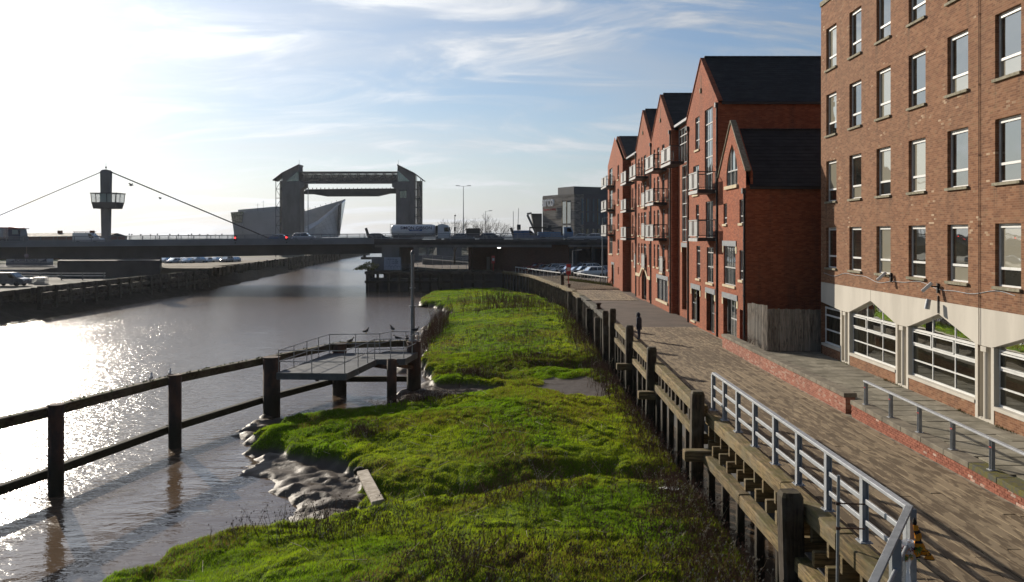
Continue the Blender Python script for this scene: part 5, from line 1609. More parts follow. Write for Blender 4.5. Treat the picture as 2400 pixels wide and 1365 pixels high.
# ================================================================== RIVER: pile boom, platform, driftwood, birds, person
def boom():
    t = empty("pile_boom", (-12, 40, WATER_Z), "dark steel pile boom with two timber walings standing in the river", "boom")
    piles = [(-18.6, 23.8, 0.42, 0.30), (-16.62, 31.1, 0.32, 0.27), (-15.05, 38.1, 0.25, 0.28), (-12.62, 44.8, 0.08, 0.44), (-10.25, 50.7, 0.02, 0.42), (-5.85, 50.9, 0.12, 0.42)]
    for x, y, zt, r in piles:
        q = MB(); n = 18
        q.lathe([(r, -7.0), (r, zt), (r * 0.90, zt), (r * 0.90, zt - 0.25), (0.0, zt - 0.25)], (x, y, 0), n)
        q.lathe([(r + .025, zt - .06), (r + .025, zt - .005)], (x, y, 0), n)
        q.build("pile", MAT["rust_steel"], t, True)
    q = MB(); q.lathe([(0.27, -7), (0.27, -0.38), (0.24, -0.38), (0.24, -.6), (0, -.6)], (-6.62, 47.0, 0), 16); q.build("pile", MAT["rust_steel"], t, True)
    top = [(-18.9, 23.9), (-16.95, 31.2), (-15.40, 38.2), (-13.15, 45.0), (-10.4, 51.35), (-5.9, 51.55)]
    zt = [0.12, 0.03, -0.03, -0.16, -0.16, -0.06]
    for i in range(len(top) - 1):
        (xa, ya), (xb, yb) = top[i], top[i + 1]
        q = MB(); q.beam((xa, ya, zt[i]), (xb, yb, zt[i + 1]), 0.34, 0.36, 0.03); q.build("top_waling", MAT["boom_timber"], t, True)
        q = MB(); q.beam((xa, ya, -2.20), (xb, yb, -2.22), 0.30, 0.32, 0.03); q.build("low_waling", MAT["boom_timber"], t, True)
    rr = random.Random(6)
    q = MB()
    for _ in range(70):
        i = rr.choice((0, 1, 1, 2, 2, 3, 4)); s = rr.random(); (xa, ya), (xb, yb) = top[i], top[i + 1]
        c = Vector((xa + (xb - xa) * s + rr.uniform(-.12, .12), ya + (yb - ya) * s, zt[i] + (zt[i + 1] - zt[i]) * s + .18)); a = rr.random() * 6.3
        for k in range(5): q.add([c + Vector((.03, 0, 0)), c - Vector((.03, 0, 0)), c + Vector((math.cos(a + k) * .07, math.sin(a + k) * .07, rr.uniform(.02, .09)))], [(0, 1, 2)])
    q.build("moss_tufts", MAT["weed_green"], t, True)


boom()

PZ = -0.5


def platform():
    t = empty("gauging_platform", (-9, 47, PZ), "grey steel platform with tube railings on piles beside the pole", "platform")
    plain("plate_dark", (0.135, 0.145, 0.155), 0.85, c2=(0.105, 0.112, 0.12), scale=1.5, spec=0.2)
    deck = [(-11.85, 43.1), (-8.35, 42.9), (-7.62, 47.7), (-6.04, 47.9), (-5.55, 51.2), (-7.2, 51.6), (-7.75, 50.3), (-10.7, 50.1)]
    q = MB(); q.prism([(x, y, PZ - .05) for x, y in deck], (0, 0, 0.05)); q.build("deck_plate", MAT["plate_dark"], t, True)
    k = len(deck)
    for i in range(k):
        (xa, ya), (xb, yb) = deck[i], deck[(i + 1) % k]
        q = MB(); q.beam((xa, ya, PZ - .15), (xb, yb, PZ - .15), 0.10, 0.34); q.build("edge_channel", MAT["plate_dark"], t, True)
    for y in (44.5, 46, 47.5, 49):
        q = MB(); q.beam((-11.4, y, PZ - .22), (-8.0, y, PZ - .22), .1, .2); q.build("cross_beam", MAT["galvanised_dull"], t, True)
    for a, b in (((-9.9, 43.3, -0.85), (-10.2, 50.2, -0.85)), ((-6.6, 47.0, -0.85), (-10.2, 50.0, -0.85)), ((-5.9, 50.6, -1.4), (-6.5, 47.5, -0.75))):
        q = MB(); q.beam(a, b, .16, .2); q.build("bearer", MAT["rust_steel"], t, True)
    # railings: near side, far side
    runs = [[(-11.8, 43.15), (-10.1, 43.05), (-8.42, 42.95), (-8.1, 44.9), (-7.85, 46.4), (-7.68, 47.7), (-6.8, 47.8), (-6.08, 47.95), (-5.8, 49.6), (-5.6, 51.1)],
            [(-11.8, 43.15), (-11.5, 45.0), (-11.25, 46.8), (-11.0, 48.5), (-10.7, 50.05), (-9.2, 50.2), (-7.8, 50.3), (-7.3, 51.5), (-6.4, 51.45), (-5.6, 51.2)]]
    for run in runs:
        for x, y in run:
            q = MB(); q.tube((x, y, PZ - .1), (x, y, PZ + 1.15), 0.024, None, 8); q.build("rail_post", MAT["galvanised_dull"], t, True)
        for z in (1.14, 0.58):
            for (xa, ya), (xb, yb) in zip(run[:-1], run[1:]):
                q = MB(); q.tube((xa, ya, PZ + z), (xb, yb, PZ + z), 0.021, None, 8); q.build("tube_rail", MAT["galvanised_dull"], t, True)


platform()
t = empty("light_pole", (-5.95, 51.1, 0.1), "tall grey-green steel pole with flanges on the end pile", "pole")
q = MB(); q.tube((-5.95, 51.1, 0.1), (-5.95, 51.1, 2.2), 0.135, None, 12); q.tube((-5.95, 51.1, 2.2), (-5.95, 51.1, 5.35), 0.10, 0.095, 12); q.build("tube", MAT["blue_grey_steel"], t, True)
for z, r in ((0.16, .26), (2.2, .21), (3.3, .17), (5.3, .14)):
    q = MB(); q.lathe([(r, -.035), (r, .035)], (-5.95, 51.1, z), 12); q.build("flange", MAT["blue_grey_steel"], t, True)
q = MB(); q.lathe([(.12, 0), (.12, .12), (.05, .22), (0, .24)], (-5.95, 51.1, 5.33), 12); q.build("lantern", MAT["frame_dark"], t, True)

# driftwood plank
z0 = float(marsh(np.array([-5.3]), np.array([32.8]))[0][0])
t = empty("driftwood_plank", (-5.3, 32.5, z0), "pale split driftwood beam lying on the marsh edge by the mud", "driftwood")
q = MB(); a = Vector((-5.55, 31.7, 0)); b = Vector((-4.38, 28.0, 0)); a.z, b.z = [float(v) + .14 for v in marsh(np.array([a.x + .3, b.x]), np.array([a.y, b.y]))[0]]
q.beam(a, b, 0.42, 0.17, 0.03, roll=R(8)); q.build("plank", MAT["driftwood"], t, True)
q = MB(); q.lathe([(0.0, -.1), (.2, -.08), (.24, .05), (.14, .16), (0, .18)], (-5.75, 32.2, a.z - .12), 12); q.build("log_end", MAT["pile_timber"], t, True)

# litter on the grass
def litter(x, y, s, label, matn, seed):
    rr = random.Random(seed); z = float(marsh(np.array([x]), np.array([y]))[0][0]) + .10; q = MB()
    c = Vector((x, y, z)); ring = [c + Vector((math.cos(a) * s * rr.uniform(.6, 1.2), math.sin(a) * s * .6 * rr.uniform(.6, 1.2), rr.uniform(0, .1))) for a in [i * .7854 for i in range(8)]]
    q.add([c + Vector((0, 0, .08))] + ring, [(0, i + 1, (i + 1) % 8 + 1) for i in range(8)])
    tag(q.build("litter_sheet", MAT[matn]), label, "litter")


litter(5.3, 28.3, .42, "crumpled white plastic sheet on the marsh near the wharf piles", "white_upvc", 3)
litter(1.9, 59.5, .30, "pale rubbish scrap among brown weeds beyond the mud pan", "panel_grey", 4)
litter(-8.9, 43.6, .10, "tiny white scrap on the shaded grass point", "white_upvc", 5)


# ---- birds ---------------------------------------------------------------------
plain("gull_white", (0.78, 0.78, 0.76), 0.8, scale=20, local=True)
plain("gull_grey", (0.30, 0.31, 0.33), 0.8, scale=20, local=True)
plain("bird_dark", (0.035, 0.036, 0.042), 0.8, scale=20, local=True)
plain("beak_yellow", (0.5, 0.35, 0.05), 0.6, scale=20, local=True)


def bird(loc, s, rz, dark, label, group):
    t = empty("perched_pigeon" if dark else "perched_gull", loc, label, "bird", group, rz)
    body, wing = ("bird_dark", "bird_dark") if dark else ("gull_white", "gull_grey")
    # one continuous body: tail, chest, neck, head
    spine = [(-0.20, 0.115, 0.008, 0.02), (-0.12, 0.115, 0.03, 0.045), (-0.02, 0.125, 0.062, 0.07), (0.07, 0.14, 0.066, 0.075), (0.125, 0.18, 0.045, 0.05), (0.145, 0.225, 0.034, 0.036), (0.165, 0.265, 0.036, 0.036), (0.195, 0.27, 0.022, 0.024), (0.215, 0.262, 0.003, 0.003)]
    q = MB(); n = 10; vs = []
    for x, z, ry, rz_ in spine:
        for i in range(n):
            a = 2 * math.pi * i / n; vs.append((x * s, ry * math.cos(a) * s, (z + rz_ * math.sin(a)) * s))
    q.add(vs, [(k * n + i, k * n + (i + 1) % n, (k + 1) * n + (i + 1) % n, (k + 1) * n + i) for k in range(len(spine) - 1) for i in range(n)], 0, True)
    q.build("body", MAT[body], t)
    for sg in (-1, 1):
        q = MB(); w = [(0.08, .062, .16), (0.0, .07, .175), (-.12, .05, .155), (-.25, .018, .13), (-.12, .055, .10), (0.0, .068, .095), (0.07, .066, .11)]
        q.prism([(x * s, sg * y * s, z * s) for x, y, z in w], (0, sg * .012 * s, 0)); q.build("wing", MAT[wing], t)
        q = MB(); q.tube((0.0, sg * .025 * s, 0), (0.01 * s, sg * .025 * s, .07 * s), .006 * s, None, 5); q.box(-.015 * s, .035 * s, sg * .025 * s - .012 * s, sg * .025 * s + .012 * s, -.002, .006 * s); q.build("leg", MAT["beak_yellow"], t)
    q = MB(); q.tube((.205 * s, 0, .264 * s), (.25 * s, 0, .252 * s), .010 * s, .003 * s, 6); q.build("beak", MAT["beak_yellow"], t)


bird((-15.66, 36.95, 0.155), 1.15, R(100), False, "white gull perched midway along the boom waling", "gulls on the boom")
bird((-15.38, 38.3, 0.16), 1.05, R(100), False, "white gull perched at the second pile of the boom", "gulls on the boom")
for i, (x, y, z, lab) in enumerate(((-8.6, 50.25, PZ + 1.16, "dark pigeon alone on the far platform rail"), (-7.2, 51.5, PZ + 1.16, "dark pigeon at the corner of the far rail, highest on the platform"),
                                   (-6.9, 51.46, PZ + .60, "dark pigeon on the midrail below the highest pigeon"), (-6.3, 51.4, PZ + .60, "dark pigeon on the midrail next to the pole"),
                                   (-5.75, 50.9, PZ + 1.16, "dark pigeon on the top rail against the pole"), (-9.5, 50.18, PZ + .60, "grey pigeon on the far midrail above the middle pile"))):
    bird((x, y, z), 1.25, R(60 + 70 * i), True, lab, "pigeons on the platform")
def flying(loc, s, label):
    q = MB(); p = Vector(loc)
    q.add([p + Vector((-.25, 0, 0)) * s, p + Vector((.25, .1, .03)) * s, p + Vector((.0, 0, .06)) * s, p + Vector((0, 0, -.04)) * s], [(0, 2, 1), (0, 1, 3), (0, 3, 2), (1, 2, 3)])
    for sg in (-1, 1):
        a = p + Vector((.08, 0, .03)) * s; b = p + Vector((-.08, 0, .03)) * s; c = p + Vector((.05, sg * .3, .22)) * s; d = p + Vector((-.12, sg * .65, .10)) * s; e = p + Vector((-.1, sg * .3, .18)) * s
        q.add([a, c, d, e, b], [(0, 1, 2, 3, 4)]); q.add([a + Vector((0, 0, .02)), c + Vector((0, 0, .02)), d, e + Vector((0, 0, .02)), b + Vector((0, 0, .02))], [(4, 3, 2, 1, 0)])
    tag(q.build("flying_gull", MAT["gull_grey"]), label, "bird", "gulls in flight")


flying((-50, 112, 12.9), 1.5, "gull in flight between the bridge tower and cable, upper one")
flying((-47, 114, 11.25), 1.1, "gull in flight under the bridge cable, lower one")


# ---- person --------------------------------------------------------------------
def person():
    loc = Vector((7.86, 52.8, 0.0))
    t = empty("person", loc, "person in dark hooded parka looking down by the wharf fence, hand at face", "person", rz=R(150))
    plain("skin", (0.42, 0.25, 0.19), 0.6, scale=20, local=True)
    plain("parka_navy", (0.022, 0.028, 0.045), 0.85, c2=(0.03, 0.036, 0.055), scale=6, bump=0.3, local=True)
    plain("denim", (0.035, 0.05, 0.085), 0.9, scale=10, local=True)
    plain("hood_fur", (0.55, 0.54, 0.52), 0.95, c2=(0.35, 0.34, 0.33), scale=40, bump=0.6, local=True)
    plain("hair_dark", (0.03, 0.02, 0.015), 0.7, scale=30, local=True)
    # local: +X is forward
    def skin_body(name, verts, edges, mat, root=0, sub=2):
        me = bpy.data.meshes.new(name)
        me.from_pydata([v[0] for v in verts], edges, [])
        me.materials.append(MAT[mat])
        o = bpy.data.objects.new(name, me); col.objects.link(o); o.parent = t
        sk = o.modifiers.new("skin", 'SKIN'); sk.use_smooth_shade = True
        for i, v in enumerate(me.skin_vertices[0].data):
            r = verts[i][1]; v.radius = r if isinstance(r, tuple) else (r, r); v.use_root = (i == root)
        ss = o.modifiers.new("sub", 'SUBSURF'); ss.levels = sub; ss.render_levels = sub
        return o
    V = [((0, 0, .86), (.13, .16)), ((0.0, 0, 1.02), (.12, .15)), ((.0, 0, 1.20), (.125, .17)), ((.01, 0, 1.32), (.10, .15)), ((.03, 0, 1.40), (.06, .06)), ((.065, 0, 1.475), (.075, .07)), ((.075, 0, 1.545), (.085, .075)), ((.065, 0, 1.61), (.06, .055)),
         ((.0, .09, .80), (.09, .09)), ((.015, .09, .46), (.062, .062)), ((-.01, .09, .10), (.045, .045)), ((.02, .09, .05), (.045, .05)), ((.14, .095, .04), (.035, .045)),
         ((.0, -.09, .80), (.09, .09)), ((.01, -.09, .46), (.062, .062)), ((-.015, -.09, .10), (.045, .045)), ((.015, -.09, .05), (.045, .05)), ((.135, -.095, .04), (.035, .045)),
         ((.0, .19, 1.30), (.065, .065)), ((-.01, .235, 1.06), (.052, .052)), ((.05, .22, .84), (.04, .04)), ((.07, .215, .77), (.03, .03)),
         ((.0, -.19, 1.30), (.065, .065)), ((.06, -.235, 1.07), (.052, .052)), ((.19, -.12, 1.27), (.04, .04)), ((.185, -.075, 1.38), (.028, .028))]
    E = [(0, 1), (1, 2), (2, 3), (3, 4), (4, 5), (5, 6), (6, 7), (0, 8), (8, 9), (9, 10), (10, 11), (11, 12), (0, 13), (13, 14), (14, 15), (15, 16), (16, 17), (3, 18), (18, 19), (19, 20), (20, 21), (3, 22), (22, 23), (23, 24), (24, 25)]
    skin_body("body", V, E, "denim")
    # fingers curled at the face, and on the hanging hand
    for hx, hy, hz, dx, dz, k in ((.185, -.06, 1.40, .0, 1, 1), (.075, .215, .75, .0, -1, 2)):
        vv = [((hx, hy, hz - dz * .02), .022)]; ee = []
        for f in range(4):
            o = len(vv); l = (.05, .058, .054, .042)[f]; yy = hy + (f - 1.5) * .018
            vv += [((hx, yy, hz + dz * .02), .010), ((hx + .012, yy, hz + dz * (.02 + l * .6)), .009), ((hx + .035, yy, hz + dz * (.02 + l)), .008)]; ee += [(0, o), (o, o + 1), (o + 1, o + 2)]
        o = len(vv); vv += [((hx + .02, hy + .035, hz), .010), ((hx + .045, hy + .04, hz + dz * .03), .009)]; ee += [(0, o), (o, o + 1)]
        skin_body("hand", vv, ee, "skin", 0, 1)
    # face front
    q = MB()
    prof = [(.0, -.09), (.045, -.08), (.065, -.03), (.07, .02), (.06, .065), (.0, .10)]
    q.lathe(prof, (.10, 0, 1.545), 14); q.tube((.165, 0, 1.56), (.19, 0, 1.53), .010, .014, 6); q.box(.155, .172, -.022, .022, 1.49, 1.497)
    for sg in (-1, 1): q.lathe([(0, -.01), (.009, 0), (0, .01)], (.164, sg * .027, 1.565), 6)
    q.build("face", MAT["skin"], t)
    # parka: one shell from hem to collar, flared
    q = MB(); n = 20; prev = None
    for z, rx, ry, cx in ((.62, .185, .215, -.005), (.80, .17, .20, 0), (1.00, .155, .185, .0), (1.20, .165, .205, .0), (1.32, .145, .205, .005), (1.40, .10, .13, .02), (1.44, .085, .10, .03)):
        ring = [Vector((cx + rx * math.cos(a) * (1 + .04 * math.sin(5 * a + z * 9)), ry * math.sin(a), z + .008 * math.sin(3 * a))) for a in [2 * math.pi * i / n for i in range(n)]]
        if prev: q.add(prev + ring, [(i, (i + 1) % n, n + (i + 1) % n, n + i) for i in range(n)], 0, True)
        prev = ring
    for pts, r in (([(0, .19, 1.33), (-.01, .25, 1.06), (.05, .235, .84)], (.085, .07, .058)), ([(0, -.19, 1.33), (.06, -.25, 1.07), (.185, -.13, 1.26)], (.085, .07, .056))):
        q.tube(pts[0], pts[1], r[0], r[1], 12); q.tube(pts[1], pts[2], r[1], r[2], 12)
    q.build("parka", MAT["parka_navy"], t)
    # hood with fur rim, head bowed
    q = MB(); n = 16; prev = None
    for k in range(8):
        a = k / 7 * 1.45; cx = .085 - .16 * math.sin(a); r = .135 * math.cos(a) ** .55 + .005
        ring = [Vector((cx + .03 * math.cos(b) * 0, r * .92 * math.cos(b), 1.545 + r * 1.05 * math.sin(b) - .02 * k / 7)) for b in [2 * math.pi * i / n for i in range(n)]]
        if prev: q.add(prev + ring, [(i, (i + 1) % n, n + (i + 1) % n, n + i) for i in range(n)], 0, True)
        prev = ring
    q.build("hood", MAT["parka_navy"], t)
    q = MB(); pts = [Vector((.095 + .012 * math.cos(2 * b), .135 * math.cos(b), 1.545 + .142 * math.sin(b))) for b in [2 * math.pi * i / 18 for i in range(19)]]
    q.path(pts, .034, 7); q.build("fur_trim", MAT["hood_fur"], t)


person()

# lifebuoy posts on the quay
def lifebuoy(x, y, label):
    t = empty("lifebuoy_post", (x, y, 0), label, "lifebuoy", "red lifebuoy posts")
    q = MB(); q.tube((0, 0, 0), (0, 0, 1.6), .055, None, 8); q.build("post", MAT["red_paint"], t)
    q = MB(); q.beam((0, .02, 1.55), (0, .02, 2.85), .55, .22, .06); q.build("case", MAT["red_paint"], t)
    q = MB(); q.box(-.18, .18, -.095, -.09, 2.0, 2.45); q.build("notice", MAT["white_upvc"], t)


lifebuoy(6.95, 105.0, "red lifebuoy case on a post beside the pale boards of the quay")
lifebuoy(-3.2, 152.0 - 6.0, "small red lifebuoy post in front of the bridge abutment")

# handrail beside the car park
def park_rail():
    for pts, lab in (([(0.6, 145.5), (2.2, 140), (3.8, 134.5), (5.4, 129), (7.0, 123.4)], "white topped car park handrail in front of the row of parked cars"),
                     ([(9.0, 124.0), (10.1, 119), (11.2, 114.5), (12.4, 109.6)], "white topped car park handrail running up to the apartment block")):
        t = empty("car_park_handrail", (pts[0][0], pts[0][1], 0), lab, "handrail", "car park handrails")
        L = []
        for (xa, ya), (xb, yb) in zip(pts[:-1], pts[1:]):
            q = MB(); q.beam((xa, ya, .95), (xb, yb, .95), .14, .12, .01); q.build("top_rail", MAT["white_upvc"], t, True)
            for k in range(3):
                s = k / 3; q = MB(); q.beam((xa + (xb - xa) * s, ya + (yb - ya) * s, -.08), (xa + (xb - xa) * s, ya + (yb - ya) * s, .9), .09, .09); q.build("post", MAT["white_steel"], t, True)
        if pts[0][0] > 8:
            for k in range(4):
                q = MB(); q.beam((11.3 + .3 * k, 108.6 + .2 * k, -.05), (11.3 + .3 * k, 108.6 + .2 * k, 1.05), .1, .1); q.build("black_post", MAT["black_steel"], t, True)


park_rail()
q = MB(); rr = random.Random(3)
for _ in range(1500):
    s = rr.random(); x = 8.0 + 4.6 * s + rr.gauss(0, .25); y = 120 - 12 * s + rr.gauss(0, .4); a = rr.random() * 6.3; h = rr.uniform(.15, .5)
    q.add([(x - .03, y, 0), (x + .03, y, 0), (x + math.cos(a) * .1, y + math.sin(a) * .1, h)], [(0, 1, 2)])
tag(q.build("verge_grass", MAT["weed_green"]), "rough grass verge under the car park handrail", "grass", kind="stuff")

# ================================================================== VEHICLES
def paint(name, c, rough=0.28):
    if name in MAT: return MAT[name]
    m = plain(name, c, rough, c2=tuple(x * .92 for x in c), scale=2, coat=0.6, local=True)
    return m


_wheel = {}


def wheel_meshes(r, w):
    k = (r, w)
    if k not in _wheel:
        q = MB(); q.lathe([(r * .62, -w / 2), (r * .95, -w / 2), (r, -w * .3), (r, w * .3), (r * .95, w / 2), (r * .62, w / 2)], (0, 0, 0), 18, axis='y'); tyre = q.mesh("tyre", MAT["tyre"])
        q = MB(); q.lathe([(0.0, -w * .42), (r * .2, -w * .44), (r * .3, -w * .36), (r * .64, -w * .42), (r * .64, w * .42), (r * .3, w * .36), (r * .2, w * .44), (0.0, w * .42)], (0, 0, 0), 14, axis='y'); rim = q.mesh("rim", MAT["alloy"])
        _wheel[k] = (tyre, rim)
    return _wheel[k]


def add_wheel(t, x, y, r, w):
    a, b = wheel_meshes(r, w)
    o = place("wheel", a, t, loc=(x, y, r)); place("rim", b, o)


_cars = {}
SHAPES = {  # length, width, height, bonnet height, belt, screen foot, roof front, roof rear, tail top
    "hatch": (4.0, 1.74, 1.48, .92, .96, .95, .20, -1.35, -1.92),
    "saloon": (4.5, 1.78, 1.44, .90, .94, 1.00, .22, -1.05, -1.75),
    "suv": (4.4, 1.84, 1.66, 1.05, 1.08, 1.00, .35, -1.75, -2.10),
    "estate": (4.55, 1.78, 1.49, .90, .95, 1.05, .30, -1.80, -2.20),
}


def make_car(kind, pname):
    L, W, H, HB, BE, XS, XF, XR, XT = SHAPES[kind]; h = L / 2; hw = W / 2
    t = bpy.data.objects.new("parked_car", None); col.objects.link(t)
    pm = MAT[pname]
    st = [(h, .55, .62, .30), (h - .06, .28, .74, .80), (h - .30, .22, HB - .12, .93), (h - .75, .20, HB - .03, 1.0), (XS + .1, .20, HB + .02, 1.0), (0, .20, BE, 1.0), (XR, .20, BE + .03, 1.0), (XT - .05 if XT > -h + .1 else -h + .12, .22, BE + .04, .97), (-h + .05, .30, BE - .04, .90), (-h, .48, BE - .2, .62)]
    q = MB(); n = 8; vs = []
    for x, z0, zt, wf in st:
        w = hw * wf
        vs += [(x, -w * .86, z0), (x, -w * .99, (z0 + .35)), (x, -w, z0 + (zt - z0) * .62), (x, -w * .90, zt - .015), (x, w * .90, zt - .015), (x, w, z0 + (zt - z0) * .62), (x, w * .99, z0 + .35), (x, w * .86, z0)]
    q.add(vs, [(k * n + i, k * n + (i + 1) % n, (k + 1) * n + (i + 1) % n, (k + 1) * n + i) for k in range(len(st) - 1) for i in range(n)], 0, True)
    q.add(vs[:n], [tuple(range(n))]); q.add(vs[-n:], [tuple(reversed(range(n)))])
    place("body", q.mesh("body", pm), t)
    # glasshouse
    a, b = hw * .86, hw * .66; z0, z1 = BE - .02, H - .05
    P = [(XS, -a, z0 - .04), (XT, -a, z0), (XT, a, z0), (XS, a, z0 - .04), (XF, -b, z1), (XR, -b, z1 - .03), (XR, b, z1 - .03), (XF, b, z1)]
    q = MB(); q.add(P, [(0, 1, 5, 4), (1, 2, 6, 5), (2, 3, 7, 6), (3, 0, 4, 7)]); place("glazing", q.mesh("glazing", MAT["car_glass"]), t)
    q = MB(); c = b + .02
    q.add([(XF + .04, -c, z1 - .01), (XR - .05, -c, z1 - .05), (XR - .05, c, z1 - .05), (XF + .04, c, z1 - .01), (XF - .12, -c * .8, H), (XR + .12, -c * .8, H - .015), (XR + .12, c * .8, H - .015), (XF - .12, c * .8, H)],
          [(0, 1, 5, 4), (1, 2, 6, 5), (2, 3, 7, 6), (3, 0, 4, 7), (4, 5, 6, 7)], 0, True)
    for s in (-1, 1):
        q.beam((XS, s * a, z0 - .03), (XF, s * c, z1), .06, .06); q.beam((XT, s * a, z0), (XR, s * c, z1 - .03), .10, .09)
        m0 = (XF + XR) / 2; q.beam((m0, s * (a + .01), z0), (m0 - .02, s * (b + .012), z1 - .01), .07, .05)
    place("roof", q.mesh("roof", pm), t)
    for s in (-1, 1):
        q = MB(); q.beam((h - .16, s * hw * .70, HB - .24), (h - .34, s * hw * .88, HB - .19), .22, .13, .03); place("headlight", q.mesh("headlight", MAT["lamp_clear"]), t)
        q = MB(); q.beam((-h + .06, s * hw * .80, BE - .18), (-h + .06, s * hw * .80, BE - .02), .10, .20, .02); place("tail_light", q.mesh("tail_light", MAT["lamp_red"]), t)
        q = MB(); q.beam((XS - .15, s * (hw * .92), BE + .03), (XS - .15, s * (hw + .13), BE + .06), .12, .13, .03); place("mirror", q.mesh("mirror", pm), t)
    q = MB(); q.box(h - .09, h - .03, -.5, .5, .36, .50); q.box(h - .03, h + .005, -.26, .26, .40, .50, 1); place("grille", q.mesh("grille", [MAT["black_steel"], MAT["white_upvc"]]), t)
    r = .32 if kind != "suv" else .36
    for x in (h - .82, -h + .78):
        for s in (-1, 1): add_wheel(t, x, s * (hw - .10), r, .22)
    return t


def car(loc, rz, kind, pname, label, group, name="parked_car"):
    k = (kind, pname)
    if k not in _cars: _cars[k] = make_car(kind, pname); o = _cars[k]
    else: o = copy_tree(_cars[k])
    o.name = name; o.location = loc; o.rotation_euler = (0, 0, rz)
    return tag(o, label, "car", group)


for nm, c in (("paint_silver", (.52, .53, .55)), ("paint_white", (.78, .78, .77)), ("paint_red", (.36, .02, .025)), ("paint_black", (.018, .019, .022)), ("paint_blue", (.06, .12, .25)), ("paint_grey", (.13, .135, .145)), ("paint_pale_blue", (.35, .45, .55))):
    paint(nm, c)

row = [("hatch", "paint_pale_blue"), ("hatch", "paint_black"), ("estate", "paint_silver"), ("hatch", "paint_red"), ("saloon", "paint_red"), ("saloon", "paint_grey"), ("suv", "paint_silver"), ("hatch", "paint_white"), ("hatch", "paint_black"), ("saloon", "paint_blue"), ("suv", "paint_black"), ("suv", "paint_white")]
desc = ["pale blue hatchback at the far end of the row behind the white rail", "black hatchback second from the far end of the railed row", "silver estate car third from the far end of the railed row", "red hatchback in the railed row, next to the silver estate",
        "dark red saloon in the railed row, beside the red hatchback", "grey saloon in the middle of the railed row", "silver off-roader in the middle of the railed row, beside the white hatchback", "white hatchback in the railed row between silver and black cars",
        "black hatchback in the railed row, next to the white hatchback", "dark blue saloon in the railed row, between two black cars", "black off-roader in the railed row, second nearest the apartments", "white off-roader nearest the apartments in the railed row"]
plain("paint_darkred", (.20, .02, .025), .3, coat=.5, local=True)
row[4] = ("saloon", "paint_darkred")
for i, ((k, p), d) in enumerate(zip(row, desc)):
    s = i / 11
    car((0.9 + 11.3 * s, 160.0 - 28.8 * s, -.08), R(200 + 4 * math.sin(i * 1.7)), k, p, d, "cars parked behind the white rail")
for (x, y, rz, k, p, d) in ((9.0, 150, 188, "estate", "paint_grey", "grey estate car behind the railed row, under the dark wall"), (14.2, 147.5, 25, "suv", "paint_white", "white off-roader parked behind, tail to the apartments"), (16.2, 141, 20, "hatch", "paint_grey", "grey hatchback parked behind the white one near the apartments"),
                            (16.6, 136.5, 200, "saloon", "paint_blue", "dark saloon half hidden by the apartment corner"), (18.2, 149, 180, "saloon", "paint_white", "white saloon at the very edge of the apartment corner"), (12.6, 155.5, 180, "suv", "paint_blue", "blue off-roader in the shade of the underpass wall")):
    car((x, y, -.08), R(rz), k, p, d, "cars parked in the quay car park")
kinds = [("hatch", "paint_silver"), ("suv", "paint_white"), ("saloon", "paint_silver"), ("hatch", "paint_grey"), ("estate", "paint_white"), ("suv", "paint_silver"), ("saloon", "paint_pale_blue"), ("hatch", "paint_black"), ("saloon", "paint_white"), ("suv", "paint_grey"), ("hatch", "paint_silver"), ("estate", "paint_silver")]
for i, (k, p) in enumerate(kinds):
    px = (386, 402, 408, 432, 437, 460, 484, 455, 505, 530, 545, 425)[i]; Y = (200, 216, 196, 214, 197, 199, 202, 218, 205, 203, 206, 222)[i]
    ord_ = ("first", "second", "third", "fourth", "fifth", "sixth", "seventh", "eighth", "ninth", "tenth", "eleventh", "twelfth")[sorted(range(12), key=lambda j: (386, 402, 408, 432, 437, 460, 484, 455, 505, 530, 545, 425)[j]).index(i)]
    car(((px - 1200) / 2000 * Y, Y, -.33), R(250 + 12 * math.sin(i * 2.3)), k, p, f"{p[6:].replace('_', ' ')} car parked beyond the far bank, {ord_} from the bridge pier", "cars parked on the far bank")


# ================================================================== BRIDGE
BY0, BY1 = 150.0, 174.0


def zd(x):
    xs = [-160, -90, -25, 0, 30, 80]; zs = [4.75, 5.02, 5.58, 5.62, 5.45, 5.2]
    return float(np.interp(x, xs, zs))


def zr(x): return zd(x) - .30   # road surface


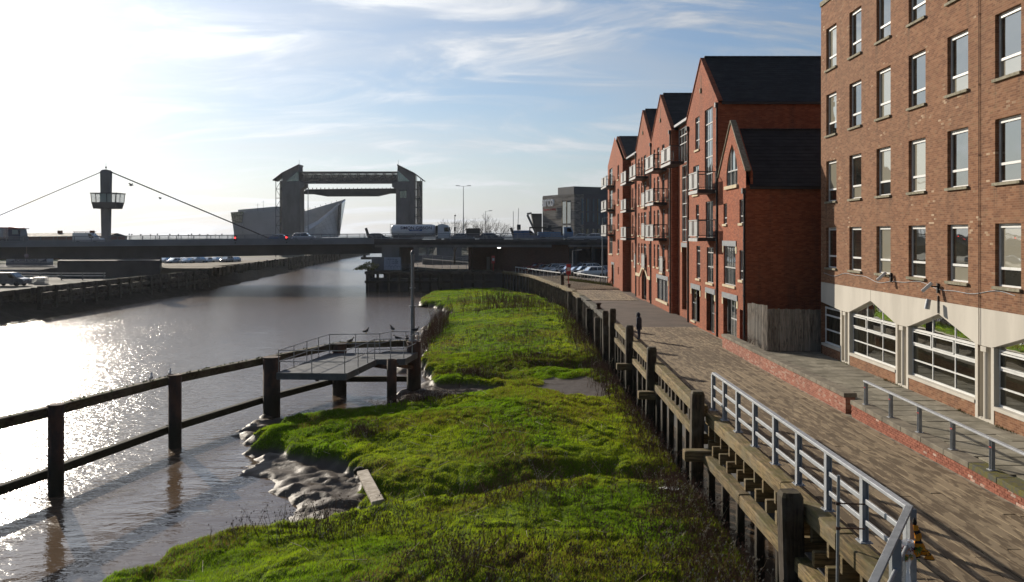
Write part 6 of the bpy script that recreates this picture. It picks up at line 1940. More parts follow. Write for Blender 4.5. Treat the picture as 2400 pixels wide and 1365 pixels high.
def bridge():
    t = empty("road_bridge", (-50, 160, 0), "long dark road bridge over the river with pale fascia and steel parapet", "bridge")
    xs = [-160, -125, -90, -60, -25, 0, 30, 62]
    def slab(name, y0, y1, dz0, dz1, mat, x_from=-160, x_to=62, taper=None):
        q = MB(); pts = [x for x in xs if x_from <= x <= x_to]
        if x_from not in pts: pts = [x_from] + pts
        if x_to not in pts: pts.append(x_to)
        top = [(x, y0, zd(x) + dz1) for x in pts]; bot = [(x, y0, zd(x) + (taper(x) if taper else dz0)) for x in reversed(pts)]
        q.prism(top + bot, (0, y1 - y0, 0)); return q.build(name, MAT[mat], t, True)
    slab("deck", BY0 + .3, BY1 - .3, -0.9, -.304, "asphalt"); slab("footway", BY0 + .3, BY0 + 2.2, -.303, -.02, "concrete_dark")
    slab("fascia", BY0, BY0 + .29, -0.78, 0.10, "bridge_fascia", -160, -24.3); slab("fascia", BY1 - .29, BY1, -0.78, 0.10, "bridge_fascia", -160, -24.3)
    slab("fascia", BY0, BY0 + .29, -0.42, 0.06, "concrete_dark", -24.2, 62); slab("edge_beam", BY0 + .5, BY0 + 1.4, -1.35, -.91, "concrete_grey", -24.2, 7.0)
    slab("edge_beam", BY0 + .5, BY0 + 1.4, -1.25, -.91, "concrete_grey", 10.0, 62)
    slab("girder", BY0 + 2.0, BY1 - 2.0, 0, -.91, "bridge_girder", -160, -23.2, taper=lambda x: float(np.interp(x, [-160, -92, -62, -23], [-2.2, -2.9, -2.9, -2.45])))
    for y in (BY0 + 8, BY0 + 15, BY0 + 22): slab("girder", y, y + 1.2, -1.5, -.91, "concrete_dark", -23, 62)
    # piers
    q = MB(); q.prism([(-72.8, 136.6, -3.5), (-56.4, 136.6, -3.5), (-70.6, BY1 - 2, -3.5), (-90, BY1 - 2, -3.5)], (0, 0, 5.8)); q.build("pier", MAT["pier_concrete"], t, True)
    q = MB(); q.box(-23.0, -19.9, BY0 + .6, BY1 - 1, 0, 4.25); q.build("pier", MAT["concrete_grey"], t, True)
    for x in (-60 - .01,): pass
    # foundation with painted panel
    q = MB(); q.box(-24.6, -19.4, BY0 - .6, BY0 + .5, -.1, 2.55); o = q.build("pier_base", MAT["concrete_grey"], t, True)
    plain("hoarding_white", (.50, .53, .58), .7, c2=(.42, .45, .50), scale=.8); plain("spray_blue", (.10, .13, .20), .7, scale=3)
    q = MB(); q.box(-22.4, -19.5, BY0 - .66, BY0 - .602, .3, 2.5); b = q.build("hoarding", MAT["hoarding_white"], o)
    for s, x, z, sz in (("ITE&", -20.95, 1.75, 1.15),):
        me = text_mesh(s, sz, 0.0); me.materials.append(MAT["spray_blue"])
        # outline letters: drawn as the font outline stroked with thin bars
        g = MB()
        for e in me.edges:
            if len([p for p in me.polygons if e.vertices[0] in p.vertices and e.vertices[1] in p.vertices]) == 1:
                p0, p1 = me.vertices[e.vertices[0]].co, me.vertices[e.vertices[1]].co
                g.beam((x + p0.x * .92, BY0 - .672, z + p0.y), (x + p1.x * .92, BY0 - .672, z + p1.y), .014, .05)
        g.build("graffiti", MAT["spray_blue"], o)
    g = MB()
    for i in range(5):
        c = -22.05 + i * .55; pts = [(c + .23 * math.cos(a), BY0 - .672, .75 + (.24 + .08 * (i % 2)) * math.sin(a)) for a in [math.pi * (k / 6 - .1 * (i % 3)) for k in range(8 + i % 3)]]
        for a, b_ in zip(pts[:-1], pts[1:]): g.beam(a, b_, .014, .05)
    g.build("graffiti", MAT["spray_blue"], o)
    # control gear hanging at the nose
    q = MB(); q.box(-26.6, -24.9, BY0 + .2, BY0 + 1.6, 2.1, 2.5); q.beam((-26.6, BY0 + .5, 2.3), (-25.8, BY0 + .5, 3.2), .08, .08); q.beam((-26.6, BY0 + .3, 2.9), (-25.0, BY0 + .3, 2.9), .06, .06); q.tube((-26.0, BY0 + .6, 2.5), (-26.0, BY0 + .6, 2.9), .25, .2, 10)
    q.build("fender_gear", MAT["black_steel"], t, True)
    # parapet: posts and rails
    pm = MB(); pm.box(-.05, .05, -.06, .06, 0, .98); pme = pm.mesh("parapet_post", MAT["bridge_fascia"])
    for y, mat in ((BY0 + .15, "bridge_fascia"), (BY1 - .15, "bridge_fascia")):
        x = -122.0; i = 0
        while x < 62:
            x1 = x + (3.0 if y < 160 else 2.6)
            o = place("parapet_post", pme, t); o.location = Vector((x, y, zd(x) + .08)) - t.location
            q = MB()
            for z, w, h in ((1.02, .16, .12), (.74, .05, .08), (.50, .05, .08), (.24, .06, .22)): q.beam((x, y, zd(x) + z), (x1, y, zd(x1) + z), w, h)
            q.build("parapet_rail", MAT[mat], t, True); x = x1; i += 1
    # masonry abutment and underpass
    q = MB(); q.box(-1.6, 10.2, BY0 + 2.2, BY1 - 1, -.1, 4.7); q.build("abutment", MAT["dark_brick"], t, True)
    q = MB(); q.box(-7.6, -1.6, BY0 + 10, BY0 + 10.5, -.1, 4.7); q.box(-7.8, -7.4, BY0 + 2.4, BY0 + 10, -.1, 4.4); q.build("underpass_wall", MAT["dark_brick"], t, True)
    q = MB(); q.box(-4.75, -4.15, BY0 + 9.7, BY0 + 9.95, -.05, 2.3); q.build("pale_door", MAT["concrete_grey"], t, True)
    for x in (11.2, 14.4, 18.0):
        q = MB(); q.box(x - .3, x + .3, BY0 + 1.4, BY0 + 2.2, -.1, 4.35); q.build("column", MAT["concrete_dark"], t, True)
    plain("blue_door", (.03, .04, .075), .6, scale=1); plain("ochre_band", (.30, .22, .09), .7, scale=1)
    q = MB(); q.box(10.2, 40, BY0 + 12, BY0 + 12.4, -.1, 4.5); q.build("back_wall", MAT["blue_door"], t, True)
    q = MB(); q.box(10.4, 24, BY0 + 11.8, BY0 + 11.95, 3.9, 4.15); q.build("sign_band", MAT["ochre_band"], t, True)
    # luminaire under the deck
    emit_mat("tunnel_lamp", (1.0, .98, .92), 3.0)
    q = MB(); q.box(-2.6, -2.0, BY0 + 1.8, BY0 + 2.1, 4.05, 4.2); q.build("soffit_lamp", MAT["tunnel_lamp"], t, True)
    # red navigation signals on the fascia
    emit_mat("signal_red", (1.0, .03, .03), 6.0)
    for x in (-48.6, -39.6):
        q = MB(); q.box(x - .22, x + .22, BY0 - .25, BY0 - .002, zd(x) + .05, zd(x) + .95); o = q.build("signal_box", MAT["black_steel"], t, True)
        q = MB(); q.lathe([(0, -.03), (.13, -.02), (.13, 0.0)], (x, BY0 - .252, zd(x) + .55), 12, axis='y'); q.build("signal_lamp", MAT["signal_red"], o)
        q = MB(); q.box(x - .1, x + .1, BY0 - .15, BY0 - .002, zd(x) - .45, zd(x) - .25); q.build("lower_box", MAT["black_steel"], o)
    # round navigation board hanging on the left span
    plain("sign_pink", (.40, .27, .27), .7, c2=(.30, .2, .2), scale=3)
    q = MB(); q.lathe([(0, -.04), (.42, -.03), (.42, .03), (0, .04)], (-85.3, BY0 - .1, 2.72), 16, axis='y'); q.box(-85.33, -85.27, BY0 - .05, BY0 - .02, 2.9, 4.4); q.build("round_board", MAT["sign_pink"], t, True)
    # pylon, cabin and stays
    T = empty("control_tower", (-76.6, 162, 5), "slender concrete bridge tower with glazed control cabin", "tower")
    X = -76.6
    q = MB(); prof = [(4.6, .68), (11.3, .82), (14.3, .88), (18.3, .95)]
    for yy, s in ((160.4, -1),):
        vs = []
        for z, w in prof: vs.append((X - w, 160.6, z))
        arc = [(X - .95 * math.cos(a), 160.6, 18.3 + .45 * math.sin(a)) for a in [math.pi * i / 8 for i in range(1, 8)]]
        right = [(X + w, 160.6, z) for z, w in reversed(prof)]
        q.prism(vs + arc + right, (0, 0.9, 0))
    q.build("shaft", MAT["concrete_grey"], T, True)
    q = MB(); q.tube((X, 161, 18.7), (X, 161, 20.2), .05, .02, 6); q.box(X - .12, X + .12, 160.9, 161.1, 19.0, 19.3); q.build("mast", MAT["black_steel"], T, True)
    def frust(q, x0, x1, y0, y1, z0, X0, X1, Y0, Y1, z1, mi=0):
        q.add([(x0, y0, z0), (x1, y0, z0), (x1, y1, z0), (x0, y1, z0), (X0, Y0, z1), (X1, Y0, z1), (X1, Y1, z1), (X0, Y1, z1)], [(0, 3, 2, 1), (4, 5, 6, 7), (0, 1, 5, 4), (1, 2, 6, 5), (2, 3, 7, 6), (3, 0, 4, 7)], mi)
    q = MB(); frust(q, X - 1.75, X + 2.35, 159.6, 162.6, 11.35, X - 2.0, X + 2.65, 159.4, 162.8, 12.55); q.build("cabin_base", MAT["concrete_dark"], T, True)
    q = MB(); q.box(X - 2.2, X + 2.85, 159.2, 163.0, 14.15, 14.32); q.build("cabin_roof", MAT["cladding_dark"], T, True)
    plain("cabin_pane", (.30, .42, .40), .1, scale=1)
    m, nt, b, out = new_mat("cabin_glass"); b.inputs["Base Color"].default_value = (.62, .78, .75, 1); b.inputs["Roughness"].default_value = .05; b.inputs["Alpha"].default_value = .38; MAT["cabin_glass"] = m
    q = MB(); frust(q, X - 1.95, X + 2.6, 159.45, 162.75, 12.56, X - 2.1, X + 2.75, 159.3, 162.9, 14.14); q.build("cabin_glazing", MAT["cabin_glass"], T, True)
    q = MB()
    for u in (-1.95, -1.1, .9, 1.75, 2.6): q.beam((X + u, 159.43, 12.56), (X + u * 1.04, 159.28, 14.14), .10, .10); q.beam((X + u, 162.77, 12.56), (X + u * 1.04, 162.92, 14.14), .10, .10)
    q.build("cabin_mullion", MAT["black_steel"], T, True)
    for yy in (161.05,):
        q = MB(); q.tube((X + .8, yy, 18.35), (-45.2, yy, zd(-45) + .1), .11, None, 8); q.build("stay_cable", MAT["black_steel"], T, True)
        q = MB(); q.tube((X - .8, yy, 18.35), (-118, yy, 1.0), .075, None, 6); q.build("stay_cable", MAT["black_steel"], T, True)


bridge()


def jetty():
    """timber staging in front of the bridge pier"""
    t = empty("timber_jetty", (-13, 143, WATER_Z), "dark timber staging on piles around the bridge pier", "jetty")
    y0, y1 = 141.2, 145.6
    for z, h in ((.15, .45), (-1.35, .40)):
        for xa, xb in ((-24.2, -17), (-17, -10), (-10, -2.8)):
            q = MB(); q.beam((xa, y0, z), (xb, y0 + (0 if xb < -9 else 1.6), z), .4, h); q.build("waling", MAT["far_timber"], t, True)
        q = MB(); q.beam((-24.2, y0, z), (-24.2, 150, z), .4, h); q.build("waling", MAT["far_timber"], t, True)
    x = -24.0
    while x < -3:
        y = y0 + .25 + (0 if x < -10 else (x + 10) / 7.2 * 1.6)
        q = MB(); q.beam((x, y, -5), (x, y, .35 if x < -22 else .1), .42, .42, .03); q.build("pile", MAT["far_timber"], t, True); x += 1.75
    for y in (143.5, 146, 148.5):
        q = MB(); q.beam((-24.1, y, -5), (-24.1, y, .8), .42, .42, .03); q.build("pile", MAT["far_timber"], t, True)
    q = MB(); q.box(-24.2, -3.2, 143.6, 146.2, .18, .36); q.build("staging_deck", MAT["far_timber"], t, True)
    q = MB(); q.box(-24.3, -12.5, 142.4, 146.5, -5, -.9); q.build("timber_crib", MAT["concrete_dark"], t, True)


jetty()


# ---- bridge traffic ------------------------------------------------------------
def tanker():
    L0 = (912 - 1200) / 2000 * 162; z = zr(-18)
    t = empty("tanker_lorry", (L0, 162, z), "white cylindrical tanker lorry with dark lettering crossing the bridge", "lorry")
    plain("tank_white", (.70, .72, .74), .35, c2=(.60, .62, .65), scale=.6, local=True, coat=.3); plain("print_dark", (.045, .03, .06), .6, scale=3); plain("print_blue", (.05, .10, .30), .6, scale=3)
    q = MB(); q.lathe([(0, .35), (.55, .38), (.98, .55), (1.12, .85), (1.12, 8.3), (.98, 8.75), (.6, 8.95), (0, 9.0)], (0, 0, 1.98), 24, axis='x'); q.build("tank", MAT["tank_white"], t)
    q = MB(); q.box(.6, 8.9, -.9, .9, .75, .98); q.box(.9, 4.2, -1.1, -.9, .45, .85); q.build("chassis", MAT["black_steel"], t)
    q = MB()
    for x in (.35, .75):
        q.tube((x, -1.0, 1.2), (x, -1.0, 3.2), .03, None, 6)
    for k in range(7): q.tube((.35, -1.0, 1.3 + k * .3), (.75, -1.0, 1.3 + k * .3), .025, None, 6)
    q.build("ladder", MAT["galvanised_dull"], t)
    q = MB(); q.box(1.2, 8.2, -.3, .3, 3.08, 3.14); q.build("walkway", MAT["galvanised_dull"], t)
    me = text_mesh("SIMON GIBSON", .86, 0.004, .012); me.materials.append(MAT["print_dark"])
    o = place("lettering", me, t, loc=(5.25, -1.055, 2.42)); o.rotation_euler = (R(90 - 22), 0, 0)
    me = text_mesh("TRANSPORT", .30, 0.004); me.materials.append(MAT["tank_white"])
    q = MB(); q.prism([(4.0, -1.128, 1.86), (6.3, -1.128, 1.86), (6.5, -1.128, 2.14), (3.8, -1.128, 2.14)], (0, .02, 0)); r_ = q.build("ribbon", MAT["print_blue"], t)
    o = place("ribbon_text", me, r_, loc=(5.15, -1.135, 2.0)); o.rotation_euler = (R(90), 0, 0)
    q = MB(); q.prism([(2.75, -1.10, 2.0), (3.05, -1.10, 1.9), (3.25, -1.08, 2.2), (3.1, -1.0, 2.62), (2.8, -1.02, 2.5), (2.95, -1.09, 2.25)], (0, .02, 0)); q.build("emblem", MAT["print_dark"], t)
    # tractor
    cab = [(9.35, .55), (9.35, 3.05), (10.2, 3.22), (11.25, 2.95), (11.55, 2.2), (11.68, 1.5), (11.68, .45), (9.35, .45)]
    q = MB(); q.prism([(x, -1.2, zz) for x, zz in cab], (0, 2.4, 0)); q.build("cab", MAT["tank_white"], t)
    q = MB(); q.prism([(10.55, -1.21, 1.75), (11.50, -1.21, 1.75), (11.32, -1.21, 2.55), (10.55, -1.21, 2.55)], (0, .02, 0)); q.prism([(11.57, -1.1, 1.8), (11.46, -1.1, 2.6), (11.46, 1.1, 2.6), (11.57, 1.1, 1.8)], (.03, 0, .01)); q.build("cab_window", MAT["car_glass"], t)
    q = MB(); q.beam((11.6, -1.4, 2.55), (11.6, -1.4, 2.0), .2, .12); q.box(11.55, 11.75, -1.4, -1.2, 2.5, 2.56); q.build("mirror", MAT["black_steel"], t)
    q = MB(); q.box(8.95, 9.3, -1.1, 1.1, 1.0, 2.9); q.build("air_deflector", MAT["black_steel"], t)
    for x in (1.3, 2.5, 3.7, 9.4, 11.0):
        for s in (-1, 1): add_wheel(t, x, s * 1.0, .48, .32)


tanker()


def tipper():
    Y = 155; z = zr(-90)
    t = empty("tipper_lorry", ((0 - 1200) / 2000 * Y - 3.4, Y, z), "dark blue and white tipper lorry with red cab top at the bridge's left end", "lorry")
    plain("cab_blue", (.035, .05, .10), .4, scale=2, local=True, coat=.4); plain("cab_red", (.30, .03, .03), .4, scale=2, local=True); plain("tip_white", (.5, .51, .52), .5, scale=2, local=True)
    q = MB(); q.prism([(.2, -1.2, 1.2), (4.6, -1.2, 1.2), (4.75, -1.2, 2.9), (.1, -1.2, 2.9)], (0, 2.4, 0)); q.build("tipper_body", MAT["tip_white"], t)
    q = MB(); q.box(.1, 4.8, -1.22, 1.22, 2.9, 3.08); q.build("sheet_roll", MAT["cab_red"], t)
    q = MB(); q.box(.2, 7.5, -.5, .5, .7, 1.0); q.build("chassis", MAT["black_steel"], t)
    q = MB(); q.prism([(5.6, -1.2, .5), (5.6, -1.2, 2.75), (7.5, -1.2, 2.75), (7.75, -1.2, 1.7), (7.8, -1.2, .5)], (0, 2.4, 0)); q.build("cab", MAT["cab_blue"], t)
    q = MB(); q.prism([(5.6, -1.2, 2.76), (5.65, -1.2, 3.15), (7.1, -1.2, 3.05), (7.6, -1.2, 2.85), (7.5, -1.2, 2.76)], (0, 2.4, 0)); q.build("cab_top", MAT["cab_red"], t)
    q = MB(); q.prism([(6.3, -1.21, 1.8), (7.45, -1.21, 1.8), (7.3, -1.21, 2.6), (6.3, -1.21, 2.6)], (0, .02, 0)); q.build("cab_window", MAT["cabin_glass"], t)
    q = MB(); q.box(7.6, 8.0, -1.3, 1.3, 2.75, 2.9); q.beam((7.8, -1.4, 2.5), (7.8, -1.4, 1.9), .2, .12); q.build("visor", MAT["black_steel"], t)
    q = MB(); q.tube((5.2, -.9, .9), (5.2, -.9, 3.1), .08, None, 8); q.build("exhaust", MAT["galvanised_dull"], t)
    for x in (1.2, 2.5, 5.2, 6.9):
        for s in (-1, 1): add_wheel(t, x, s * 1.0, .48, .32)


tipper()


def van(loc, rz, pname, label, rack=True, L=4.9, H=1.95):
    t = empty("panel_van", loc, label, "van", rz=rz)
    h = L / 2
    pts = [(-h, .35), (-h, H - .08), (-h + .1, H), (h - 1.75, H), (h - .95, 1.15), (h - .1, .98), (h, .75), (h, .35)]
    q = MB(); q.prism([(x, -.95, z) for x, z in pts], (0, 1.9, 0)); q.build("body", MAT[pname], t)
    q = MB(); q.prism([(h - 1.9, -.96, 1.1), (h - 1.05, -.96, 1.1), (h - 1.72, -.96, H - .15), (h - 2.1, -.96, H - .15)], (0, 1.92, 0)); q.prism([(h - 1.62, -.8, H - .12), (h - 1.0, -.8, 1.2), (h - 1.0, .8, 1.2), (h - 1.62, .8, H - .12)], (.03, 0, .03)); q.build("window", MAT["car_glass"], t)
    if rack:
        q = MB()
        for y in (-.7, .7): q.beam((-h, y, H + .18), (h - 1.4, y, H + .18), .06, .08)
        for k in range(4): q.beam((-h + .2 + k * 1.0, -.75, H + .12), (-h + .2 + k * 1.0, .75, H + .12), .06, .06); q.beam((-h + .2 + k, -.7, H - .02), (-h + .2 + k, -.7, H + .12), .05, .05)
        q.build("roof_rack", MAT["rust_steel"], t)
    for s in (-1, 1):
        q = MB(); q.box(h - .12, h + .004, s * .75 - .15, s * .75 + .15, .72, .9); q.build("headlight", MAT["lamp_clear"], t)
    for x in (h - .9, -h + .95):
        for s in (-1, 1): add_wheel(t, x, s * .86, .33, .22)


van((-76.5, 154.2, zr(-76)), 0, "paint_white", "white panel van with roof rack on the bridge beside the tower")
for px, Y, k, p, d, f in ((660, 154, "saloon", "paint_blue", "dark blue saloon on the bridge where the cable lands", 0), (715, 157, "suv", "paint_silver", "silver car on the bridge below the near lamp column", 0), (888, 157, "hatch", "paint_black", "dark hatchback on the bridge behind the tanker", 0),
                         (1085, 157, "saloon", "paint_grey", "grey saloon on the bridge in front of the tanker", 0), (1153, 157, "estate", "paint_black", "black estate on the bridge under the bare tree", 0), (1358, 156, "saloon", "paint_silver", "silver saloon on the bridge approach in front of the grey offices", 180), (1387, 156, "hatch", "paint_silver", "silver hatchback on the bridge approach closest to the apartments", 180)):
    x = (px - 1200) / 2000 * Y; car((x, Y, zr(x)), R(f), k, p, d, "cars crossing the bridge", "moving_car")
van(((1235 - 1200) / 2000 * 157, 157, zr(3)), 0, "paint_blue", "blue panel van on the bridge approach", False)
t = empty("box_trailer", ((1109 - 1200) / 2000 * 160, 160, zr(-7)), "small black box trailer on the bridge near the bare tree", "trailer")
q = MB(); q.beam((-1.3, 0, 1.5), (1.3, 0, 1.5), 1.9, 1.7, .06); q.build("box", MAT["black_steel"], t); q = MB(); q.beam((1.3, 0, .6), (2.4, 0, .55), .1, .1); q.build("drawbar", MAT["black_steel"], t)
for s in (-1, 1): add_wheel(t, 0, s * .9, .33, .2)


def crane_lorry():
    x = (1306 - 1200) / 2000 * 158
    t = empty("crane_lorry", (x, 158, zr(x)), "light blue lorry with folded crane in front of the grey offices", "lorry")
    plain("lorry_blue", (.10, .24, .42), .4, scale=2, local=True, coat=.3)
    q = MB(); q.box(-3.6, 2.2, -1.1, 1.1, .8, 1.05); q.box(-3.6, .6, -1.15, 1.15, 1.05, 1.7); q.build("flatbed", MAT["lorry_blue"], t)
    q = MB(); q.prism([(1.2, -1.1, .5), (1.2, -1.1, 2.6), (2.5, -1.1, 2.6), (2.9, -1.1, 1.7), (2.9, -1.1, .5)], (0, 2.2, 0)); q.build("cab", MAT["lorry_blue"], t)
    q = MB(); q.prism([(1.7, -1.11, 1.7), (2.7, -1.11, 1.7), (2.45, -1.11, 2.4), (1.7, -1.11, 2.4)], (0, .02, 0)); q.build("cab_window", MAT["car_glass"], t)
    q = MB(); q.beam((.8, 0, 1.0), (.8, 0, 2.6), .3, .3); q.beam((.8, 0, 2.6), (-2.6, 0, 2.2), .25, .28); q.beam((-2.6, 0, 2.2), (-.6, 0, 1.8), .2, .2); q.build("crane_arm", MAT["black_steel"], t)
    for xx in (-2.6, 2.0):
        for s in (-1, 1): add_wheel(t, xx, s * .95, .45, .28)


crane_lorry()


# ---- columns, signals, leaning slabs on the bridge ------------------------------
def lamp_column(px, Y, ztop, label, arms=2, zb=None):
    x = (px - 1200) / 2000 * Y; zb = zr(x) if zb is None else zb
    t = empty("lamp_column", (x, Y, zb), label, "street lamp", "lamp columns")
    q = MB(); q.tube((0, 0, 0), (0, 0, (ztop - zb) * .45), .11, .09, 8); q.tube((0, 0, (ztop - zb) * .45), (0, 0, ztop - zb), .085, .05, 8); q.build("column", MAT["galvanised_dull"], t)
    for s in ((-1, 1) if arms == 2 else (1,)):
        q = MB(); q.tube((0, 0, ztop - zb - .05), (s * .9, 0, ztop - zb + .08), .03, None, 6); q.build("arm", MAT["galvanised_dull"], t)
        q = MB(); q.beam((s * .7, 0, ztop - zb + .07), (s * 1.5, 0, ztop - zb + .12), .28, .12, .03); q.build("lantern", MAT["galvanised_dull"], t)


lamp_column(1086, 168, 16.0, "tall twin-arm lamp column on the bridge right of the tidal barrier")
lamp_column(722, 166, 16.4, "tall lamp column on the bridge seen against the barrier gate", 1)
lamp_column(1138, 190, 11.7, "slim pole above the bare tree beyond the bridge", 1, 0)
lamp_column(1412, 128, 9.0, "lamp column in the car park beside the far apartment balconies", 1, 0)
lamp_column(1342, 138, 3.9, "short sign pole in the car park near the underpass", 1, 0)
for px, zt, dx, lab in ((1203, 11.2, 0, "left of two flagpoles beyond the bridge"), (1210, 11.9, .5, "taller leaning flagpole beside another beyond the bridge")):
    x = (px - 1200) / 2000 * 178; t = empty("flagpole", (x, 178, 0), lab, "flagpole", "flagpoles beyond the bridge")
    q = MB(); q.tube((0, 0, 0), (dx, 0, zt), .09, .05, 8); q.build("pole", MAT["galvanised_dull"], t); q = MB(); q.lathe([(0, -.08), (.08, 0), (0, .08)], (dx, 0, zt + .06), 8); q.build("finial", MAT["galvanised_dull"], t)


def signal_mast():
    x = (1066 - 1200) / 2000 * 160; z = zr(x)
    t = empty("camera_mast", (x, 160, z), "traffic camera mast with crossbar on the bridge before the tanker cab", "mast")
    q = MB(); q.tube((0, 0, 0), (0, 0, 4.6), .08, .06, 8); q.beam((-.75, 0, 3.3), (.75, 0, 3.3), .06, .06); q.build("mast", MAT["black_steel"], t)
    q = MB(); q.lathe([(0, -.2), (.16, -.08), (.16, .08), (0, .2)], (0.05, 0, 4.75), 10); q.build("camera_head", MAT["black_steel"], t)
    for zz in (2.2, .9):
        q = MB(); q.box(-.16, .16, -.18, 0, zz - .4, zz + .4); q.build("signal_head", MAT["black_steel"], t)


signal_mast()
for px, Y, h, lab in ((1216, 160, 2.8, "traffic signal back on a pole right of the flagpoles"), (1288, 160, 2.7, "dark traffic signal in front of the grey office windows")):
    x = (px - 1200) / 2000 * Y; t = empty("traffic_signal", (x, Y, zr(x)), lab, "traffic signal", "traffic signals on the bridge")
    q = MB(); q.tube((0, 0, 0), (0, 0, h), .06, None, 8); q.build("pole", MAT["black_steel"], t)
    q = MB(); q.box(-.35, .35, -.08, .08, h - .75, h + .25); q.box(-.13, .13, -.25, -.081, h - .6, h + .12); q.build("signal_head", MAT["black_steel"], t)
for px, Y, lab in ((863, 166, "dark slab leaning above the parapet between barrier tower and tanker"), (1203, 166, "dark slab leaning above the parapet below the flagpoles")):
    x = (px - 1200) / 2000 * Y; t = empty("road_barrier_arm", (x, Y, zr(x)), lab, "barrier", "raised road barriers")
    q = MB(); q.beam((.35, 0, 0.0), (-.45, 0, 2.5), .5, .12); q.build("arm", MAT["black_steel"], t); q = MB(); q.beam((-.3, .2, 1.4), (-1.0, .2, 0), .05, .05); q.beam((-.6, .2, .8), (-.1, .2, .8), .04, .04); q.build("strut", MAT["galvanised_dull"], t)

# ================================================================== BEYOND THE BRIDGE
def barrier():
    Y = 258.0; D = 5.0
    m_, nt_, b_, o_ = new_mat("smoked_glass"); b_.inputs["Base Color"].default_value = (.05, .055, .06, 1); b_.inputs["Roughness"].default_value = .2; b_.inputs["Alpha"].default_value = .8; MAT["smoked_glass"] = m_
    t = empty("tidal_barrier", (-49, Y, 0), "concrete tidal surge barrier with two peaked towers and raised steel gate", "barrier")
    def tower(mir, name):
        cx = -49.55
        f = (lambda x: x) if not mir else (lambda x: 2 * cx - x)
        # solid shaft
        q = MB()
        pts = [(-69.5, -1), (-69.5, 24.9), (-64.5, 27.3), (-64.3, 22.5), (-62.8, 22.0), (-62.8, 20.9), (-64.0, 20.2), (-64.0, -1)]
        q.prism([(f(x), Y, z) for x, z in pts], (0, D, 0)); o = q.build("tower", MAT["concrete_grey"], t, True)
        # sloping roof blade
        q = MB(); q.prism([(f(-72.4), Y - .4, 22.95), (f(-69.5), Y - .4, 25.2), (f(-64.4), Y - .4, 27.75), (f(-64.4), Y - .4, 27.3), (f(-69.5), Y - .4, 24.85), (f(-72.2), Y - .4, 22.75)], (0, D + .8, 0)); q.build("roof_blade", MAT["cladding_dark"], o)
        # stair frame on the outer side: posts, floors and bracing with glass behind
        q = MB()
        for x in (-71.45, -69.75):
            for y in (Y + .2, Y + D - .2): q.beam((f(x), y, -1), (f(x), y, 23.3 if x < -70 else 24.6), .18, .18)
        z = 1.0; k = 0
        while z < 23:
            for y in (Y + .2, Y + D - .2):
                q.beam((f(-71.5), y, z), (f(-69.5), y, z), .14, .16)
                a, b = (-71.4, -69.8) if k % 2 else (-69.8, -71.4)
                q.beam((f(a), y, z), (f(b), y, z + 2.7), .10, .10)
            z += 2.75; k += 1
        q.build("stair_frame", MAT["cladding_dark"], o)
        q = MB(); q.box(min(f(-71.35), f(-69.6)), max(f(-71.35), f(-69.6)), Y + D - .12, Y + D - .05, 0, 23.0); q.build("stair_glazing", MAT["smoked_glass"], o)
        # glazed corner under the peak
        q = MB(); q.prism([(f(-68.2), Y - .03, 22.6), (f(-64.6), Y - .03, 25.8), (f(-64.6), Y - .03, 22.6)], (0, .02, 0)); q.build("peak_window", MAT["far_glass"], o)
        q = MB()
        for i in range(4): q.beam((f(-67.4 + i * .8), Y - .05, 22.6), (f(-67.4 + i * .8), Y - .05, 23.3 + i * .72), .06, .05)
        q.build("glazing_bar", MAT["cladding_dark"], o)
        # stepped concrete face
        q = MB(); q.prism([(f(-68.0), Y - .5, 19.5), (f(-64.1), Y - .5, 18.6), (f(-64.1), Y - .5, -1), (f(-68.0), Y - .5, -1)], (0, .49, 0)); q.build("pier_face", MAT["concrete_grey"], o)
        q = MB(); q.tube((f(-64.6), Y + 1, 27.6), (f(-64.6), Y + 1, 29.2), .06, .03, 6); q.build("lightning_rod", MAT["black_steel"], o)
        if mir:
            q = MB(); q.box(f(-65.3), f(-67.3), Y - .53, Y - .51, 17.6, 19.6); w = q.build("window", MAT["far_glass"], o)
            q = MB()
            for x in (-65.3, -66.0, -66.6, -67.3): q.beam((f(x), Y - .55, 17.6), (f(x), Y - .55, 19.6), .08, .05)
            q.box(f(-65.1), f(-67.5), Y - .9, Y - .51, 19.7, 19.95); q.build("frame", MAT["cladding_dark"], w)
    tower(False, "a"); tower(True, "b")
    # glazed truss bridge
    x0, x1 = -64.2, -34.9
    q = MB()
    for y in (Y + 1.0, Y + 4.0):
        q.beam((x0, y, 25.25), (x1, y, 25.35), .3, .35); q.beam((x0, y, 22.45), (x1, y, 22.55), .4, .7); q.beam((x0, y, 23.6), (x1, y, 23.65), .12, .14); q.beam((x0, y, 23.15), (x1, y, 23.2), .12, .12)
        n = 11
        for i in range(n):
            a = x0 + (x1 - x0) * i / n; b = x0 + (x1 - x0) * (i + 1) / n; m = (a + b) / 2
            q.beam((a, y, 22.7), (m, y, 25.1), .16, .16); q.beam((m, y, 25.1), (b, y, 22.7), .16, .16)
            for k in range(3): q.beam((a + (b - a) * k / 3, y + .1, 22.7), (a + (b - a) * k / 3, y + .1, 25.1), .05, .05)
    q.build("truss", MAT["cladding_dark"], t, True)
    q = MB(); q.box(x0, x1, Y + .8, Y + 4.2, 25.45, 25.62); q.build("truss_roof", MAT["cladding_dark"], t, True)
    q = MB(); q.box(x0, x1, Y + .8, Y + 4.2, 22.05, 22.12); q.build("truss_floor", MAT["cladding_dark"], t, True)
    q = MB(); q.box(x0, x1, Y + 3.8, Y + 3.84, 22.8, 25.0); q.build("truss_glazing", MAT["smoked_glass"], t, True)
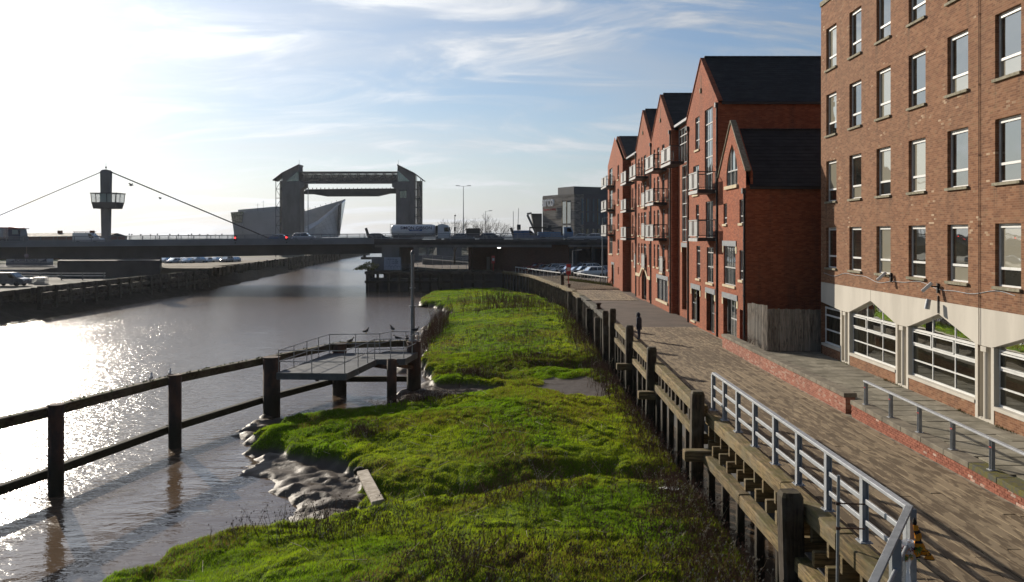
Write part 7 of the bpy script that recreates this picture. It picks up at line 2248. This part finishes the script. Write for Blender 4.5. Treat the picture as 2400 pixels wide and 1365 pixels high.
    # the gate leaf, hung flat
    q = MB(); q.prism([(-63.0, Y + 2.5, 20.3), (-35.6, Y + 2.5, 20.6), (-34.9, Y + 2.5, 19.8), (-34.9, Y + 2.5, 19.1), (-37.4, Y + 2.5, 19.1), (-41.2, Y + 2.5, 18.25), (-57.0, Y + 2.5, 18.2), (-61.2, Y + 2.5, 18.9), (-63.6, Y + 2.5, 18.9), (-63.6, Y + 2.5, 19.4)], (0, 3.2, 0))
    q.build("gate", MAT["gate_green"], t, True)
    q = MB()
    for i in range(22): q.box(-62.2 + i * 1.25, -62.0 + i * 1.25, Y + 2.3, Y + 2.49, 20.35, 20.75)
    q.build("gate_rib", MAT["gate_green"], t, True)


barrier()


def deep():
    Y = 330.0
    t = empty("angular_museum", (-88, Y, -.3), "angular grey clad museum with a sharp glazed prow beyond the barrier", "building")
    def P(px, py, y=Y): return Vector(((px - 1200) / 2000 * y, y, CAM_Z - (py - 550) / 2000 * y))
    B = -.3
    def shell(name, top, mat, dy, lean=0.0):
        """wall from the given skyline down to the ground, with depth"""
        q = MB(); pts = list(top); lo = [Vector((p.x + lean, p.y, B)) for p in reversed(pts)]
        q.prism(pts + lo, (0, dy, 0)); return q.build(name, MAT[mat], t, True)
    plain("museum_shade", (.40, .41, .425), .5, metal=.1, c2=(.34, .35, .36), scale=.15); plain("museum_lit", (.62, .63, .64), .5, metal=.1, c2=(.52, .53, .54), scale=.15)  # one grey cladding in two tones: shade and light put into the colour
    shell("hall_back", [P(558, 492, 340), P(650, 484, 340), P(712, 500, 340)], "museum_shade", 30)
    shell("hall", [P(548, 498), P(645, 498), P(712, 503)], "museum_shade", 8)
    q = MB(); q.prism([P(541, 498, 329), P(570, 496, 329), P(566, 522, 329), P(545, 524, 329)], (0, 3, 0)); o = q.build("corner_glazing", MAT["far_glass"], t, True)
    q = MB()
    for i in range(6): q.beam(P(541 + i * 5.6, 498, 328.9), P(545 + i * 4.2, 523, 328.9), .12, .12)
    for k in (0.33, .66): q.beam(P(541, 498 + 26 * k, 328.9), P(569, 497 + 25 * k, 328.9), .12, .12)
    q.build("glazing_bar", MAT["cladding_dark"], o)
    q = MB(); q.prism([P(545, 524, 329), P(568, 523, 329), P(566, 552, 329), P(549, 552, 329)], (0, 3, 0)); q.build("corner_base", MAT["museum_shade"], t, True)
    # prow: upper plane in the shaded tone, lower plane forward in the lit tone
    def facet(name, pts, mat, th=.6):
        q = MB(); c = [Vector(p) for p in pts]; k = len(c); n = (c[1] - c[0]).cross(c[2] - c[0]).normalized() * th
        q.add(c + [p + n for p in c], [tuple(range(k)), tuple(reversed(range(k, 2 * k)))] + [(i, (i + 1) % k, k + (i + 1) % k, k + i) for i in range(k)])
        return q.build(name, MAT[mat], t, True)
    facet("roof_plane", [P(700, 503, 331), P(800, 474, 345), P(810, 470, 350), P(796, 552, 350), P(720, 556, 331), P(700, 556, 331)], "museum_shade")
    facet("lower_plane", [P(712, 537, 322), P(745, 521, 324), P(790, 484, 333), P(795, 480, 336), P(793, 556, 334), P(736, 558, 321), P(712, 558, 321)], "museum_lit")
    facet("ledge", [P(716, 539, 320), P(746, 520, 322), P(792, 483, 332), P(789, 489, 331), P(748, 526, 321), P(720, 544, 319)], "museum_lit", .3)
    facet("prow_glazing", [P(801, 478, 337), P(810, 470, 345), P(798, 535, 341), P(796, 540, 337)], "far_glass", .3)
    facet("prow_fin", [P(795, 482, 333), P(801, 477, 335), P(797, 552, 335), P(793, 552, 333)], "cladding_dark", .4)
    facet("entrance_fin", [P(706, 528, 321), P(727, 534, 320), P(730, 540, 320), P(706, 536, 321)], "museum_lit", .3)
    q = MB()
    for i in range(7):
        p = P(715 + i * 12.5, 498.5 - i * 3.6, 333 + i * 1.8); q.beam(p, p + Vector((-.25, 0, 1.3)), .12, .12)
    q.build("roof_strut", MAT["cladding_dark"], t, True)
    q = MB(); p = P(604, 489, 338)
    for dx, h in ((0, 3.0), (2.2, 4.2)): q.tube((p.x + dx, p.y, p.z - 1), (p.x + dx, p.y, p.z + h - 1), .06, None, 5); q.beam((p.x + dx - .8, p.y, p.z + h - 1.6), (p.x + dx + .8, p.y, p.z + h - 1.6), .05, .05)
    q.build("aerial", MAT["cladding_dark"], t, True)
    # seam lines between cladding panels on the pale plane
    q = MB()
    for i in range(5):
        a = P(742 + i * 10, 528 - i * 7.5, 321.6 + i * 2); b = P(770 + i * 6, 556, 322 + i * 2); q.beam(a, b, .10, .06)
        a = P(738, 548 - i * 5, 320.5); b = P(792, 545 - i * 13, 332.5); q.beam(a, b, .10, .06)
    q.build("panel_seam", MAT["museum_shade"], t, True)


deep()


def grey_offices():
    C = Vector((16.2, 222.0, 0)); th = R(61)
    FS = Frame(C, (-math.cos(th), math.sin(th), 0), (-math.sin(th), -math.cos(th), 0))     # stone end, turned to the sun
    FD = Frame(C, (math.sin(th), math.cos(th), 0), (math.cos(th), -math.sin(th), 0))       # long glazed side
    t = empty("grey_office_building", (20, 235, 0), "grey stone and dark glass office block with white lettering at its top", "building")
    H = 17.0; LS, LD = 16.0, 46.0
    plain("office_dark", (.075, .078, .090), .45, c2=(.062, .064, .074), scale=.2)
    q = MB(); q.prism([FS(0, 0), FS(LS, 0), FS(LS, H), FS(0, H)], FD.u * 3.0); q.build("stone_end", MAT["grey_stone"], t, True)
    q = MB(); q.prism([FD(0.02, 0, -.02), FD(LD, 0, -.02), FD(LD, H + .15, -.02), FD(0.02, H + .15, -.02)], -FD.n * (LS - .3)); q.build("glazed_block", MAT["office_dark"], t, True)
    q = MB(); q.prism([FD(2.5, H + .16, -4), FD(LD, H + .16, -4), FD(LD, H + 2.3, -4), FD(2.5, H + 2.3, -4)], -FD.n * 8); q.build("plant_room", MAT["cladding_dark"], t, True)
    for u0, u1 in ((1.7, 3.4), (3.9, 5.7)):
        for v0, v1 in ((9.4, 15.4), (6.6, 8.9), (2.5, 5.6)):
            q = MB(); FS.bar(q, u0, u1, v0, v1, -.1, .03); o = q.build("window", MAT["far_glass"], t, True)
            q = MB(); FS.bar(q, u1, u1 + .25, v0, v1, 0, .10); q.build("frame", MAT["ochre_band"], o)
    plain("strip_pane", (.14, .20, .24), .15, c2=(.10, .14, .17), scale=.3)
    for i in range(14):
        for k, (v0, v1) in enumerate(((12.6, 15.9), (9.8 - .7 * (i % 3 == 0), 12.2), (5.2, 8.0))):
            u0 = 2.2 + i * 1.75
            q = MB(); FD.bar(q, u0, u0 + .62, v0, v1, -.05, .03); o = q.build("window", MAT["strip_pane"] if k < 2 else MAT["far_glass"], t, True)
            q = MB(); FD.bar(q, u0 - .16, u0 - .01, v0, v1, 0, .12); q.build("frame", MAT["ochre_band" if i % 2 else "cladding_dark"], o)
    plain("letter_white", (.80, .82, .84), .4, scale=2); plain("letter_red", (.50, .03, .03), .5, scale=2)
    rot = math.atan2(-FS.u.y, -FS.u.x)
    me = text_mesh("arco", 3.9, .22, .05); me.materials.append(MAT["letter_white"]); me.transform(Matrix.Scale(.84, 4, (1, 0, 0)))
    p = FS(11.7, 15.35, .75); o = place("lettering", me, t, True, p); o.rotation_euler = (R(90), 0, rot)
    me = text_mesh("Experts in Safety", .95, .05, .012); me.materials.append(MAT["letter_red"])
    o = place("tagline", me, t, True, FS(11.4, 13.3, .5)); o.rotation_euler = (R(90), 0, rot)
    # slanting entrance frame
    Y = 237.0
    def X(px, y=Y): return (px - 1200) / 2000 * y
    def Z(py, y=Y): return CAM_Z - (py - 550) / 2000 * y
    q = MB(); q.prism([(X(1245), Y - .5, Z(501)), (X(1270), Y - .5, Z(501)), (X(1270), Y - .5, 0), (X(1264), Y - .5, 0)], (0, 8, 0)); q.build("slanted_wing", MAT["concrete_dark"], t, True)
    q = MB(); q.beam((X(1236), Y - .5, Z(504)), (X(1257), Y - .5, Z(550)), .6, .6); q.beam((X(1235), Y - .5, Z(502)), (X(1246), Y - .5, Z(500)), .6, .5); q.build("slanted_frame", MAT["concrete_grey"], t, True)
    q = MB(); q.box(X(1240), X(1280), Y - 3, Y - 2.6, Z(536), Z(532.5)); q.box(X(1240), X(1242.5), Y - 3, Y - 2.6, 0, Z(536)); q.build("entrance_canopy", MAT["black_steel"], t, True)


grey_offices()


# ---- bare trees beyond the bridge ------------------------------------------------
def bare_tree(x, y, zb, h, w, label, seed, dense=6):
    t = empty("bare_tree", (x, y, zb), label, "tree", "bare winter trees")
    rr = random.Random(seed); tr = MB(); cr = MB()
    tr.tube((0, 0, 0), (.1, 0, h * .32), .22, .15, 8)
    def grow(m, p, d, l, r, depth):
        q = p + d * l; m.tube(p, q, r, r * .7, 5 if depth < 2 else 3, False)
        if depth >= 6: return
        for _ in range(3 if depth < 4 else 2):
            nd = (d + Vector((rr.uniform(-.75, .75) * w, rr.uniform(-.75, .75), rr.uniform(-.25, .5)))).normalized(); grow(m, q, nd, l * rr.uniform(.62, .86), max(.012, r * .62), depth + 1)
    for k in range(dense):
        a = k * 6.28 / dense; grow(cr, Vector((.1, 0, h * (.20 + .12 * rr.random()))), Vector((math.cos(a) * .8 * w, math.sin(a) * .8, .9)).normalized(), h * .20, .09, 1)
    tr.build("trunk", MAT["bark"], t); cr.build("crown", MAT["bark"], t)


bare_tree(-4.6, 186, 0, 11.5, 1.0, "wide bare tree rising over the parapet right of the tall lamp column", 11, 6)
bare_tree(-7.8, 190, 0, 10.4, .8, "smaller bare tree half merged behind the wide bare tree", 12, 5)
bare_tree(-12.4, 184, 0, 11.5, .5, "slender bare tree behind the camera mast", 13, 4)


# ---- under and beyond the right span ----------------------------------------------
def beyond_right():
    t = empty("waterside_shed", (-16, 214, 0), "pale flat-roofed waterside building seen under the bridge span", "building")
    q = MB(); q.box(-25, -5, 212, 224, 0, 4.6); q.build("wall", MAT["concrete_grey"], t, True)
    q = MB(); q.box(-25.4, -4.6, 211.6, 224.4, 4.61, 4.9); q.build("roof", MAT["white_steel"], t, True)
    for x in (-23.2, -20.6, -12.5, -9.5):
        q = MB(); q.box(x, x + 1.9, 211.93, 211.997, 1.4, 3.4); o = q.build("window", MAT["far_glass"], t, True); q = MB(); q.box(x - .1, x + 2.0, 211.9, 211.997, 1.25, 1.39); q.build("sill", MAT["white_steel"], o)
    t = empty("ramp_handrail", (-15, 186, 0), "white handrail and ramp under the bridge span", "handrail")
    q = MB()
    for z in (.55, .9, 1.25): q.beam((-19.5, 186, z + .9), (-8.5, 186, z), .10, .10)
    q.build("rail", MAT["white_steel"], t, True)
    for i in range(6):
        x = -19.5 + i * 2.2; q = MB(); q.beam((x, 186, 0), (x, 186, 2.1 - i * .17), .1, .1); q.build("post", MAT["white_steel"], t, True)
    q = MB(); q.prism([(-19.5, 186.3, 0), (-8.5, 186.3, 0), (-8.5, 186.3, .3), (-19.5, 186.3, 1.2)], (0, 2, 0)); q.build("ramp", MAT["concrete_grey"], t, True)
    t = empty("quayside_fence", (-14, 148.5, .36), "thin steel quayside fence beside the bridge pier", "fence")
    for i in range(9):
        x = -19 + i * 1.4; q = MB(); q.beam((x, 146.6, 0.2), (x, 146.6, 1.4), .06, .06); q.build("post", MAT["galvanised_dull"], t, True)
    for z in (.9, 1.4):
        q = MB(); q.beam((-19, 146.6, z), (-7.8, 146.6, z), .05, .05); q.build("rail", MAT["galvanised_dull"], t, True)
    q = MB(); rr = random.Random(4)
    for _ in range(700):
        x = rr.uniform(-26.5, -23.2); y = rr.uniform(142.5, 150); z = .4 + rr.uniform(0, 1.4) * (1 - abs(x + 24.5) / 2.4); a = rr.random() * 6.3
        q.add([(x, y, z), (x + .18 * math.cos(a), y + .1, z + .14), (x + .1, y + .12 * math.sin(a), z + .26)], [(0, 1, 2)])
    tag(q.build("buddleia_bush", MAT["weed_green"]), "scrubby bush growing on the nose of the pier staging", "bush")


beyond_right()


# ---- far (left) bank -----------------------------------------------------------------
def far_bank():
    t = empty("bank_revetment", (-56, 150, WATER_Z), "dark timber revetment with walings along the far bank", "revetment")
    pts = [(-58, 84), (-58, 97), (-55.5, 136), (-61, 223), (-67, 330)]
    for (xa, ya), (xb, yb) in zip(pts[:-1], pts[1:]):
        L = math.hypot(xb - xa, yb - ya); n = max(2, int(L / (3.0 if ya < 140 else 6.0)))
        for z, h, off in ((-.15, .5, .35), (-1.25, .38, .45), (-2.3, .34, .55)):
            ns = max(1, int(L / 13))
            for s in range(ns):
                a, b = s / ns, (s + 1) / ns
                q = MB(); q.beam((xa + (xb - xa) * a + off, ya + (yb - ya) * a, z), (xa + (xb - xa) * b + off, ya + (yb - ya) * b, z), .4, h, .03); q.build("waling", MAT["far_timber"], t, True)
        for i in range(n):
            s = (i + .5) / n; x = xa + (xb - xa) * s + .75; y = ya + (yb - ya) * s
            q = MB(); q.beam((x, y, -5), (x, y, .1 + .3 * ((i * 7) % 3) / 3), .42, .42, .03); q.build("pile", MAT["far_timber"], t, True)
    # outer fender line in front of the pier, open between the piles
    x = -55.0; y = 100.0; i = 0
    while y < 150:
        xx = -55.3 + (y - 100) * .055
        q = MB(); q.beam((xx, y, -5), (xx, y, .45), .5, .5, .04); q.build("fender_pile", MAT["far_timber"], t, True)
        if y < 146:
            for z in (.15, -.6, -1.5): q = MB(); q.beam((xx - .1, y, z), (xx + .06, y + 3.0, z), .35, .5); q.build("fender_beam", MAT["far_timber"], t, True)
        y += 3.0
    # mud slope at its foot
    m = MB(); ny, nx = 120, 8; vs = []
    for j in range(ny):
        y = 78 + j * 1.2
        xe = float(np.interp(y, [78, 97, 136, 223], [-58, -58, -55.5, -61]))
        for i in range(nx):
            s = i / (nx - 1); vs.append((xe + 5.6 * s + .6 * math.sin(y * .4 + i), y, -1.2 - 2.3 * s + .12 * math.sin(y * 1.7 + i * 2.1)))
    m.add(vs, [(j * nx + i, j * nx + i + 1, (j + 1) * nx + i + 1, (j + 1) * nx + i) for j in range(ny - 1) for i in range(nx - 1)], 0, True)
    plain("bank_mud", (.034, .029, .023), .9, spec=.1, c2=(.024, .022, .015), scale=.7, bump=.5, bscale=3, bdist=.1)
    tag(m.build("mud_bank", MAT["bank_mud"]), "dark mud slope at the foot of the far bank revetment", "mud", kind="structure")
    plain("rough_grass", (.095, .062, .03), .95, c2=(.065, .055, .022), scale=.4, bump=.5, bscale=5, bdist=.1)
    m = MB(); m.prism([(-57.0, 137, -.3), (-57.2, 176, -.3), (-75, 176, -.3), (-61.6, 137.4, -.3)], (0, 0, .22)); tag(m.build("bank_verge", MAT["rough_grass"]), "strip of brown grass between the bridge pier and the far revetment", "grass", kind="structure")
    m = MB(); m.prism([(-61.5, 176, -.3), (-61, 224, -.3), (-85, 190, -.30), (-80, 176, -.3)], (0, 0, .25)); tag(m.build("rough_verge", MAT["rough_grass"]), "rough brown grass verge before the far bank cars", "grass", kind="structure")
    m = MB(); m.poly([(-90, 188, -.28), (-62, 226, -.28), (-72, 250, -.28), (-120, 250, -.28)]); tag(m.build("far_car_park", MAT["asphalt"]), "asphalt car park on the far bank", "car park", kind="structure")
    m = MB(); m.poly([(-160, 176, -.28), (-84, 176, -.28), (-92, 188, -.28), (-160, 205, -.28)]); tag(m.build("far_road", MAT["asphalt"]), "road on the far bank beside the trailer", "road", kind="structure")
    m = MB(); m.poly([(-160, 206, -.27), (-93, 190, -.27), (-110, 240, -.27), (-160, 240, -.27)]); tag(m.build("far_lawn", MAT["mown_turf"]), "strip of mown grass beyond the trailer", "lawn", kind="structure")
    # curtain-sided trailer with lettering
    Y = 182; x0, x1 = (15 - 1200) / 2000 * Y, (110 - 1200) / 2000 * Y
    t = empty("box_lorry_trailer", ((x0 + x1) / 2, Y, -.28), "blue and white lettered trailer parked under the bridge's left end", "trailer")
    plain("trailer_blue", (.05, .06, .14), .5, scale=2); plain("trailer_white", (.55, .57, .60), .5, c2=(.45, .47, .52), scale=.6)
    q = MB(); q.box(x0, x1, Y, Y + 2.5, .50, 1.55); q.build("box_upper", MAT["trailer_white"], t, True)
    q = MB(); q.box(x0, x1, Y - .02, Y + 2.5, -.15, .495); q.build("box_lower", MAT["trailer_blue"], t, True)
    me = text_mesh("POPPLETONS", .85, .01, .008); me.materials.append(MAT["trailer_blue"]); o = place("lettering", me, t, True, ((x0 + x1) / 2, Y - .03, .93)); o.rotation_euler = (R(90), 0, 0)
    q = MB(); q.prism([(x0 + 6.9, Y - .03, .6), (x1 - .1, Y - .03, 1.35), (x1 - .1, Y - .03, .65)], (0, .01, 0)); q.prism([(x0 + .4, Y - .03, .6), (x0 + 1.6, Y - .03, 1.0), (x0 + 1.7, Y - .03, .6)], (0, .01, 0)); q.build("flash", MAT["trailer_blue"], t, True)
    for x in (x1 - 2.8, x1 - 1.6): add_wheel(t, x - t.location.x, .25, .42, .3)
    # yard things at the frame edge
    t = empty("steel_palisade_fence", (-88, 140, -.35), "dark steel palisade fence in front of the bridge's left span", "fence")
    me = MB(); me.box(-.04, .04, -.01, .01, 0, 2.3); me = me.mesh("pale", MAT["galvanised_dull"])
    for i in range(70):
        o = place("pale", me, t); o.location = Vector((-92 + i * .19, 147.8, -.35)) - t.location
    for z in (.3, 1.5): q = MB(); q.beam((-92.2, 147.9, z), (-78.6, 147.9, z), .05, .06); q.build("rail", MAT["galvanised_dull"], t, True)
    t = empty("ramp_wall", (-78, 138, -.35), "dark sloping ramp wall beside the palisade fence", "wall")
    q = MB(); q.prism([(-85.5, 146, -.4), (-77.5, 146, -.4), (-77.5, 146, .75), (-79.0, 146, .75), (-81.5, 146, .2), (-85.5, 146, .1)], (0, 1.2, 0)); q.build("wall", MAT["black_steel"], t, True)
    van((-66.8, 113.5, -.35), R(0), "paint_grey", "grey van parked at the edge of the far bank yard", False, 4.6, 1.8)
    for i, (x, y, h) in enumerate(((-68.5, 118, 1.0), (-66.5, 119, .8), (-64.9, 117.5, 1.2))):
        t = empty("stacked_crate", (x, y, -.35), ("grey slatted crate behind the grey van", "low grey slatted crate between two taller ones by the van", "tall grey slatted crate at the bank edge")[i], "crate", "crates in the far bank yard")
        for k in range(int(h / .2)): q = MB(); q.beam((-.8, 0, .1 + k * .2), (.8, 0, .1 + k * .2), 1.0, .15); q.build("slat", MAT["cladding_grey"], t)
    t = empty("yard_barrier_rail", (-70, 122, -.35), "low pale barrier rail along the far bank yard", "rail")
    for i in range(5): q = MB(); q.beam((-74 + i * 3.2, 128, -.35), (-74 + i * 3.2, 128, .75), .12, .12); q.build("post", MAT["concrete_grey"], t, True)
    for z in (.3, .7): q = MB(); q.beam((-74.2, 128, z), (-61, 128, z), .06, .14); q.build("rail", MAT["white_steel"], t, True)
    # orange lifebuoy on the pier
    plain("orange_paint", (.55, .12, .03), .6, scale=3)
    t = empty("lifebuoy_stand", (-63.7, 149.5, -.35), "small orange lifebuoy housing against the big bridge pier", "lifebuoy")
    q = MB(); q.beam((0, 0, 0), (0, 0, 1.0), .1, .1); q.build("post", MAT["galvanised_dull"], t); q = MB(); q.beam((0, -.05, .9), (0, -.05, 1.8), .5, .2, .06); q.build("case", MAT["orange_paint"], t)
    # long low buildings behind the deck
    t = empty("brown_waterfront_terrace", (-121, 236, 0), "long low brown building behind the bridge parapet", "building")
    q = MB(); q.box(-140, -111, 232, 246, -.3, 5.9); q.build("wall", MAT["red_brick"], t, True)
    q = MB(); q.prism([(-140.4, 231.6, 5.9), (-140.4, 246.4, 5.9), (-140.4, 239, 6.9)], (29.8, 0, 0)); q.build("roof", MAT["slate"], t, True)
    for x in (-118, -127):
        q = MB(); q.box(x, x + .9, 238.4, 239.5, 6.5, 7.6); q.build("chimney", MAT["red_brick"], t, True)
    for i in range(9): q = MB(); q.box(-138 + i * 3, -136.4 + i * 3, 231.93, 231.997, 3, 4.6); q.build("window", MAT["far_glass"], t, True)
    # promenade lamps along the estuary wall
    q = MB(); q.tube((0, 0, 0), (0, 0, 6.4), .10, .07, 6); q.lathe([(.05, 6.4), (.36, 6.55), (.36, 6.7), (.05, 6.95)], (0, 0, 0), 8); me = q.mesh("promenade_lamp", MAT["black_steel"])
    pxs = [280, 303, 309, 330, 353, 369, 398, 418, 442, 449, 468, 487, 505, 520]
    for i, px in enumerate(pxs):
        Y = 330 + 25 * ((i * 5) % 3); o = place("promenade_lamp", me); o.location = ((px - 1200) / 2000 * Y, Y, -.35 + .4 * ((i * 3) % 4) / 4)
        tag(o, "tiny post-top lamp on the estuary promenade between the bridge tower and the museum", "street lamp", "promenade lamps")
    t = empty("promenade_railing", (-125, 415, -.35), "estuary wall railing on the skyline behind the bridge", "railing")
    q = MB(); q.beam((-200, 412, 1.2), (-105, 412, 1.2), .12, .16); q.beam((-200, 412, .5), (-105, 412, .5), .1, .1); q.build("rail", MAT["black_steel"], t, True)
    for i in range(24): q = MB(); q.beam((-198 + i * 4, 412, -.4), (-198 + i * 4, 412, 1.2), .14, .14); q.build("post", MAT["black_steel"], t, True)
    # grassy mound and quay wall before the museum
    m = MB(); vs = []; ny, nx = 10, 16
    for j in range(ny):
        for i in range(nx):
            u, v = i / (nx - 1), j / (ny - 1); vs.append((-118 + 24 * u, 300 + 20 * v, -.4 + 6.2 * math.sin(math.pi * u) ** .8 * math.sin(math.pi * v) ** .7 * (.6 + .5 * u)))
    m.add(vs, [(j * nx + i, j * nx + i + 1, (j + 1) * nx + i + 1, (j + 1) * nx + i) for j in range(ny - 1) for i in range(nx - 1)], 0, True)
    tag(m.build("grass_mound", MAT["rough_grass"]), "low dark grassy mound in front of the museum", "mound", kind="structure")


far_bank()

# ---- air -------------------------------------------------------------------------------
def haze():
    m = bpy.data.materials.new("air"); m.use_nodes = True; nt = m.node_tree; nt.nodes.clear()
    out = nt.nodes.new("ShaderNodeOutputMaterial"); v = nt.nodes.new("ShaderNodeVolumePrincipled")
    v.inputs["Color"].default_value = (.93, .95, 1.0, 1); v.inputs["Density"].default_value = HAZE_D; v.inputs["Anisotropy"].default_value = 0.5
    nt.links.new(v.outputs[0], out.inputs["Volume"])
    q = MB(); q.box(-650, 650, -40, 460, -8, 32); tag(q.build("haze", m), "thin bright river haze", "haze", kind="stuff")


HAZE_D = 0.00006
haze()
